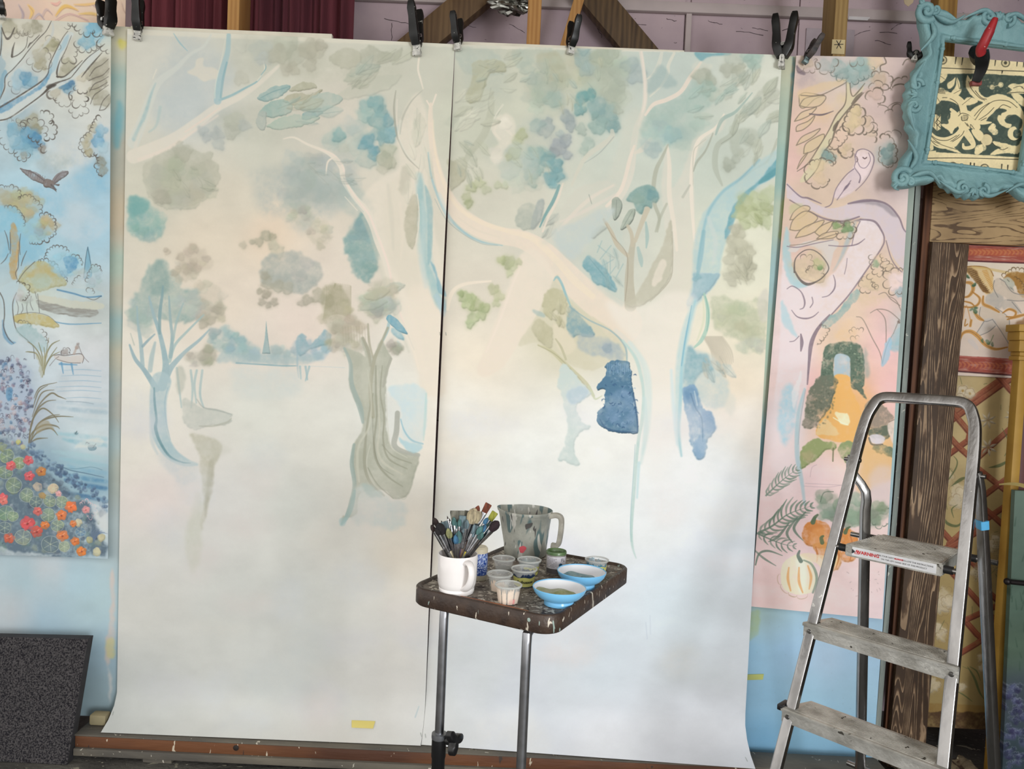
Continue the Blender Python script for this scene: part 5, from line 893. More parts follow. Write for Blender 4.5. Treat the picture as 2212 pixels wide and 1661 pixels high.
    P([(1706,445),(1720,440),(1736,442),(1720,455),(1706,462)],(186,184,140),.6,3,2); D(1808,488,9,(130,150,104),.85); D(1830,492,12,(120,146,104),.85); SC([(1800,490),(1804,482),(1816,484),(1820,492),(1838,482),(1842,498),(1834,508),(1820,510),(1806,502)],8,1.3,K,.8,.5,63,1); L([(1706,530),(1740,526),(1790,510),(1820,502)],1.2,K,.6)
    # oak sprays right
    for i,(u,v,r,c,a) in enumerate([(1900,560,12,(206,180,150),.5),(1892,570,8,(140,160,130),.6),(1916,580,12,(206,184,156),.5),(1870,610,12,(206,186,156),.5),(1886,618,12,(204,184,154),.5),(1936,610,18,(226,206,204),.7),(1950,600,14,(226,206,204),.7),(1946,632,12,(150,174,182),.6)]): D(u,v,r,c,a,.9,i,edge=.15)
    SC([(1884,550),(1890,582),(1904,596),(1900,576)],9,1.2,K,.7,.6,64,-1); SC([(1904,548),(1916,576),(1922,588),(1910,560)],9,1.2,K,.7,.6,65,-1); SC([(1868,598),(1860,626),(1880,628)],10,1.2,K,.7,.5,66,-1); SC([(1880,590),(1890,610),(1896,624),(1880,612)],9,1.2,K,.7,.6,67,-1); SC([(1960,586),(1930,588),(1916,600),(1924,616),(1932,628),(1956,630)],10,1.3,K,.75,.6,68,-1)
    for q in [[(1898,636),(1912,632),(1924,646),(1944,660)],[(1920,640),(1936,650),(1950,680),(1960,702)],[(1880,676),(1896,668),(1920,672),(1944,692)],[(1894,668),(1912,690),(1914,740)],[(1850,684),(1864,690),(1884,730),(1900,760),(1906,784)],[(1930,720),(1916,746),(1906,786)],[(1942,690),(1930,720)]]: L(q,[1,1.4,1.2],(130,116,106),.7)
    D(1942,695,3,(110,90,80),.8); SC([(1836,720),(1850,712),(1864,718)],6,1,K,.6,.6,69,1); SC([(1840,738),(1856,728)],6,1,K,.5,.6,70,1); SC([(1772,704),(1784,712),(1782,724),(1770,732),(1764,744)],6,1.2,K,.7,.6,71,1)
    P([(1930,720),(1948,706),(1958,730),(1954,756),(1936,760),(1920,750)],(156,184,190),.7,3,4,.5); P([(1914,740),(1926,730),(1922,770),(1908,790),(1904,780)],(150,190,210),.7,2,2)
    P([(1782,690),(1810,672),(1830,648),(1850,625),(1856,640),(1832,668),(1806,696),(1784,708),(1774,704)],(146,172,168),.7,2,3,.5)
    # arch of yew and the path
    P([(1774,830),(1776,790),(1780,760),(1790,744),(1815,738),(1845,740),(1862,752),(1867,790),(1866,830),(1840,840),(1836,790),(1832,770),(1815,764),(1804,770),(1800,800),(1802,830)],(96,114,98),.9,1.5,2,.7,.2); P([(1868,750),(1876,775),(1880,808),(1870,815),(1866,780)],(150,160,152),.6,4,3)
    g=np.random.RandomState(3)
    for i in range(200):
        t=g.uniform(0,1); an=math.pi*(1.0+t); u=1820+g.uniform(34,46)*math.cos(an); v=790+g.uniform(30,50)*math.sin(an) if g.rand()<.6 else g.uniform(770,830)
        if not(1774<u<1868) or (1802<u<1838 and v>766): continue
        D(u,v,1.6,[(150,164,140),(70,86,74)][i%2],.6,1,0,edge=0)
    P([(1806,766),(1832,768),(1836,790),(1834,815),(1804,815),(1802,790)],(170,188,196),.9,1.5,1,.5); D(1820,780,10,(206,206,206),.5)
    P([(1804,812),(1834,812),(1840,840),(1856,880),(1862,920),(1850,956),(1800,952),(1764,940),(1770,910),(1790,880),(1800,850)],(228,176,104),.92,2,2,.3); P([(1780,905),(1800,920),(1812,936),(1790,940),(1764,935)],(226,198,150),.8,2,3); P([(1803,892),(1814,890),(1830,894),(1836,908),(1830,918),(1814,912)],(240,226,190),.92,1.2,2); L([(1800,902),(1820,914),(1832,918)],1.5,(250,240,210),.7)
    P([(1768,815),(1796,812),(1810,822),(1806,842),(1800,862),(1790,880),(1780,900),(1768,912),(1750,926),(1738,920),(1738,900),(1742,870),(1752,842)],(112,116,100),.92,1.5,4,.6,.25); P([(1736,905),(1760,910),(1768,918),(1752,926),(1738,924)],(160,146,134),.6,3,3)
    P([(1838,825),(1856,830),(1866,845),(1870,862),(1858,850),(1846,838)],(100,112,96),.9,1.5,3,.6,.2); P([(1870,870),(1890,860),(1904,866),(1916,884),(1928,900),(1926,925),(1900,932),(1880,925),(1876,900)],(150,136,122),.85,2,4,.6,.2); P([(1876,928),(1900,924),(1926,915),(1928,934),(1912,950),(1884,945)],(100,108,92),.85,1.5,3,.6,.2)
    for i in range(150):
        u,v=g.uniform(1738,1806),g.uniform(815,925)
        if abs(u-(1812-(v-815)*.55))<26: D(u,v,1.8,[(150,146,130),(80,86,72)][i%2],.5,1,0,edge=0)
    P([(1877,944),(1886,938),(1904,940),(1912,948),(1904,958),(1884,958)],(214,206,210),.92,1.2,1); P([(1920,912),(1942,908),(1944,966),(1930,960),(1918,930)],(222,204,192),.9,1.5,1); L([(1920,912),(1934,906),(1942,910)],1.2,K,.6); L([(1877,946),(1884,960),(1906,960)],2.5,(90,90,84),.7)
    P([(1884,964),(1910,962),(1940,972),(1938,990),(1912,982),(1888,974)],(110,122,100),.85,1.5,4,.6,.2); P([(1860,960),(1900,975),(1936,992),(1930,1030),(1890,1050),(1850,1060),(1856,1000)],(222,180,122),.7,8,5); P([(1880,1020),(1930,1010),(1930,1090),(1890,1090)],(214,196,194),.6,8,5)
    P([(1728,985),(1736,962),(1752,954),(1764,946),(1780,952),(1800,954),(1808,964),(1800,972),(1784,970),(1772,982),(1760,994),(1745,1004),(1730,1012)],(150,160,110),.92,1.5,3,.5,.2); D(1745,985,12,(176,166,126),.6); P([(1812,962),(1830,954),(1846,958),(1848,970),(1838,990),(1830,1004),(1816,985)],(140,152,108),.9,1.5,3,.5,.2); L([(1800,968),(1799,996)],2,(110,112,80),.8)
    for q in [[(1740,1044),(1780,1046),(1820,1048)],[(1736,1050),(1790,1052),(1826,1046)],[(1750,1030),(1754,1010),(1764,1004)]]: L(q,1,(190,166,172),.6)
    P([(1700,830),(1722,850),(1720,900),(1704,950),(1690,960),(1680,900)],(160,200,214),.6,6,6,.5); L([(1738,840),(1724,900),(1722,980),(1732,1040),(1738,1090)],[4,8,10,8,5],(150,190,200),.6,3); L([(1740,842),(1730,900),(1724,960)],[1.5,2,1],(160,170,176),.6); P([(1710,850),(1722,820),(1728,800),(1730,820),(1716,880)],(226,222,222),.7,2,2)
    # ferns
    FG=(104,124,110)
    S.frond([(1655,1070),(1680,1046),(1704,1026),(1724,1012)],10,30,(120,138,124),2.6,.8,1,.8)
    S.frond([(1640,1150),(1668,1136),(1700,1112),(1730,1100),(1756,1092)],12,40,(106,128,112),3.2,.85,2,.8); S.frond([(1636,1152),(1662,1164),(1694,1176),(1720,1180)],7,26,(106,126,112),2.6,.8,3,.8)
    for q in [[(1740,1106),(1715,1140),(1735,1168)],[(1722,1118),(1700,1150),(1712,1172)],[(1704,1130),(1680,1160),(1660,1170)]]: L(q,[2,4,1],FG,.8)
    L([(1632,1220),(1640,1196),(1660,1190),(1690,1200)],[2,3,3,1],FG,.8); L([(1632,1190),(1650,1206),(1676,1222)],[2,3,1],FG,.7)
    # gourds
    M(1794,1090,32,26,(130,148,126),10,16,.55,81); M(1850,1105,30,28,(126,148,130),10,15,.6,82); M(1896,1110,28,18,(130,148,126),10,12,.6,83); L([(1772,1084),(1780,1064),(1800,1062)],1.3,(90,106,90),.7); SC([(1884,1128),(1908,1134),(1924,1116),(1916,1100)],10,1.5,(84,104,88),.7,.4,84,-1)
    P([(1732,1160),(1736,1140),(1750,1126),(1770,1124),(1788,1132),(1794,1150),(1790,1170),(1776,1184),(1756,1182),(1740,1176)],(208,134,72),.92,1.5,2,.5,.2); P([(1750,1150),(1780,1140),(1782,1180),(1755,1178)],(226,160,100),.6,4,3); L([(1756,1128),(1760,1118),(1766,1112)],[7,5,3],(90,110,84),.9)
    P([(1805,1150),(1830,1142),(1850,1154),(1852,1180),(1846,1210),(1826,1214),(1812,1200)],(214,140,76),.92,1.5,2,.5,.2); L([(1826,1150),(1830,1142),(1836,1138)],[6,4,2],(84,104,76),.9); P([(1756,1180),(1776,1170),(1796,1176),(1816,1192),(1818,1214),(1806,1232),(1790,1230),(1776,1210)],(214,150,86),.9,1.5,2,.5,.2); P([(1790,1190),(1808,1196),(1812,1216),(1798,1228),(1788,1215)],(236,210,160),.8,3,2); L([(1776,1172),(1774,1162),(1778,1158)],[6,5,3],(90,110,80),.9)
    for q in [[(1762,1182),(1766,1200),(1764,1214)],[(1800,1180),(1812,1200),(1806,1226)],[(1836,1156),(1842,1180),(1836,1210)]]: L(q,[2,3,1],(190,112,56),.7)
    P([(1686,1250),(1690,1220),(1706,1204),(1726,1198),(1748,1206),(1760,1226),(1764,1252),(1756,1276),(1736,1284),(1712,1282),(1694,1272)],(236,224,198),.92,1.2,1,.25); P([(1720,1206),(1738,1212),(1742,1250),(1736,1280),(1726,1280),(1722,1240)],(246,238,222),.6,4,1); P([(1730,1200),(1760,1196),(1790,1206),(1800,1230),(1790,1245),(1768,1220)],(236,216,186),.8,2,2)
    for q in [[(1704,1226),(1702,1250),(1708,1276)],[(1726,1226),(1726,1256),(1734,1280)],[(1745,1222),(1752,1246),(1748,1272)]]: L(q,[2,4,2],(222,164,104),.8,1.5)
    SC([(1686,1240),(1688,1262),(1704,1280),(1724,1286),(1744,1282)],16,1.2,(176,150,120),.6,.25,85,-1); L([(1730,1212),(1724,1200),(1727,1190)],[9,7,4],(104,120,110),.9); L([(1736,1210),(1752,1218),(1762,1236),(1764,1256),(1756,1280)],[2,3,4,4,3],(120,140,124),.75)
    for i in range(16): 
        u,v=g.uniform(1830,1900),g.uniform(1230,1290); L([(u,v),(u+g.uniform(-6,6),v+g.uniform(-5,5))],1,(170,150,150),.5)
def paint_scroll(S):
    P, L, D = S.poly, S.line, S.dab
    C, K, G = (206,190,148), (52,50,40), (58,70,62)
    S.img[:] = np.array((204,188,148), np.float32)/255
    S.img *= (1 + .03*_nz(N_MED,0,0,S.W,S.H) + .02*_nz(N_FINE,0,0,S.W,S.H))[...,None]
    # dark green field
    P([(1960,160),(2030,164),(2110,163),(2250,171),(2250,345),(2150,340),(2060,334),(1960,328)],G,.97,.8,.6,.1,0,False)
    for i in range(40):
        g=np.random.RandomState(i); D(g.uniform(2000,2210),g.uniform(170,330),g.uniform(2,7),(84,96,84),.25,1,0,edge=0)
    # border rules and rings
    L([(1960,150),(2030,151),(2120,155),(2250,160)],1.6,K,.9,.8); L([(1960,345),(2060,344),(2150,346),(2250,349)],1.6,K,.9,.8)
    for u,v in [(2030,134),(2104,136),(2165,140),(2246,146),(2120,366),(2052,362),(2198,370)]:
        D(u,v,9.5,K,.95,1,0,.02,0,.8,0); D(u,v,7.5,C,1,1,0,.02,0,.8,0); D(u,v,3.6,K,.95,1,0,.05,0,.8,0)
    for u0,u1,v in [(2059,2057,127),(2073,2071,129),(2144,2142,131),(2191,2189,132),(2205,2203,134),(2090,2089,355),(2098,2097,356),(2157,2156,358),(2170,2169,360)]: L([(u0,v),(u1,v+15)],[3,1.6],K,.9,.8)
    L([(2158,158),(2157,163)],[3.5,1.5],K,.9,.8)
    # scroll stems
    L([(2000,215),(2040,212),(2066,222),(2075,240),(2078,262),(2072,285),(2058,302),(2035,312),(2012,306),(1998,290)],[14,18,17,15,14,16,20,24,20,14],C,1,.8,.05)
    L([(2048,240),(2058,250),(2060,264),(2052,278),(2048,290)],[6,9,11,10,4],C,1,.8)
    P([(2040,256),(2050,244),(2064,248),(2068,262),(2062,276),(2054,282),(2050,292),(2042,284),(2032,278),(2028,272),(2042,270)],C,1,.7,1,.05); D(2036,252,11,G,.97,1.15,0,.06,0,.8)
    P([(1999,250),(2018,250),(2022,256),(2026,250),(2026,282),(2018,286),(2010,278),(1999,283)],C,.95,.7,0,.1,0,False)
    for q in [[(1999,250),(2018,250),(2018,284)],[(2000,262),(2012,254),(2012,276)],[(2026,252),(2014,268),(2026,280)],[(2002,258),(2004,270),(2010,280)],[(2019,262),(2026,268),(2019,274)]]: L(q,1.3,K,.9,.7,0,0,0,False)
    # crossing pods
    L([(2064,256),(2070,250),(2084,252),(2098,262),(2116,268),(2134,268)],[10,16,18,14,9,3],C,1,.8); L([(2066,262),(2074,280),(2088,300),(2096,316),(2088,322),(2076,322),(2074,314)],[14,16,14,10,8,7,4],C,1,.8)
    P([(2064,252),(2072,248),(2088,252),(2100,262),(2110,272),(2110,282),(2100,286),(2092,280),(2082,282),(2066,266)],C,1,.7)
    D(2124,305,14,K,.97,.98,0,.02,0,.8,0); D(2124,305,12.4,C,1,.98,0,.02,0,.8,0); P([(2092,284),(2106,282),(2118,294),(2110,308),(2098,298)],C,1,.7); P([(2138,308),(2160,312),(2190,318),(2200,305),(2206,318),(2192,334),(2166,334),(2132,338),(2146,326),(2156,322),(2142,316)],C,1,.7,1)
    D(2108,325,9,C,1,1,0,.1,0,.8); D(2116,322,8,C,1,1,0,.1,0,.8); D(2104,332,6,C,1,1,0,.1,0,.8); D(2136,282,8,C,1,1,0,.1,0,.8); D(2142,288,7,C,1,1,0,.1,0,.8); D(2138,276,6,C,1,1,0,.1,0,.8)
    L([(2070,256),(2072,264),(2082,262),(2084,254),(2074,252)],1.2,K,.9,.7); 
    for i in range(6): L([(2071+2.2*i,254),(2072+2.2*i,264)],.8,K,.8,.6)
    L([(2078,268),(2084,276),(2082,270),(2090,280),(2090,272),(2098,282)],1.2,K,.85,.7); L([(2064,254),(2072,248),(2086,252),(2100,262)],1.3,K,.85,.7)
    # great acanthus at the right
    P([(2083,166),(2090,176),(2096,168),(2106,168),(2112,176),(2108,190),(2110,204),(2124,214),(2140,208),(2160,208),(2184,220),(2200,240),(2208,262),(2206,285),(2196,300),(2180,306),(2170,296),(2172,282),(2184,276),(2192,284),(2200,276),(2200,262),(2188,252),(2176,254),(2160,262),(2156,250),(2168,242),(2150,238),(2136,250),(2128,258),(2120,268),(2100,262),(2086,250),(2098,236),(2116,226),(2104,220),(2090,208),(2080,190)],C,1,.8,.8,.05)
    D(2178,262,14,G,.97,.8,0,.1,0,.8); P([(2150,252),(2160,256),(2166,268),(2178,272),(2172,280),(2156,274),(2148,262)],C,1,.7,.5); D(2190,292,9,G,.95,1.1,0,.05,0,.8)
    for q in [[(2086,180),(2092,196),(2108,214),(2120,220)],[(2100,200),(2112,214),(2124,218)],[(2100,262),(2116,240),(2140,222),(2170,222),(2190,236)],[(2098,254),(2112,238),(2130,226)],[(2108,262),(2126,250),(2140,236)],[(2150,238),(2160,230),(2176,236)],[(2112,264),(2124,258)],[(2006,228),(2024,216),(2044,216),(2062,228),(2068,250)],[(2002,292),(2018,304),(2040,306),(2060,296)],[(2004,296),(2024,312),(2048,308),(2066,294)],[(2000,300),(2020,318),(2050,312)],[(2050,310),(2070,296),(2076,286)],[(2168,300),(2184,308),(2198,298)],[(2136,312),(2156,326),(2170,322)]]: L(q,1.3,K,.85,.7)
    # lower left leaf
    P([(1999,300),(2018,312),(2040,308),(2060,310),(2070,304),(2060,318),(2056,322),(2070,334),(2060,332),(2040,326),(2020,318),(2008,306)],C,1,.7,.6); L([(2010,308),(2034,318),(2060,326)],1.2,K,.8,.7)
    P([(1996,316),(2008,314),(2010,326),(1998,328)],C,1,.7); P([(1994,330),(2016,328),(2016,334),(1994,336)],C,.95,.6,0,0,0,False)
    # upper left leaves
    for q in [[(2022,166),(2040,164),(2036,176),(2026,184),(2020,178)],[(2040,184),(2052,176),(2058,170),(2054,188),(2042,196)],[(2060,172),(2066,182),(2066,196),(2054,210),(2036,222),(2048,204),(2058,190)],[(2054,206),(2062,198),(2071,197),(2066,208),(2056,214)],[(2072,230),(2080,216),(2092,214),(2106,222),(2092,230)],[(2018,214),(2030,212),(2024,224),(2016,228)]]: P(q,C,1,.7,.6); L([q[0],q[2]],1,K,.7,.6)
    D(2028,200,8,C,.95,.8,.4,.05,0,.8); D(2038,204,6,C,1,.8,.4)
    for i in range(4): L([(2021+3.5*i,196),(2025+3*i,206)],.8,K,.7,.6); L([(2020,197+2.5*i),(2036,198+2.8*i)],.8,K,.7,.6)
    for u,v,r in [(2136,192,5.4),(2155,187,5.8)]: D(u,v,r,C,1,1,0,.03,0,.8)
    L([(2140,191),(2150,188)],1.2,C,.9); P([(2170,190),(2182,184),(2196,186),(2212,182),(2230,190),(2226,204),(2206,206),(2188,206),(2168,206),(2178,198)],C,1,.7,.6); P([(2178,206),(2196,208),(2212,226),(2222,240),(2200,232),(2184,218)],C,1,.7,.6); L([(2182,194),(2196,190),(2206,198)],1.2,K,.8); L([(2170,205),(2196,203),(2224,206)],1.6,K,.8); D(2201,192,1.6,K,.9,1,0)
    g=np.random.RandomState(2)
    for i in range(50): D(g.uniform(2080,2190),g.uniform(176,205),g.uniform(.6,1.4),C,.5,1,0,edge=0)
def paint_cherub(S):
    P, L, D, SC = S.poly, S.line, S.dab, S.scallop
    S.base([(2080,560,222,208,190),(2200,560,226,212,192),(2080,680,224,204,184),(2200,680,222,204,188),(2070,760,214,196,182),(2200,770,206,188,178)],.02)
    R=(156,78,66); S.lw=1.35
    P([(2060,526),(2150,530),(2260,532),(2260,570),(2150,567),(2060,562)],R,.96,.8,.5,.35,0,False,streak=(.3,2)); P([(2060,535),(2260,541),(2260,556),(2060,550)],(176,92,66),.85,1,1,.4,0,False)
    for i in range(22): L([(2068+9*i,540),(2074+9*i,544),(2070+9*i,550)],[2,3,1.5],(196,124,80),.7)
    L([(2060,529),(2260,534)],2,(190,110,100),.7); L([(2060,562),(2150,566),(2260,570)],2.2,(80,40,48),.85); L([(2060,558),(2260,566)],1.5,(196,120,110),.6)
    P([(2040,766),(2140,772),(2260,780),(2260,815),(2140,808),(2040,800)],(150,74,62),.96,.8,.5,.35,0,False,streak=(.3,2))
    for i in range(24): L([(2052+9*i,780+.4*i),(2058+9*i,786+.4*i),(2054+9*i,793+.4*i)],[2,3,1.5],(186,112,76),.65)
    L([(2040,768),(2260,781)],1.6,(190,110,100),.6); L([(2040,800),(2260,816)],2.4,(70,36,40),.85)
    # wing
    P([(2083,578),(2096,574),(2120,576),(2136,580),(2144,592),(2146,612),(2148,630),(2136,636),(2124,630),(2112,614),(2100,600),(2090,590)],(214,180,120),.8,1.2,1,.3)
    P([(2084,580),(2106,582),(2116,600),(2130,622),(2140,634),(2126,632),(2110,612),(2098,598)],(130,96,56),.85,1,2,.4)
    for i in range(13): t=i/12; L([(2094+34*t,588+40*t),(2104+32*t,584+42*t)],[1,2,1],(96,70,44),.8); L([(2112+26*t,588+38*t),(2124+18*t,586+40*t)],[1,2,1],(222,200,160),.9); L([(2122+20*t,586+40*t),(2132+14*t,584+36*t)],[1,2.4,1],(196,134,50),.85)
    L([(2083,577),(2110,575),(2136,580),(2146,596)],1.6,(150,104,50),.85); L([(2100,576),(2140,582),(2180,590),(2210,600)],[2,5,2],(206,176,110),.6)
    # hair, face
    P([(2166,604),(2176,594),(2190,586),(2206,588),(2230,600),(2226,640),(2206,640),(2198,624),(2188,612)],(164,122,64),.9,1.2,3,.5); SC([(2168,600),(2180,588),(2200,584),(2220,594)],7,1.4,(100,76,44),.8,.6,1,1); SC([(2190,600),(2204,612),(2210,628)],6,1.4,(110,84,50),.8,.6,2,1)
    P([(2164,606),(2176,598),(2188,606),(2192,616),(2184,622),(2172,616),(2166,614)],(190,188,172),.9,1,.6,.25); L([(2164,604),(2164,614),(2174,620),(2186,624)],1.2,(120,110,96),.7); L([(2176,604),(2180,608)],1.2,(90,90,84),.7); P([(2172,618),(2188,622),(2190,634),(2178,628)],(130,136,130),.7,1.5,1)
    # body
    SK=(206,190,172); O=(120,118,116)
    P([(2148,606),(2160,600),(2172,610),(2184,624),(2200,634),(2230,636),(2230,648),(2196,650),(2180,648),(2168,640),(2160,650),(2156,662),(2146,660),(2132,654),(2140,640),(2146,624)],SK,.92,1.2,.6,.25); P([(2130,640),(2150,632),(2168,644),(2164,664),(2150,668),(2130,656)],(184,176,166),.8,2,1,.3)
    P([(2164,650),(2184,646),(2204,668),(2200,678),(2180,664),(2168,668)],(190,180,168),.85,1.2,1)
    P([(2118,664),(2130,656),(2150,664),(2164,676),(2180,690),(2182,712),(2190,740),(2200,758),(2186,756),(2178,740),(2164,720),(2156,704),(2144,690),(2126,694),(2116,682)],SK,.92,1.2,.6,.25); P([(2126,690),(2146,688),(2152,702),(2136,716),(2116,724),(2108,722),(2118,706)],(200,190,180),.9,1.2,.6,.25); P([(2090,736),(2100,732),(2110,744),(2114,756),(2104,752)],(206,194,186),.9,1,.5)
    for q in [[(2148,606),(2146,622),(2156,642)],[(2172,612),(2186,630),(2204,636),(2230,636)],[(2160,602),(2172,610)],[(2176,648),(2200,650),(2230,648)],[(2118,664),(2116,682),(2128,694),(2144,690)],[(2150,664),(2178,686),(2182,714),(2200,756)],[(2144,690),(2160,712),(2180,744)],[(2126,694),(2108,722)],[(2150,704),(2136,716),(2116,725)],[(2186,652),(2206,676)]]: L(q,1.2,O,.75)
    # gilt scrolls
    GO=(196,140,66)
    for q,w in [([(2124,640),(2124,656),(2140,664),(2158,674)],[3,5,5,3]),([(2166,676),(2180,668),(2194,674),(2190,684),(2174,684)],[2,4,4,3,2]),([(2176,690),(2196,684),(2212,680)],[2,5,4]),([(2080,610),(2098,612),(2102,626),(2092,640),(2078,642)],[3,6,6,4,2]),([(2100,630),(2116,644),(2112,658),(2096,664),(2076,660)],[2,4,4,3,2]),([(2078,650),(2096,654),(2104,660)],[2,3,2]),([(2072,740),(2080,720),(2096,716),(2112,726),(2128,744),(2150,754),(2176,750)],[3,6,8,9,8,6,3]),([(2104,674),(2114,686),(2124,692)],[3,6,3]),([(2086,690),(2084,704),(2090,700)],2),([(2098,692),(2096,704)],4)]: L(q,w,GO,.8); L(q,1.1,(140,92,44),.6)
    for q in [[(2076,664),(2086,664),(2088,660)],[(2084,664),(2080,690)],[(2090,664),(2096,690)]]: L(q,1.4,(190,130,70),.7)
    for u,v,r in [(2106,672,7),(2098,668,5),(2108,664,5),(2090,598,5),(2104,616,5),(2122,736,5),(2134,740,6),(2144,744,5),(2072,718,3),(2076,714,3)]: D(u,v,r,(86,116,86),.85,.6,u,edge=.3)
    D(2072,700,4,(180,160,190),.7); P([(2180,716),(2192,700),(2206,690),(2230,680),(2230,720),(2200,722)],(140,100,60),.7,3,3); L([(2146,724),(2140,738),(2136,742)],1.4,(110,130,90),.7)
def paint_trellis(S):
    P, L, D, SC = S.poly, S.line, S.dab, S.scallop
    S.base([(2060,830,196,174,128),(2180,830,190,166,116),(2060,1000,198,176,128),(2180,1000,186,160,108),(2060,1200,190,166,112),(2160,1200,176,150,100),(2050,1400,176,152,100),(2120,1400,170,146,94),(2120,1500,160,138,90)],.03)
    R=(150,84,60)
    for q in [[(2190,800),(2040,905),(2010,930)],[(2220,800),(2165,830),(2060,905),(2040,920)],[(2230,890),(2200,910),(2100,1000)],[(2100,945),(2045,985),(2010,1010)],[(2145,800),(2180,840),(2220,880)],[(2040,870),(2095,935),(2092,950)],[(2030,920),(2070,965),(2110,1000)],[(2110,1010),(2160,1050),(2200,1080)],[(2180,1030),(2120,1075),(2090,1095)],[(2220,1060),(2140,1115),(2080,1160),(2020,1200)],[(2090,1070),(2140,1110),(2185,1150)],[(2020,1130),(2060,1175),(2110,1225)],[(2050,1175),(2100,1130)],[(2110,1150),(2040,1190),(2010,1245)],[(2020,1245),(2060,1215)],[(2050,1230),(2100,1285),(2140,1330),(2180,1370)],[(2150,1310),(2084,1340),(2110,1370),(2150,1405)],[(2190,1330),(2110,1390),(2060,1420)],[(2130,1275),(2170,1310)]]:
        L(q,13,R,.95,1,.3,0,.25,False); L(np.array(q)+(0,6),1.6,(100,50,40),.7,1,0,0,0,False); L(np.array(q)+(0,-5),1,(190,130,100),.5,1,0,0,0,False)
    W=(222,206,176)
    for u,v,r in [(2080,845,13),(2095,850,12),(2074,858,9)]: S.flower(u,v,r,W,5,.85,(150,120,90),(190,150,80),1,u)
    for u,v,r in [(2134,908,20),(2135,966,21),(2186,900,18)]:
        for k in range(7):
            t=k*.9+u; P([(u,v),(u+r*.5*math.cos(t-.3),v+r*.5*math.sin(t-.3)),(u+r*math.cos(t),v+r*math.sin(t)),(u+r*.5*math.cos(t+.3),v+r*.5*math.sin(t+.3))],W,.9,.8,0,.2,.3,False)
        D(u,v,3,(180,140,90),.9)
    for u,v,r in [(2040,1030,18),(2070,1060,16),(2080,1075,18),(2065,1085,14),(2150,1170,14),(2140,1180,12),(2110,1235,12),(2040,1290,20),(2030,1310,18),(2050,1300,14),(2030,1360,14),(2035,1375,12),(2015,1480,16),(2120,1420,9),(2122,1442,9),(2078,1484,9)]: D(u,v,r,W,.7,.9,u,.3,.3); SC([(u-r,v),(u,v-r),(u+r,v),(u,v+r),(u-r,v)],9,1,(150,124,90),.6,.4,int(u),1)
    GR=(96,104,66)
    for q,w in [([(2030,1060),(2060,1020),(2068,998),(2060,985)],3),([(2055,1050),(2075,1036),(2090,1030)],8),([(2050,1010),(2058,1020)],7),([(2036,1110),(2046,1130),(2070,1135),(2090,1110)],6),([(2040,1070),(2046,1100)],3),([(2170,985),(2180,960),(2165,925)],3),([(2186,990),(2160,1005),(2136,1010)],8),([(2190,1000),(2178,940)],8),([(2074,815),(2078,830)],9),([(2125,830),(2132,828)],7),([(2066,870),(2075,858)],2),([(2055,840),(2058,855)],2),([(2162,875),(2162,885)],7),([(2180,878),(2182,888)],7),([(2148,1150),(2155,1148)],6),([(2060,1118),(2056,1100),(2068,1090)],3),([(2140,1240),(2160,1220)],5),([(2165,1260),(2150,1240)],6),([(2090,1440),(2105,1465),(2116,1495),(2126,1510)],5),([(2080,1440),(2092,1445)],5),([(2095,1440),(2110,1450),(2118,1470)],3),([(2060,1490),(2080,1500),(2100,1515)],3),([(2130,1510),(2145,1495)],4),([(2040,1340),(2030,1360)],3),([(2130,800),(2150,806)],6),([(2100,1310),(2100,1330)],3)]: L(q,[1,w,w*.8,1],GR,.85)
    for i in range(14):
        for j in range(5): 
            D(2146+5*j+2*(i%2),1165+5*i,2.4,(196,176,136),.6,1,0,edge=.4)
            if i<9: D(2106+5*j+2*(i%2),1215+5*i,2.4,(196,176,136),.6,1,0,edge=.4)
    P([(2000,1518),(2120,1524),(2200,1528),(2200,1545),(2000,1540)],(156,124,70),.8,1.5,1,.4,0,False); P([(2000,1540),(2200,1545),(2200,1580),(2000,1575)],(90,66,44),.8,2,3,.6)
G_MAIN, G_LEFT, G_PINK = .98, .92, .86
# =============================== the room ===============================
M_floor = mat('concrete', (92,90,84), .85, 0, (62,60,57), 5, bump=.5, bscale=60, spots=(((150,146,130), 26, .66), ((60,58,56), 14, .66), ((176,170,154), 60, .7)), sstretch=(.7, 1.3, 1))
M_lilac = mat('lilac_paint', (184,164,168), .8, 0, (162,143,150), 3, bump=.15, bscale=40, spots=(((96,84,88), 34, .735),), sstretch=(1, 1, 2.2))
M_lilac2 = mat('lilac_trim_paint', (182,168,166), .75, 0, (160,148,146), 4, bump=.1)
struct('floor', box(nb(), -4, 4, -5, .62, -.12, 0), M_floor)
wall = struct('wall_back', box(nb(), -4, 4, .565, .62, 0, 3.45), M_lilac)
for a, b in ((-1.9, -.80), (-.795, .625), (.65, 1.098), (1.102, 2.3)):      # the boarding, joint by joint
    struct('board', box(nb(), a, b, .553, .565, 2.2, 3.3, .002), M_lilac, wall)
struct('unseen_wall_right', box(nb(), 2.45, 2.52, -2.3, .62, 0, 3.45), mat('added_dark_wall', (92,80,68), .9, 0, (64,56,48), 4, (3, .4, 1)))  # added out of view to cut light and reflections from the right
struct('unseen_ceiling', box(nb(), -4, 4, -2.4, .62, 3.45, 3.55), mat('unseen_ceiling_boards', (150,138,124), .9))  # added out of view so light comes only from front and sides
struct('trim_1', box(nb(), -.80, 2.6, .525, .553, 2.915, 2.957, .003), M_lilac2)
struct('trim_2', box(nb(), .628, .651, .535, .553, 2.2, 2.915, .002), M_lilac2)
struct('trim_3', box(nb(), 1.13, 1.33, .545, .553, 2.2, 2.88, .002), mat('pale_patch_paint', (180,166,172), .8))
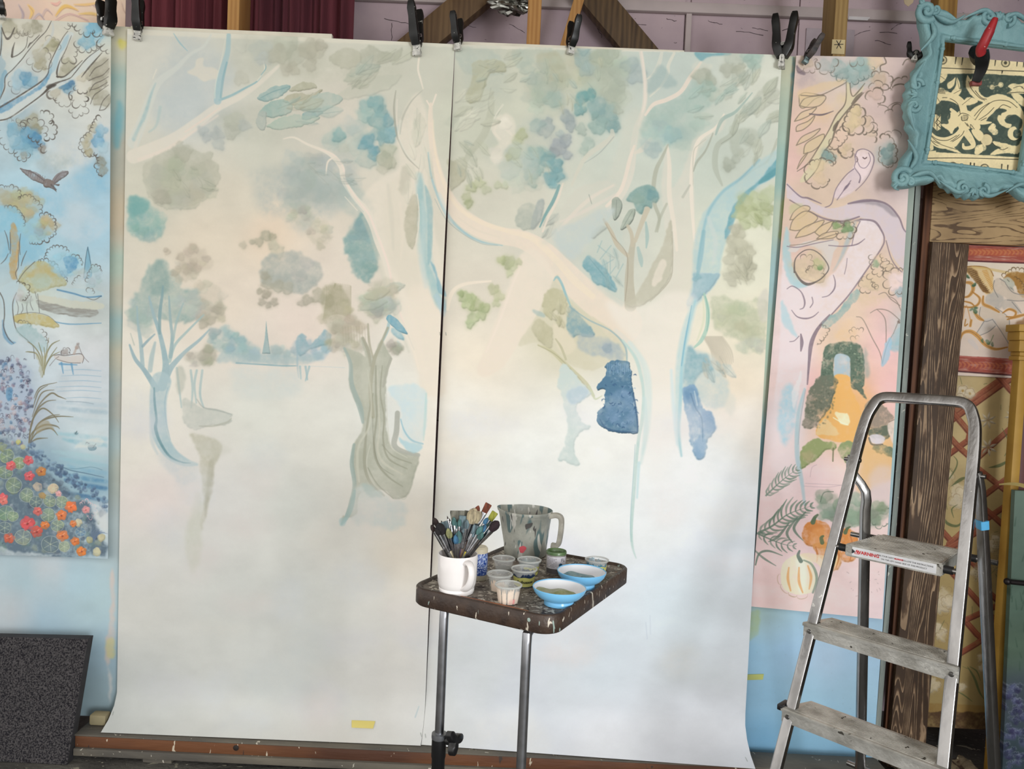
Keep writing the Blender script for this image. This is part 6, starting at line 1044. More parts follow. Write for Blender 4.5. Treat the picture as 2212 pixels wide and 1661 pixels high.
# painted batten at the foot of the sheets, on its plinth
M_batten = mat('painted_batten', (112,70,42), .7, 0, (84,52,36), 14, (.2, 1, 1), .3, 60, (((206,194,172), 46, .70), ((60,48,42), 22, .68)), sstretch=(1.2, 1, .35))
M_plinth = mat('grey_plinth_paint', (112,106,94), .8, 0, (88,84,78), 9, (.4, 1, 1), .3, 60, (((190,184,170), 50, .70),))
rail = thing('foot_rail', 'long brown batten with grey top spattered with paint under the big pale mural', 'rail', (-.1, -.07, 0))
obj('batten', box(nb(), -1.485, 1.33, -.118, -.016, .046, .086, .003), M_batten, rail)
obj('batten_top', box(nb(), -1.487, 1.332, -.120, -.014, .086, .092, .002), M_plinth, rail)
obj('plinth', box(nb(), -1.485, 1.335, -.128, -.012, 0.020, .046, .003), M_plinth, rail)
for k, x in enumerate((-1.2, -.3, .7)): obj('foot', box(nb(), x - .05, x + .05, -.11, -.03, 0, .020), M_plinth, rail)
q = at_y(510, 1615, -.118); obj('screw_head', lathe(nb(), [(0, -.001), (.009, -.001), (.010, .002), (.005, .004), (0, .004)], seg=16, M=Matrix.Translation(q) @ Matrix.Rotation(math.pi / 2, 4, 'X')), mat('dark_hole', (40,30,26), .7), rail)
bl = at_y(222, 1565, -.06)
tag(obj('wood_block', box(nb(), -1.472, -1.412, -.058, -.016, .0922, .131, .008), mat('dusty_pine', (176,158,116), .8, 0, (150,140,110), 12, bump=.2)), 'small pale wood block on the batten beside the dark foam board', 'wood block')

# whitewashed battens that the big sheets are clamped to
M_wb = mat('whitewashed_batten', (226,220,202), .7, 0, (212,206,188), 9, bump=.1)
tag(obj('top_batten', box(nb(), -1.412, -.705, .008, .030, 2.36, 2.563, .002), M_wb), 'whitewashed batten edge along the top of the left half mural', 'batten')
tag(obj('top_batten', box(nb(), -.262, .525, .008, .030, 2.36, 2.555, .002), M_wb), 'whitewashed batten edge along the top of the right half mural', 'batten')
# timbers behind the sheets
M_pine = wood('fresh_pine', (180,136,80), (150,104,54), 7, 'Z', dist=2.5); M_pine2 = wood('greenish_pine', (156,128,80), (124,96,54), 6, 'Z', dist=3)
M_old = wood('old_brown_timber', (98,76,50), (60,44,28), 5, 'Z', dist=6)
def post(name, xa, xb, y0, y1, lab, m, ztop=3.4, lean=0.0, zb=.0):
    o = obj(name, beam(nb(), ((xa + xb) / 2, (y0 + y1) / 2, zb), ((xa + xb) / 2 + lean, (y0 + y1) / 2, ztop), xb - xa, y1 - y0), m)
    return tag(o, lab, 'timber post')
post('timber_post', -1.098, -1.055, .07, .18, 'upright pine post in front of the maroon curtain', M_pine)
post('timber_post', -.026, .022, .07, .115, 'upright orange pine post nearest the silver foil', M_pine)
pst = post('timber_post', 1.062, 1.108, .07, .19, 'upright pine post with star note stuck to it', M_pine2)
post('timber_post', 1.470, 1.540, .16, .22, 'upright mustard pine post behind the blue ornate frame', wood('mustard_pine', (150,114,54), (118,84,36), 6, 'Z'), zb=2.32)
o = obj('timber_strut', beam(nb(), (.02, .24, 2.25), (.235, .24, 3.1), .038, .03), M_pine); tag(o, 'thin leaning pine strut between post and dark diagonal brace', 'timber strut')
M_d1 = wood('brown_brace_timber', (104,80,52), (78,56,34), 5, 'Z', dist=5)
for p_, q_, lab, mm in (((-.56, .44, 2.62), (-.06, .44, 3.06), 'dark diagonal brace rising right towards the silver foil', M_d1), ((.55, .44, 2.58), (.12, .44, 3.04), 'dark knotty diagonal brace falling right beside pine strut', M_old)):
    tag(obj('timber_brace', beam(nb(), p_, q_, .112, .06), mm), lab, 'timber brace')
# star note
a_ = [at_y(u, v, .0665) for u, v in ((1798, 85), (1826, 86), (1824, 117), (1796, 116))]
nt_ = thing('paper_note', 'square cream note with drawn star on pine post', 'note', tuple(a_[3]))
obj('paper', prism(nb(), [(0,), (1,), (2,), (3,)], lambda i: a_[i], lambda i: a_[i] + np.array((0, .003, 0))), mat('note_paper', (206,186,140), .8), nt_)
c_ = at_y(1812, 96, .0655); bs = nb()
for k in range(3):
    a = math.pi * k / 3 + .08; d = Vector((math.cos(a), 0, math.sin(a))) * .016; beam(bs, Vector(c_) - d, Vector(c_) + d, .0022, .001, bev=0)
obj('star_mark', bs, mat('ink', (40,36,34), .7), nt_)
a_ = [at_y(u, v, .523) for u, v in ((1834, 35), (1880, 37), (1874, 44), (1832, 42))]
tag(obj('tape_strip', prism(nb(), [(0,), (1,), (2,), (3,)], lambda i: a_[i], lambda i: a_[i] + np.array((0, .002, 0))), mat('white_tape', (206,200,200), .6)), 'strip of white tape on the lilac rail beside star note post', 'tape')
# foil
bm = nb(); bmesh.ops.create_icosphere(bm, subdivisions=4, radius=1); g = np.random.RandomState(3); c_ = at_y(1108, 4, .33)
for v in bm.verts:
    p = v.co.normalized(); k = 1 + .22 * math.sin(7 * p.x + 3 * p.z) * math.cos(6 * p.y + 2 * p.x) + .12 * math.sin(17 * p.z + 9 * p.x) + g.uniform(-.06, .06)
    v.co = Vector((p.x * .085 * k, p.y * .04 * k, p.z * .045 * k)) + Vector(c_)
tag(obj('foil_wad', bm, mat('foil', (176,176,170), .28, 1.0), sharp=12), 'crumpled silver foil wad hanging above the pine post', 'foil')
# curtain
bm = nb(); rows = []; n = 220
for j, z in enumerate((2.35, 2.6, 2.8, 3.0, 3.3)):
    rows.append([bm.verts.new((-1.545 + .83 * i / n, .36 + .028 * math.sin(i * .23 + 1.5 * math.sin(i * .06)) + .012 * math.sin(i * .61 + z), z)) for i in range(n + 1)])
quadify(bm, rows); bmesh.ops.solidify(bm, geom=bm.faces[:], thickness=.003)
tag(obj('curtain', bm, mat('maroon_velvet', (104,44,52), .9, 0, (76,30,40), 4, (1, 1, .2), .2, 120)), 'pleated maroon curtain hanging behind the top of the pale mural', 'curtain')
rod = obj('curtain_pole', tube(nb(), [(-1.62, .36, 3.33), (-.62, .36, 3.33)], .014), M_old); tag(rod, 'pole that carries the maroon curtain', 'curtain pole')

q = [at_y(u, v, .5515) for u, v in ((1951, -8), (1976, -8), (1972, 6), (1962, 14), (1954, 8))]
struct('paint_drip', prism(nb(), [(k,) for k in range(5)], lambda i: q[i], lambda i: q[i] + np.array((0, .003, 0))), mat('cream_drip', (212,190,156), .6), wall)
g = np.random.RandomState(14); bm = nb()                    # cracks in the old paint
for u, v, l, a in ((830, 40, 60, .2), (846, 50, 40, 1.6), (980, 50, 50, .2), (1100, 52, 40, .6), (1340, 46, 60, .1), (1290, 60, 24, 1.2), (1440, 40, 24, .2), (1530, 45, 30, .3), (1590, 68, 60, .1), (1625, 60, 34, .2), (1690, 66, 40, -.3), (1840, 80, 44, -.3), (1900, 70, 40, .2), (1925, 64, 30, -.5), (1890, 88, 30, .1)):
    x, y = u, v
    for k in range(6):
        x2, y2 = x + l / 6 * math.cos(a) + g.uniform(-2, 2), y + l / 6 * math.sin(a) + g.uniform(-2, 2)
        beam(bm, at_y(x, y, .552), at_y(x2, y2, .552), .0022 * g.uniform(.5, 1.3), .0012, bev=0); x, y = x2, y2
c_ = struct('paint_crack', bm, mat('crack_dark', (92,78,82), .9), wall); c_['kind'] = 'stuff'  # the cracks' own dark tone
# =============================== the painted sheets ===============================
S = Sheet(-1.46, .90, 0, 2.58, 0.0, 640); paint_main(S); M_main = painted('pale_wood_mural', S, G_MAIN)
L_ = hang('mural_sheet', ((-1.419, 2.549), (-.2735, 2.541), (-.2865, .070), (-1.402, .066)), 0.0, S, M_main, (.105, .09), gap=.0045, bow=lambda s, t: -.012 * max(0, 4 * t * (1 - t)) * s ** 6)
tag(L_, 'left half of big pale woodland mural, with lake, spire and grey tree', 'painted sheet')
R_ = hang('mural_sheet', ((-.2725, 2.541), (.862, 2.550), (.866, .057), (-.2855, .071)), 0.002, S, M_main, (.085, .140), curl_h=.15, bow=lambda s, t: .010 * max(0, 1 - s * 30) * 4 * t * (1 - t))
tag(R_, 'right half of big pale woodland mural, with dark blue patches', 'painted sheet')
S2 = S
S = Sheet(-2.25, -1.42, .55, 2.62, .015, 860); paint_left(S)
o = hang('mural_sheet', ((-2.24, 2.585), (-1.478, 2.566), (-1.448, .676), (-2.21, .660)), .015, S, painted('lake_mural', S, G_LEFT), bow=lambda s, t: -.012 * s ** 5)
tag(o, 'blue lake mural with flying owl and nasturtiums at the far left', 'painted sheet')
S = Sheet(.85, 1.42, .40, 2.60, .02, 860); paint_pink(S)
o = hang('mural_sheet', ((.917, 2.557), (1.334, 2.566), (1.342, .582), (.869, .606)), .02, S, painted('pink_mural', S, G_PINK))
tag(o, 'pink mural with perched owl, garden path and pumpkins', 'painted sheet')

def paint_backing(S):
    S.base([(100,1230,196,200,204),(60,1250,170,196,206),(160,1250,168,196,208),(30,1320,190,196,200),(90,1340,162,190,206),(180,1330,172,196,204),(130,1390,160,186,202),(220,1400,160,186,200),(200,1500,150,172,180),(215,1300,176,200,206),(240,1000,176,204,206),(255,500,214,202,184),(256,120,206,202,186),
            (262,95,214,206,180),(250,170,150,190,190),(260,220,190,196,186),(250,270,140,188,196),(270,300,196,180,160),(248,480,206,186,156),(252,560,176,202,190),(262,640,206,196,176),(250,700,160,196,200),(262,760,206,196,172),(246,850,160,196,206),(262,860,206,180,156),(245,960,176,200,206),(258,1000,206,190,166),(242,1150,190,204,206)], .02)
    for q,c in [([(238,1240),(246,1240),(246,1380),(240,1420),(232,1440),(226,1400),(236,1330)],(206,196,190)),([(228,1385),(246,1382),(246,1420),(230,1420)],(206,202,150)),([(232,1440),(240,1470),(236,1520)],(206,206,204))]: S.poly(q,c,.7,3,4,.4)
    S.dab(264,95,10,(214,206,110),.8,1,0,edge=0,f=3)
    S.poly([(252,220),(266,230),(262,290),(256,320),(244,310)],(110,176,190),.6,5,3); S.line([(276,70),(272,600),(262,1240)],2,(206,202,190),.6)
def paint_backing2(S):
    S.base([(1705,130,196,196,170),(1705,250,176,192,176),(1700,380,150,186,180),(1698,450,190,200,180),(1690,600,160,190,192),(1682,750,176,200,180),(1670,850,196,206,184),(1660,950,150,196,206),(1650,1100,160,200,206),(1640,1240,150,184,190),(1640,1330,176,200,190),(1630,1400,150,192,220),(1660,1350,168,200,220),(1700,1400,160,196,226),(1780,1420,176,200,222),(1850,1420,160,190,214),(1660,1500,140,180,206),(1740,1500,160,196,216),(1850,1500,156,190,210),(1650,1600,116,164,196),(1750,1600,140,186,214),(1850,1620,130,176,206),(1960,700,150,164,160),(1990,500,150,160,150),(1930,1200,160,180,186)], .02)
    for q,c in [([(1712,130),(1720,150),(1716,300),(1710,250)],(110,170,190)),([(1690,430),(1700,440),(1694,520),(1684,500)],(176,196,120)),([(1662,880),(1672,880),(1668,930),(1660,930)],(120,160,110)),([(1650,1000),(1662,1000),(1656,1100),(1648,1090)],(120,190,214)),([(1615,1330),(1640,1320),(1636,1370),(1616,1380)],(170,190,150))]: S.poly(q,c,.6,4,4,.4)
    for i in range(60):
        g=np.random.RandomState(i); S.line([(g.uniform(1610,1900),g.uniform(1340,1640)),(g.uniform(1610,1900),g.uniform(1340,1640))][:1]*2,1.2,(120,130,140),.5)
S = Sheet(-2.3, -1.38, .05, 2.62, .03, 420); paint_backing(S)
o = hang('backing_sheet', ((-2.28, 2.575), (-1.405, 2.568), (-1.405, .083), (-2.28, .075)), .032, S, painted('pale_blue_backing', S, G_LEFT)); tag(o, 'plain pale blue backing sheet behind the lake mural', 'backing sheet')
S = Sheet(.84, 1.46, 0, 2.62, .04, 420); paint_backing2(S); M_back2 = painted('sky_blue_backing', S, G_PINK)
bk = thing('backing_sheet', 'sky blue backing sheet behind the pink mural, with grey rounded edge', 'backing sheet', (1.12, .04, .02))
hang('sheet', ((.872, 2.562), (1.372, 2.57), (1.352, .0225), (.872, .0225)), .042, S, M_back2, parent=bk)
bm = nb(); rows = []
for z, xo in ((2.575, 1.372), (2.0, 1.372), (1.2, 1.368), (.5, 1.358), (.0225, 1.352)):
    rows.append([bm.verts.new((xo + .030 * math.sin(a), .072 - .030 * math.cos(a), z)) for a in np.linspace(0, math.pi * .9, 12)])
quadify(bm, rows); obj('rolled_edge', bm, mat('grey_green_edge', (150,158,152), .8, 0, (120,128,124), 10, (1, 1, .3), .4, 90, (((196,196,186), 40, .68),)), bk)
def strip(name, pts, y, m, lab, cat='masking tape', parent=None):
    a = [at_y(u, v, y) for u, v in pts]
    o = obj(name, prism(nb(), [(k,) for k in range(len(a))], lambda i: a[i], lambda i: a[i] + np.array((0, .0012, 0))), m, parent)
    return tag(o, lab, cat) if parent is None else o
M_tape = mat('yellow_tape', (222,206,120), .6, 0, (212,196,112), 8)
a = [at_y(*p) for p in ((760, 1555, -.0265), (811, 1557, -.0265), (806, 1573, -.0455), (760, 1571, -.0455))]
mid = [(a[0] + a[3]) / 2, (a[1] + a[2]) / 2]
bm = nb(); rows = [[bm.verts.new(tuple(np.array(p) - (0, .004 if k == 1 else .002, 0))) for p in q] for k, q in enumerate((a[:2], mid, [a[3], a[2]]))]; quadify(bm, rows); bmesh.ops.solidify(bm, geom=bm.faces[:], thickness=.001); obj('tape', bm, M_tape, L_)
strip('tape', [(1614, 1457), (1650, 1456), (1648, 1468), (1613, 1469)], .0385, mat('green_yellow_tape', (198,204,120), .6), 'short piece of yellow tape on the sky blue backing right of the big mural')

# old painting behind, top left
def paint_old(S):
    S.base([(20,20,176,156,146),(120,20,206,180,160),(220,20,210,186,166),(280,20,176,156,140),(60,30,190,170,156),(200,40,196,168,150)], .03)
    for q,w,c in [([(60,10),(70,24),(64,40)],9,(214,170,90)),([(90,36),(100,20),(112,30)],4,(170,150,150)),([(120,34),(140,14),(168,22)],9,(206,160,76)),([(170,30),(200,30),(230,40)],7,(212,168,90)),([(120,44),(150,30),(190,44)],3,(170,140,140)),([(200,10),(214,24),(210,44)],3,(176,150,150)),([(160,10),(190,10),(216,4)],6,(206,164,100)),([(40,10),(50,30),(46,44)],6,(150,140,150)),([(262,5),(268,24),(284,40)],4,(176,150,130)),([(110,6),(122,10),(130,2)],8,(206,150,140)),([(70,44),(84,30),(96,44)],4,(160,150,160))]: S.line(q,[2,w,2],c,.7,2); S.line(np.array(q)+(2,3),1.2,(130,110,110),.6)
S = Sheet(-2.3, -1.55, 2.4, 3.3, .30, 400); paint_old(S)
o = hang('scroll_painting', ((-2.28, 3.28), (-1.585, 3.28), (-1.585, 2.45), (-2.28, 2.45)), .30, S, painted('old_scroll_painting', S, .62), nx=8, nz=8); tag(o, 'dusty pink painting with ochre scrolls behind the lake mural', 'painted sheet')

# right-hand group: grained planks, cherub sheet, trellis sheet
def grain_paint(name, lo, hi, ax, knots):
    m, nt, b, N, Lk = _nodes(name); b.inputs['Roughness'].default_value = .7
    tc = N('ShaderNodeTexCoord'); mp = N('ShaderNodeMapping'); mp.inputs['Scale'].default_value = (1, 1, .055) if ax == 'Z' else (.2, 1, 1); Lk(tc.outputs['Object'], mp.inputs[0])
    n0 = N('ShaderNodeTexNoise'); n0.inputs['Scale'].default_value = 6 if ax == 'Z' else 7; n0.inputs['Detail'].default_value = 2; Lk(mp.outputs[0], n0.inputs[0])
    k = N('ShaderNodeMath'); k.operation = 'MULTIPLY'; Lk(n0.outputs[0], k.inputs[0]); k.inputs[1].default_value = 62 if ax == 'Z' else 26
    fr = N('ShaderNodeMath'); fr.operation = 'FRACT'; Lk(k.outputs[0], fr.inputs[0])
    n1 = N('ShaderNodeTexNoise'); n1.inputs['Scale'].default_value = 60; n1.inputs['Detail'].default_value = 3
    mp2 = N('ShaderNodeMapping'); mp2.inputs['Scale'].default_value = (1, 1, .3) if ax == 'Z' else (.3, 1, 1); Lk(tc.outputs['Object'], mp2.inputs[0]); Lk(mp2.outputs[0], n1.inputs[0])
    a = N('ShaderNodeMath'); a.operation = 'MULTIPLY_ADD'; Lk(n1.outputs[0], a.inputs[0]); a.inputs[1].default_value = 1.1; Lk(fr.outputs[0], a.inputs[2])
    o = ramp(nt, a.outputs[0], [(.62, rgb(*lo)), (.80, rgb(*hi))] if ax == 'X' else [(.62, rgb(*hi)), (.84, rgb(*lo)), (1.1, rgb(*[c * .8 for c in lo]))])
    n3 = N('ShaderNodeTexNoise'); n3.inputs['Scale'].default_value = 6; n3.inputs['Detail'].default_value = 5; Lk(tc.outputs['Object'], n3.inputs[0])
    mx = N('ShaderNodeMix'); mx.data_type = 'RGBA'; mx.blend_type = 'MULTIPLY'; mx.inputs[0].default_value = .75; Lk(o, mx.inputs[6]); Lk(ramp(nt, n3.outputs[0], [(.3, (.42, .38, .34, 1)), (.6, (1, 1, 1, 1))]), mx.inputs[7])
    Lk(mx.outputs[2], b.inputs['Base Color']); return m
tag(obj('grained_plank', box(nb(), 1.473, 2.10, .118, .140, 1.949, 2.30, .003), grain_paint('limed_oak_graining', (104,78,50), (176,146,104), 'X', 1)), 'level plank with limed oak graining under the blue frame', 'plank')
tag(obj('grained_plank', beam(nb(), (1.500, .105, .0), (1.537, .105, 1.944), .134, .024, bev=.003), grain_paint('dark_oak_graining', (90,67,48), (160,134,106), 'Z', 1)), 'upright dark oak grained plank behind the stepladder', 'plank')
tag(obj('edge_batten', beam(nb(), (1.440, .13, .0), (1.462, .13, 2.2), .026, .02), wood('red_brown_edge', (110,70,44), (76,46,30), 6, 'Z')), 'narrow red brown batten beside the grained planks', 'batten')
S = Sheet(1.55, 2.15, 1.44, 1.98, .15, 900); paint_cherub(S)
tag(hang('cherub_painting', ((1.612, 1.948), (2.12, 1.948), (2.12, 1.467), (1.600, 1.467)), .15, S, painted('cherub_painting', S, 1.0), nx=6, nz=6), 'painted panel of winged cherub between brick red borders', 'painted sheet')
S = Sheet(1.45, 2.05, .12, 1.48, .16, 800); paint_trellis(S)
tag(hang('trellis_painting', ((1.56, 1.466), (2.02, 1.466), (2.02, .13), (1.56, .13)), .16, S, painted('trellis_painting', S, 1.25), nx=6, nz=6), 'ochre painting of red trellis with white flowers', 'painted sheet')
# far right
ypil = thing('yellow_pilaster', 'slim mustard yellow pilaster with moulded capital at right edge', 'pilaster', (1.80, .02, 0)); M_yel = mat('mustard_paint', (176,138,58), .6, 0, (150,112,40), 5)
obj('shaft', box(nb(), 1.752, 1.782, 0, .04, 0, 1.55, .003), M_yel, ypil)
bm = nb()
for a, b, e in ((1.53, 1.545, .008), (1.545, 1.56, .003), (1.56, 1.60, .012), (1.60, 1.63, .018), (1.63, 1.655, .026)): box(bm, 1.752 - e, 1.84 + e, -e, .05, a, b, .003)
obj('capital', bm, M_yel, ypil)
obj('maroon_edge', box(nb(), 1.783, 1.812, .004, .04, 0, 1.55, .002), mat('maroon_edge_paint', (98,56,52), .6, 0, (78,46,48), 6), ypil)
def paint_leafy(S):
    S.base([(2180,1080,110,130,118),(2200,1200,96,116,104),(2190,1400,84,104,88),(2200,1500,70,80,90),(2190,1640,60,76,84),(2210,1300,90,112,98)], .05)
    g=np.random.RandomState(1)
    for i in range(26): u,v=g.uniform(2165,2212),g.uniform(1080,1460); S.line([(u,v),(u+g.uniform(-4,8),v-g.uniform(10,24))],[3,1],(60,84,70),.6)
    for i in range(70):
        u,v=g.uniform(2165,2212),g.uniform(1480,1661); S.dab(u,v,g.uniform(3,8),[(64,62,100),(90,96,130),(50,54,84)][i%3],.7,.8,i,edge=.3)
        S.scallop([(u-6,v),(u,v-5),(u+6,v)],4,1,(150,156,176),.5,.6,i)
S = Sheet(1.70, 2.10, 0, 1.12, -.05, 600); paint_leafy(S); M_lf = painted('leafy_panel', S, 1.25)
pn = hang('leafy_panel', ((1.736, 1.078), (2.08, 1.078), (2.08, .0), (1.764, .0)), -.05, S, M_lf, nx=4, nz=6, thick=.02); tag(pn, 'dark green panel with purple flowers at the right edge', 'painted panel')
bm = nb(); rows = []
for i in range(9):
    s = i / 8; rows.append([bm.verts.new(tuple(at_y(2158 + 90 * s, 1045 + 16 * s - 10 * math.sin(3 * s) + w * (3 + 10 * s), -.09 + .02 * w)) ) for w in (0, 1)])
quadify(bm, rows); bmesh.ops.solidify(bm, geom=bm.faces[:], thickness=.001)
tag(obj('paper_scrap', bm, mat('pale_yellow_paper', (214,190,120), .7)), 'curling scrap of pale yellow paper on top of green panel', 'paper')
c_ = at_y(2176, 1256, -.07)
ck = thing('clamp_bar', 'dark iron clamp bar with round end beside yellow pilaster', 'clamp', tuple(c_)); M_iron = mat('dark_iron', (38,32,32), .45, .6)
obj('bar', tube(nb(), [tuple(c_), tuple(c_ + np.array((.10, .0, -.006)))], .009), M_iron, ck); bm = nb(); bmesh.ops.create_uvsphere(bm, u_segments=16, v_segments=10, radius=.012, matrix=Matrix.Translation(Vector(c_))); obj('round_end', bm, M_iron, ck)
# spattered cloth on the floor at right
bm = nb(); g = np.random.RandomState(8); nx_, ny_ = 44, 30; rows = []
for j in range(ny_ + 1):
    rows.append([bm.verts.new((1.412 + .316 * i / nx_, -.46 + .54 * j / ny_, .012 + .10 * max(0, (j / ny_ - .55)) + .012 * math.sin(i * .7 + j * .4) * math.sin(j * .5) + .006 * g.rand())) for i in range(nx_ + 1)])
quadify(bm, rows); bmesh.ops.solidify(bm, geom=bm.faces[:], thickness=.004)
tag(obj('dust_sheet', bm, mat('spattered_cloth', (122,108,84), .9, 0, (54,42,30), 9, bump=.6, bscale=50, spots=(((34,26,20), 16, .58), ((176,164,136), 24, .66), ((60,40,26), 9, .6)))), 'crumpled dust sheet caked with brown paint behind the stepladder', 'dust sheet')
# foam board
fb = [at_y(0 - 260, 1370, -.075), at_y(190, 1380, -.075), at_z(145, 1652, .002), at_z(-260, 1652, .002)]
fb[3][1] = fb[2][1]
dn = np.array((0, .034, 0)); bm = nb(); rows = []
g = np.random.RandomState(2); nxf, nzf = 130, 110; gr = np.zeros((nzf + 1, nxf + 1, 3))
for j in range(nzf + 1):
    for i in range(nxf + 1):
        s, t = i / nxf, j / nzf; gr[j, i] = (fb[0] * (1 - s) + fb[1] * s) * (1 - t) + (fb[3] * (1 - s) + fb[2] * s) * t
        if 0 < i < nxf and 0 < j < nzf: gr[j, i, 1] -= .0035 * g.rand() + .0015 * math.sin(i * 1.3) * math.sin(j * 1.1)
F = [[bm.verts.new(tuple(p)) for p in r] for r in gr]; B = [[bm.verts.new(tuple(gr[j, i] + dn)) for i in (0, nxf)] for j in (0, nzf)]
quadify(bm, F)
bm.faces.new((B[0][0], B[0][1], B[1][1], B[1][0])); bm.faces.new([*F[0], B[0][1], B[0][0]]); bm.faces.new([*F[-1], B[1][1], B[1][0]])
bm.faces.new([*[r[-1] for r in F], B[1][1], B[0][1]]); bm.faces.new([*[r[0] for r in F], B[1][0], B[0][0]])
for f in bm.faces:
    if len(f.verts) > 4 or f.calc_area() > .02: f.material_index = 1
tag(obj('foam_board', bm, [mat('charcoal_foam', (92,89,90), .95, 0, (38,37,42), 200, bump=.6, bscale=400, detail=3, lo=.40, hi=.60, spec=.1), mat('foam_cut_edge', (54,53,56), .9, 0, (46,45,48), 30)], sharp=60), 'thick charcoal foam board with pitted face leaning at bottom left', 'foam board')
# =============================== spring clamps ===============================
M_blk = mat('black_nylon', (9,9,9), .42, 0, (6,6,6), 20, spots=(((170,168,160), 90, .72),))
M_jaw = mat('painted_steel', (216,214,206), .4, 0, (176,174,168), 60, spots=(((40,40,40), 120, .62),))
M_steel = mat('bright_steel', (180,180,178), .25, 1.0)
def clamp(px_top, px_bot, y, label, splay=.35, turn=0.0, jaw=M_jaw, grip=M_blk, w=.026, scale_w=1.0):
    A, B = at_y(*px_top, y), at_y(*px_bot, y)
    Lh = float(np.hypot(A[0] - B[0], A[2] - B[2])); ang = math.atan2(A[0] - B[0], A[2] - B[2])
    t = thing('spring_clamp', label, 'clamp', (B[0], y, B[2]), 'clamps along the top of the sheets')
    M = Matrix.Translation((B[0], y, B[2])) @ Matrix.Rotation(ang, 4, 'Y') @ Matrix.Rotation(turn, 4, 'Z')
    w = w * scale_w
    for sd in (-1, 1):          # front and back arm: jaw below the pivot, handle above it
        bm = nb(); pts = [(0, sd * .006, .20 * Lh), (0, sd * .016, .32 * Lh), (0, sd * .022, .44 * Lh), (0, sd * (.022 + splay * .10 * Lh), .62 * Lh), (0, sd * (.024 + splay * .26 * Lh), .84 * Lh), (0, sd * (.024 + splay * .34 * Lh), .97 * Lh)]
        pts = [Vector((p[0], p[1], p[2])) for p in spline(pts, False, .004)]
        tube(bm, pts, [w * .46, w * .5, w * .58, w * .52, w * .46, w * .50, w * .34], 12, flat=.62, square=True); bmesh.ops.transform(bm, matrix=M, verts=bm.verts)
        hd = obj('handle', bm, grip, t)
        bm = nb(); box(bm, -w * .42, w * .42, sd * .004 - .0035, sd * .004 + .0035, .03 * Lh, .30 * Lh, .0015); box(bm, -w * .48, w * .48, sd * .005 - .005, sd * .005 + .005, -.01 * Lh, .09 * Lh, .002)
        for k in (.12, .17, .22): box(bm, -w * .3, w * .3, sd * .004 - .005, sd * .004 + .005, k * Lh, k * Lh + .002)
        bmesh.ops.transform(bm, matrix=M, verts=bm.verts); obj('jaw', bm, jaw, t)
    bm = nb(); tube(bm, [(-w * .6, 0, .38 * Lh), (w * .6, 0, .38 * Lh)], .006, 10); bmesh.ops.transform(bm, matrix=M, verts=bm.verts); obj('pivot_pin', bm, M_steel, t)
    bm = nb(); tube(bm, [(w * .3 * math.cos(a) * .0 - w * .35 + w * .7 * i / 40, .011 * math.cos(a), .38 * Lh + .011 * math.sin(a)) for i, a in enumerate(np.linspace(0, 8 * math.pi, 41))], .0016, 6); bmesh.ops.transform(bm, matrix=M, verts=bm.verts); obj('coil_spring', bm, M_steel, t)
    return t
clamp((-2, -8), (4, 40), -.005, 'black spring clamp cut off by the top left corner', .3, .5)
clamp((228, -6), (234, 76), -.005, 'black spring clamp with forked handles on the lake mural corner', .16, 1.05, w=.036)
clamp((299, -12), (297, 86), -.012, 'black spring clamp with whitened jaw at the big mural left corner', .25, .2)
clamp((897, 8), (901, 120), -.012, 'largest black spring clamp, just left of the join in the big mural', .25, -.25, w=.030)
clamp((986, 30), (989, 108), -.012, 'slim black spring clamp over the join in the big mural', .25, -.3, w=.024)
clamp((1243, 37), (1232, 116), -.012, 'slim black spring clamp below the thin leaning pine strut', .25, .35, w=.024)
clamp((1697, 26), (1688, 146), -.012, 'black spring clamp with forked handles on the big mural right corner', .12, 1.15, w=.044)
clamp((1771, 77), (1738, 136), -.005, 'small tilted dark spring clamp at the top of the pink mural', .12, .1, w=.020, grip=mat('paint_caked_nylon', (70,60,56), .6, 0, (30,28,28), 60), jaw=mat('paint_caked_steel', (130,150,150), .5, .3, (60,66,66), 70))
clamp((1985, 92), (1974, 132), .01, 'small black spring clamp half hidden by the blue frame', .3, 1.2, w=.024)

# =============================== ornate frame ===============================
FA = math.radians(-4.7); FC = np.array((1.531, -.045, 2.385)); HW, HH = .157, .2015
ca, sa = math.cos(FA), math.sin(FA)
def fr(s, t, d=0.0):            # frame's own plane to the room; d towards the viewer
    return (FC[0] + s * ca - t * sa, FC[1] - d, FC[2] + s * sa + t * ca)
def f_off(p, horiz):
    b = .082 + .026 * math.exp(-(p / .42) ** 2) - .020 * math.exp(-((abs(p) - .70) / .13) ** 2) + .022 * math.exp(-((abs(p) - 1.0) / .12) ** 2)
    return b + .0035 * math.sin(p * 34) * (1 if abs(p) < .9 else 0) + .004 * math.exp(-((abs(p) - .2) / .05) ** 2) + (.006 if horiz else 0)
inn, out, crn = [], [], []
for side in range(4):
    n = 120
    for i in range(n):
        p = -1 + 2 * i / n
        if side == 0: a, b, nrm = p * HW, HH, (0, 1)
        elif side == 1: a, b, nrm = HW, -p * HH, (1, 0)
        elif side == 2: a, b, nrm = -p * HW, -HH, (0, -1)
        else: a, b, nrm = -HW, p * HH, (-1, 0)
        o_ = f_off(p, side in (0, 2)); q = abs(p) ** 6
        sg = (np.sign(a) if nrm[0] == 0 else nrm[0], np.sign(b) if nrm[1] == 0 else nrm[1])
        e = o_ * (q * .95) if abs(p) > .3 else 0
        ex = (a + nrm[0] * o_ + (sg[0] * e if nrm[0] == 0 else 0), b + nrm[1] * o_ + (sg[1] * e if nrm[1] == 0 else 0))
        inn.append((a, b)); out.append(ex); crn.append(q)
bm = nb(); NR = 26; rows = []; N_ = len(inn)
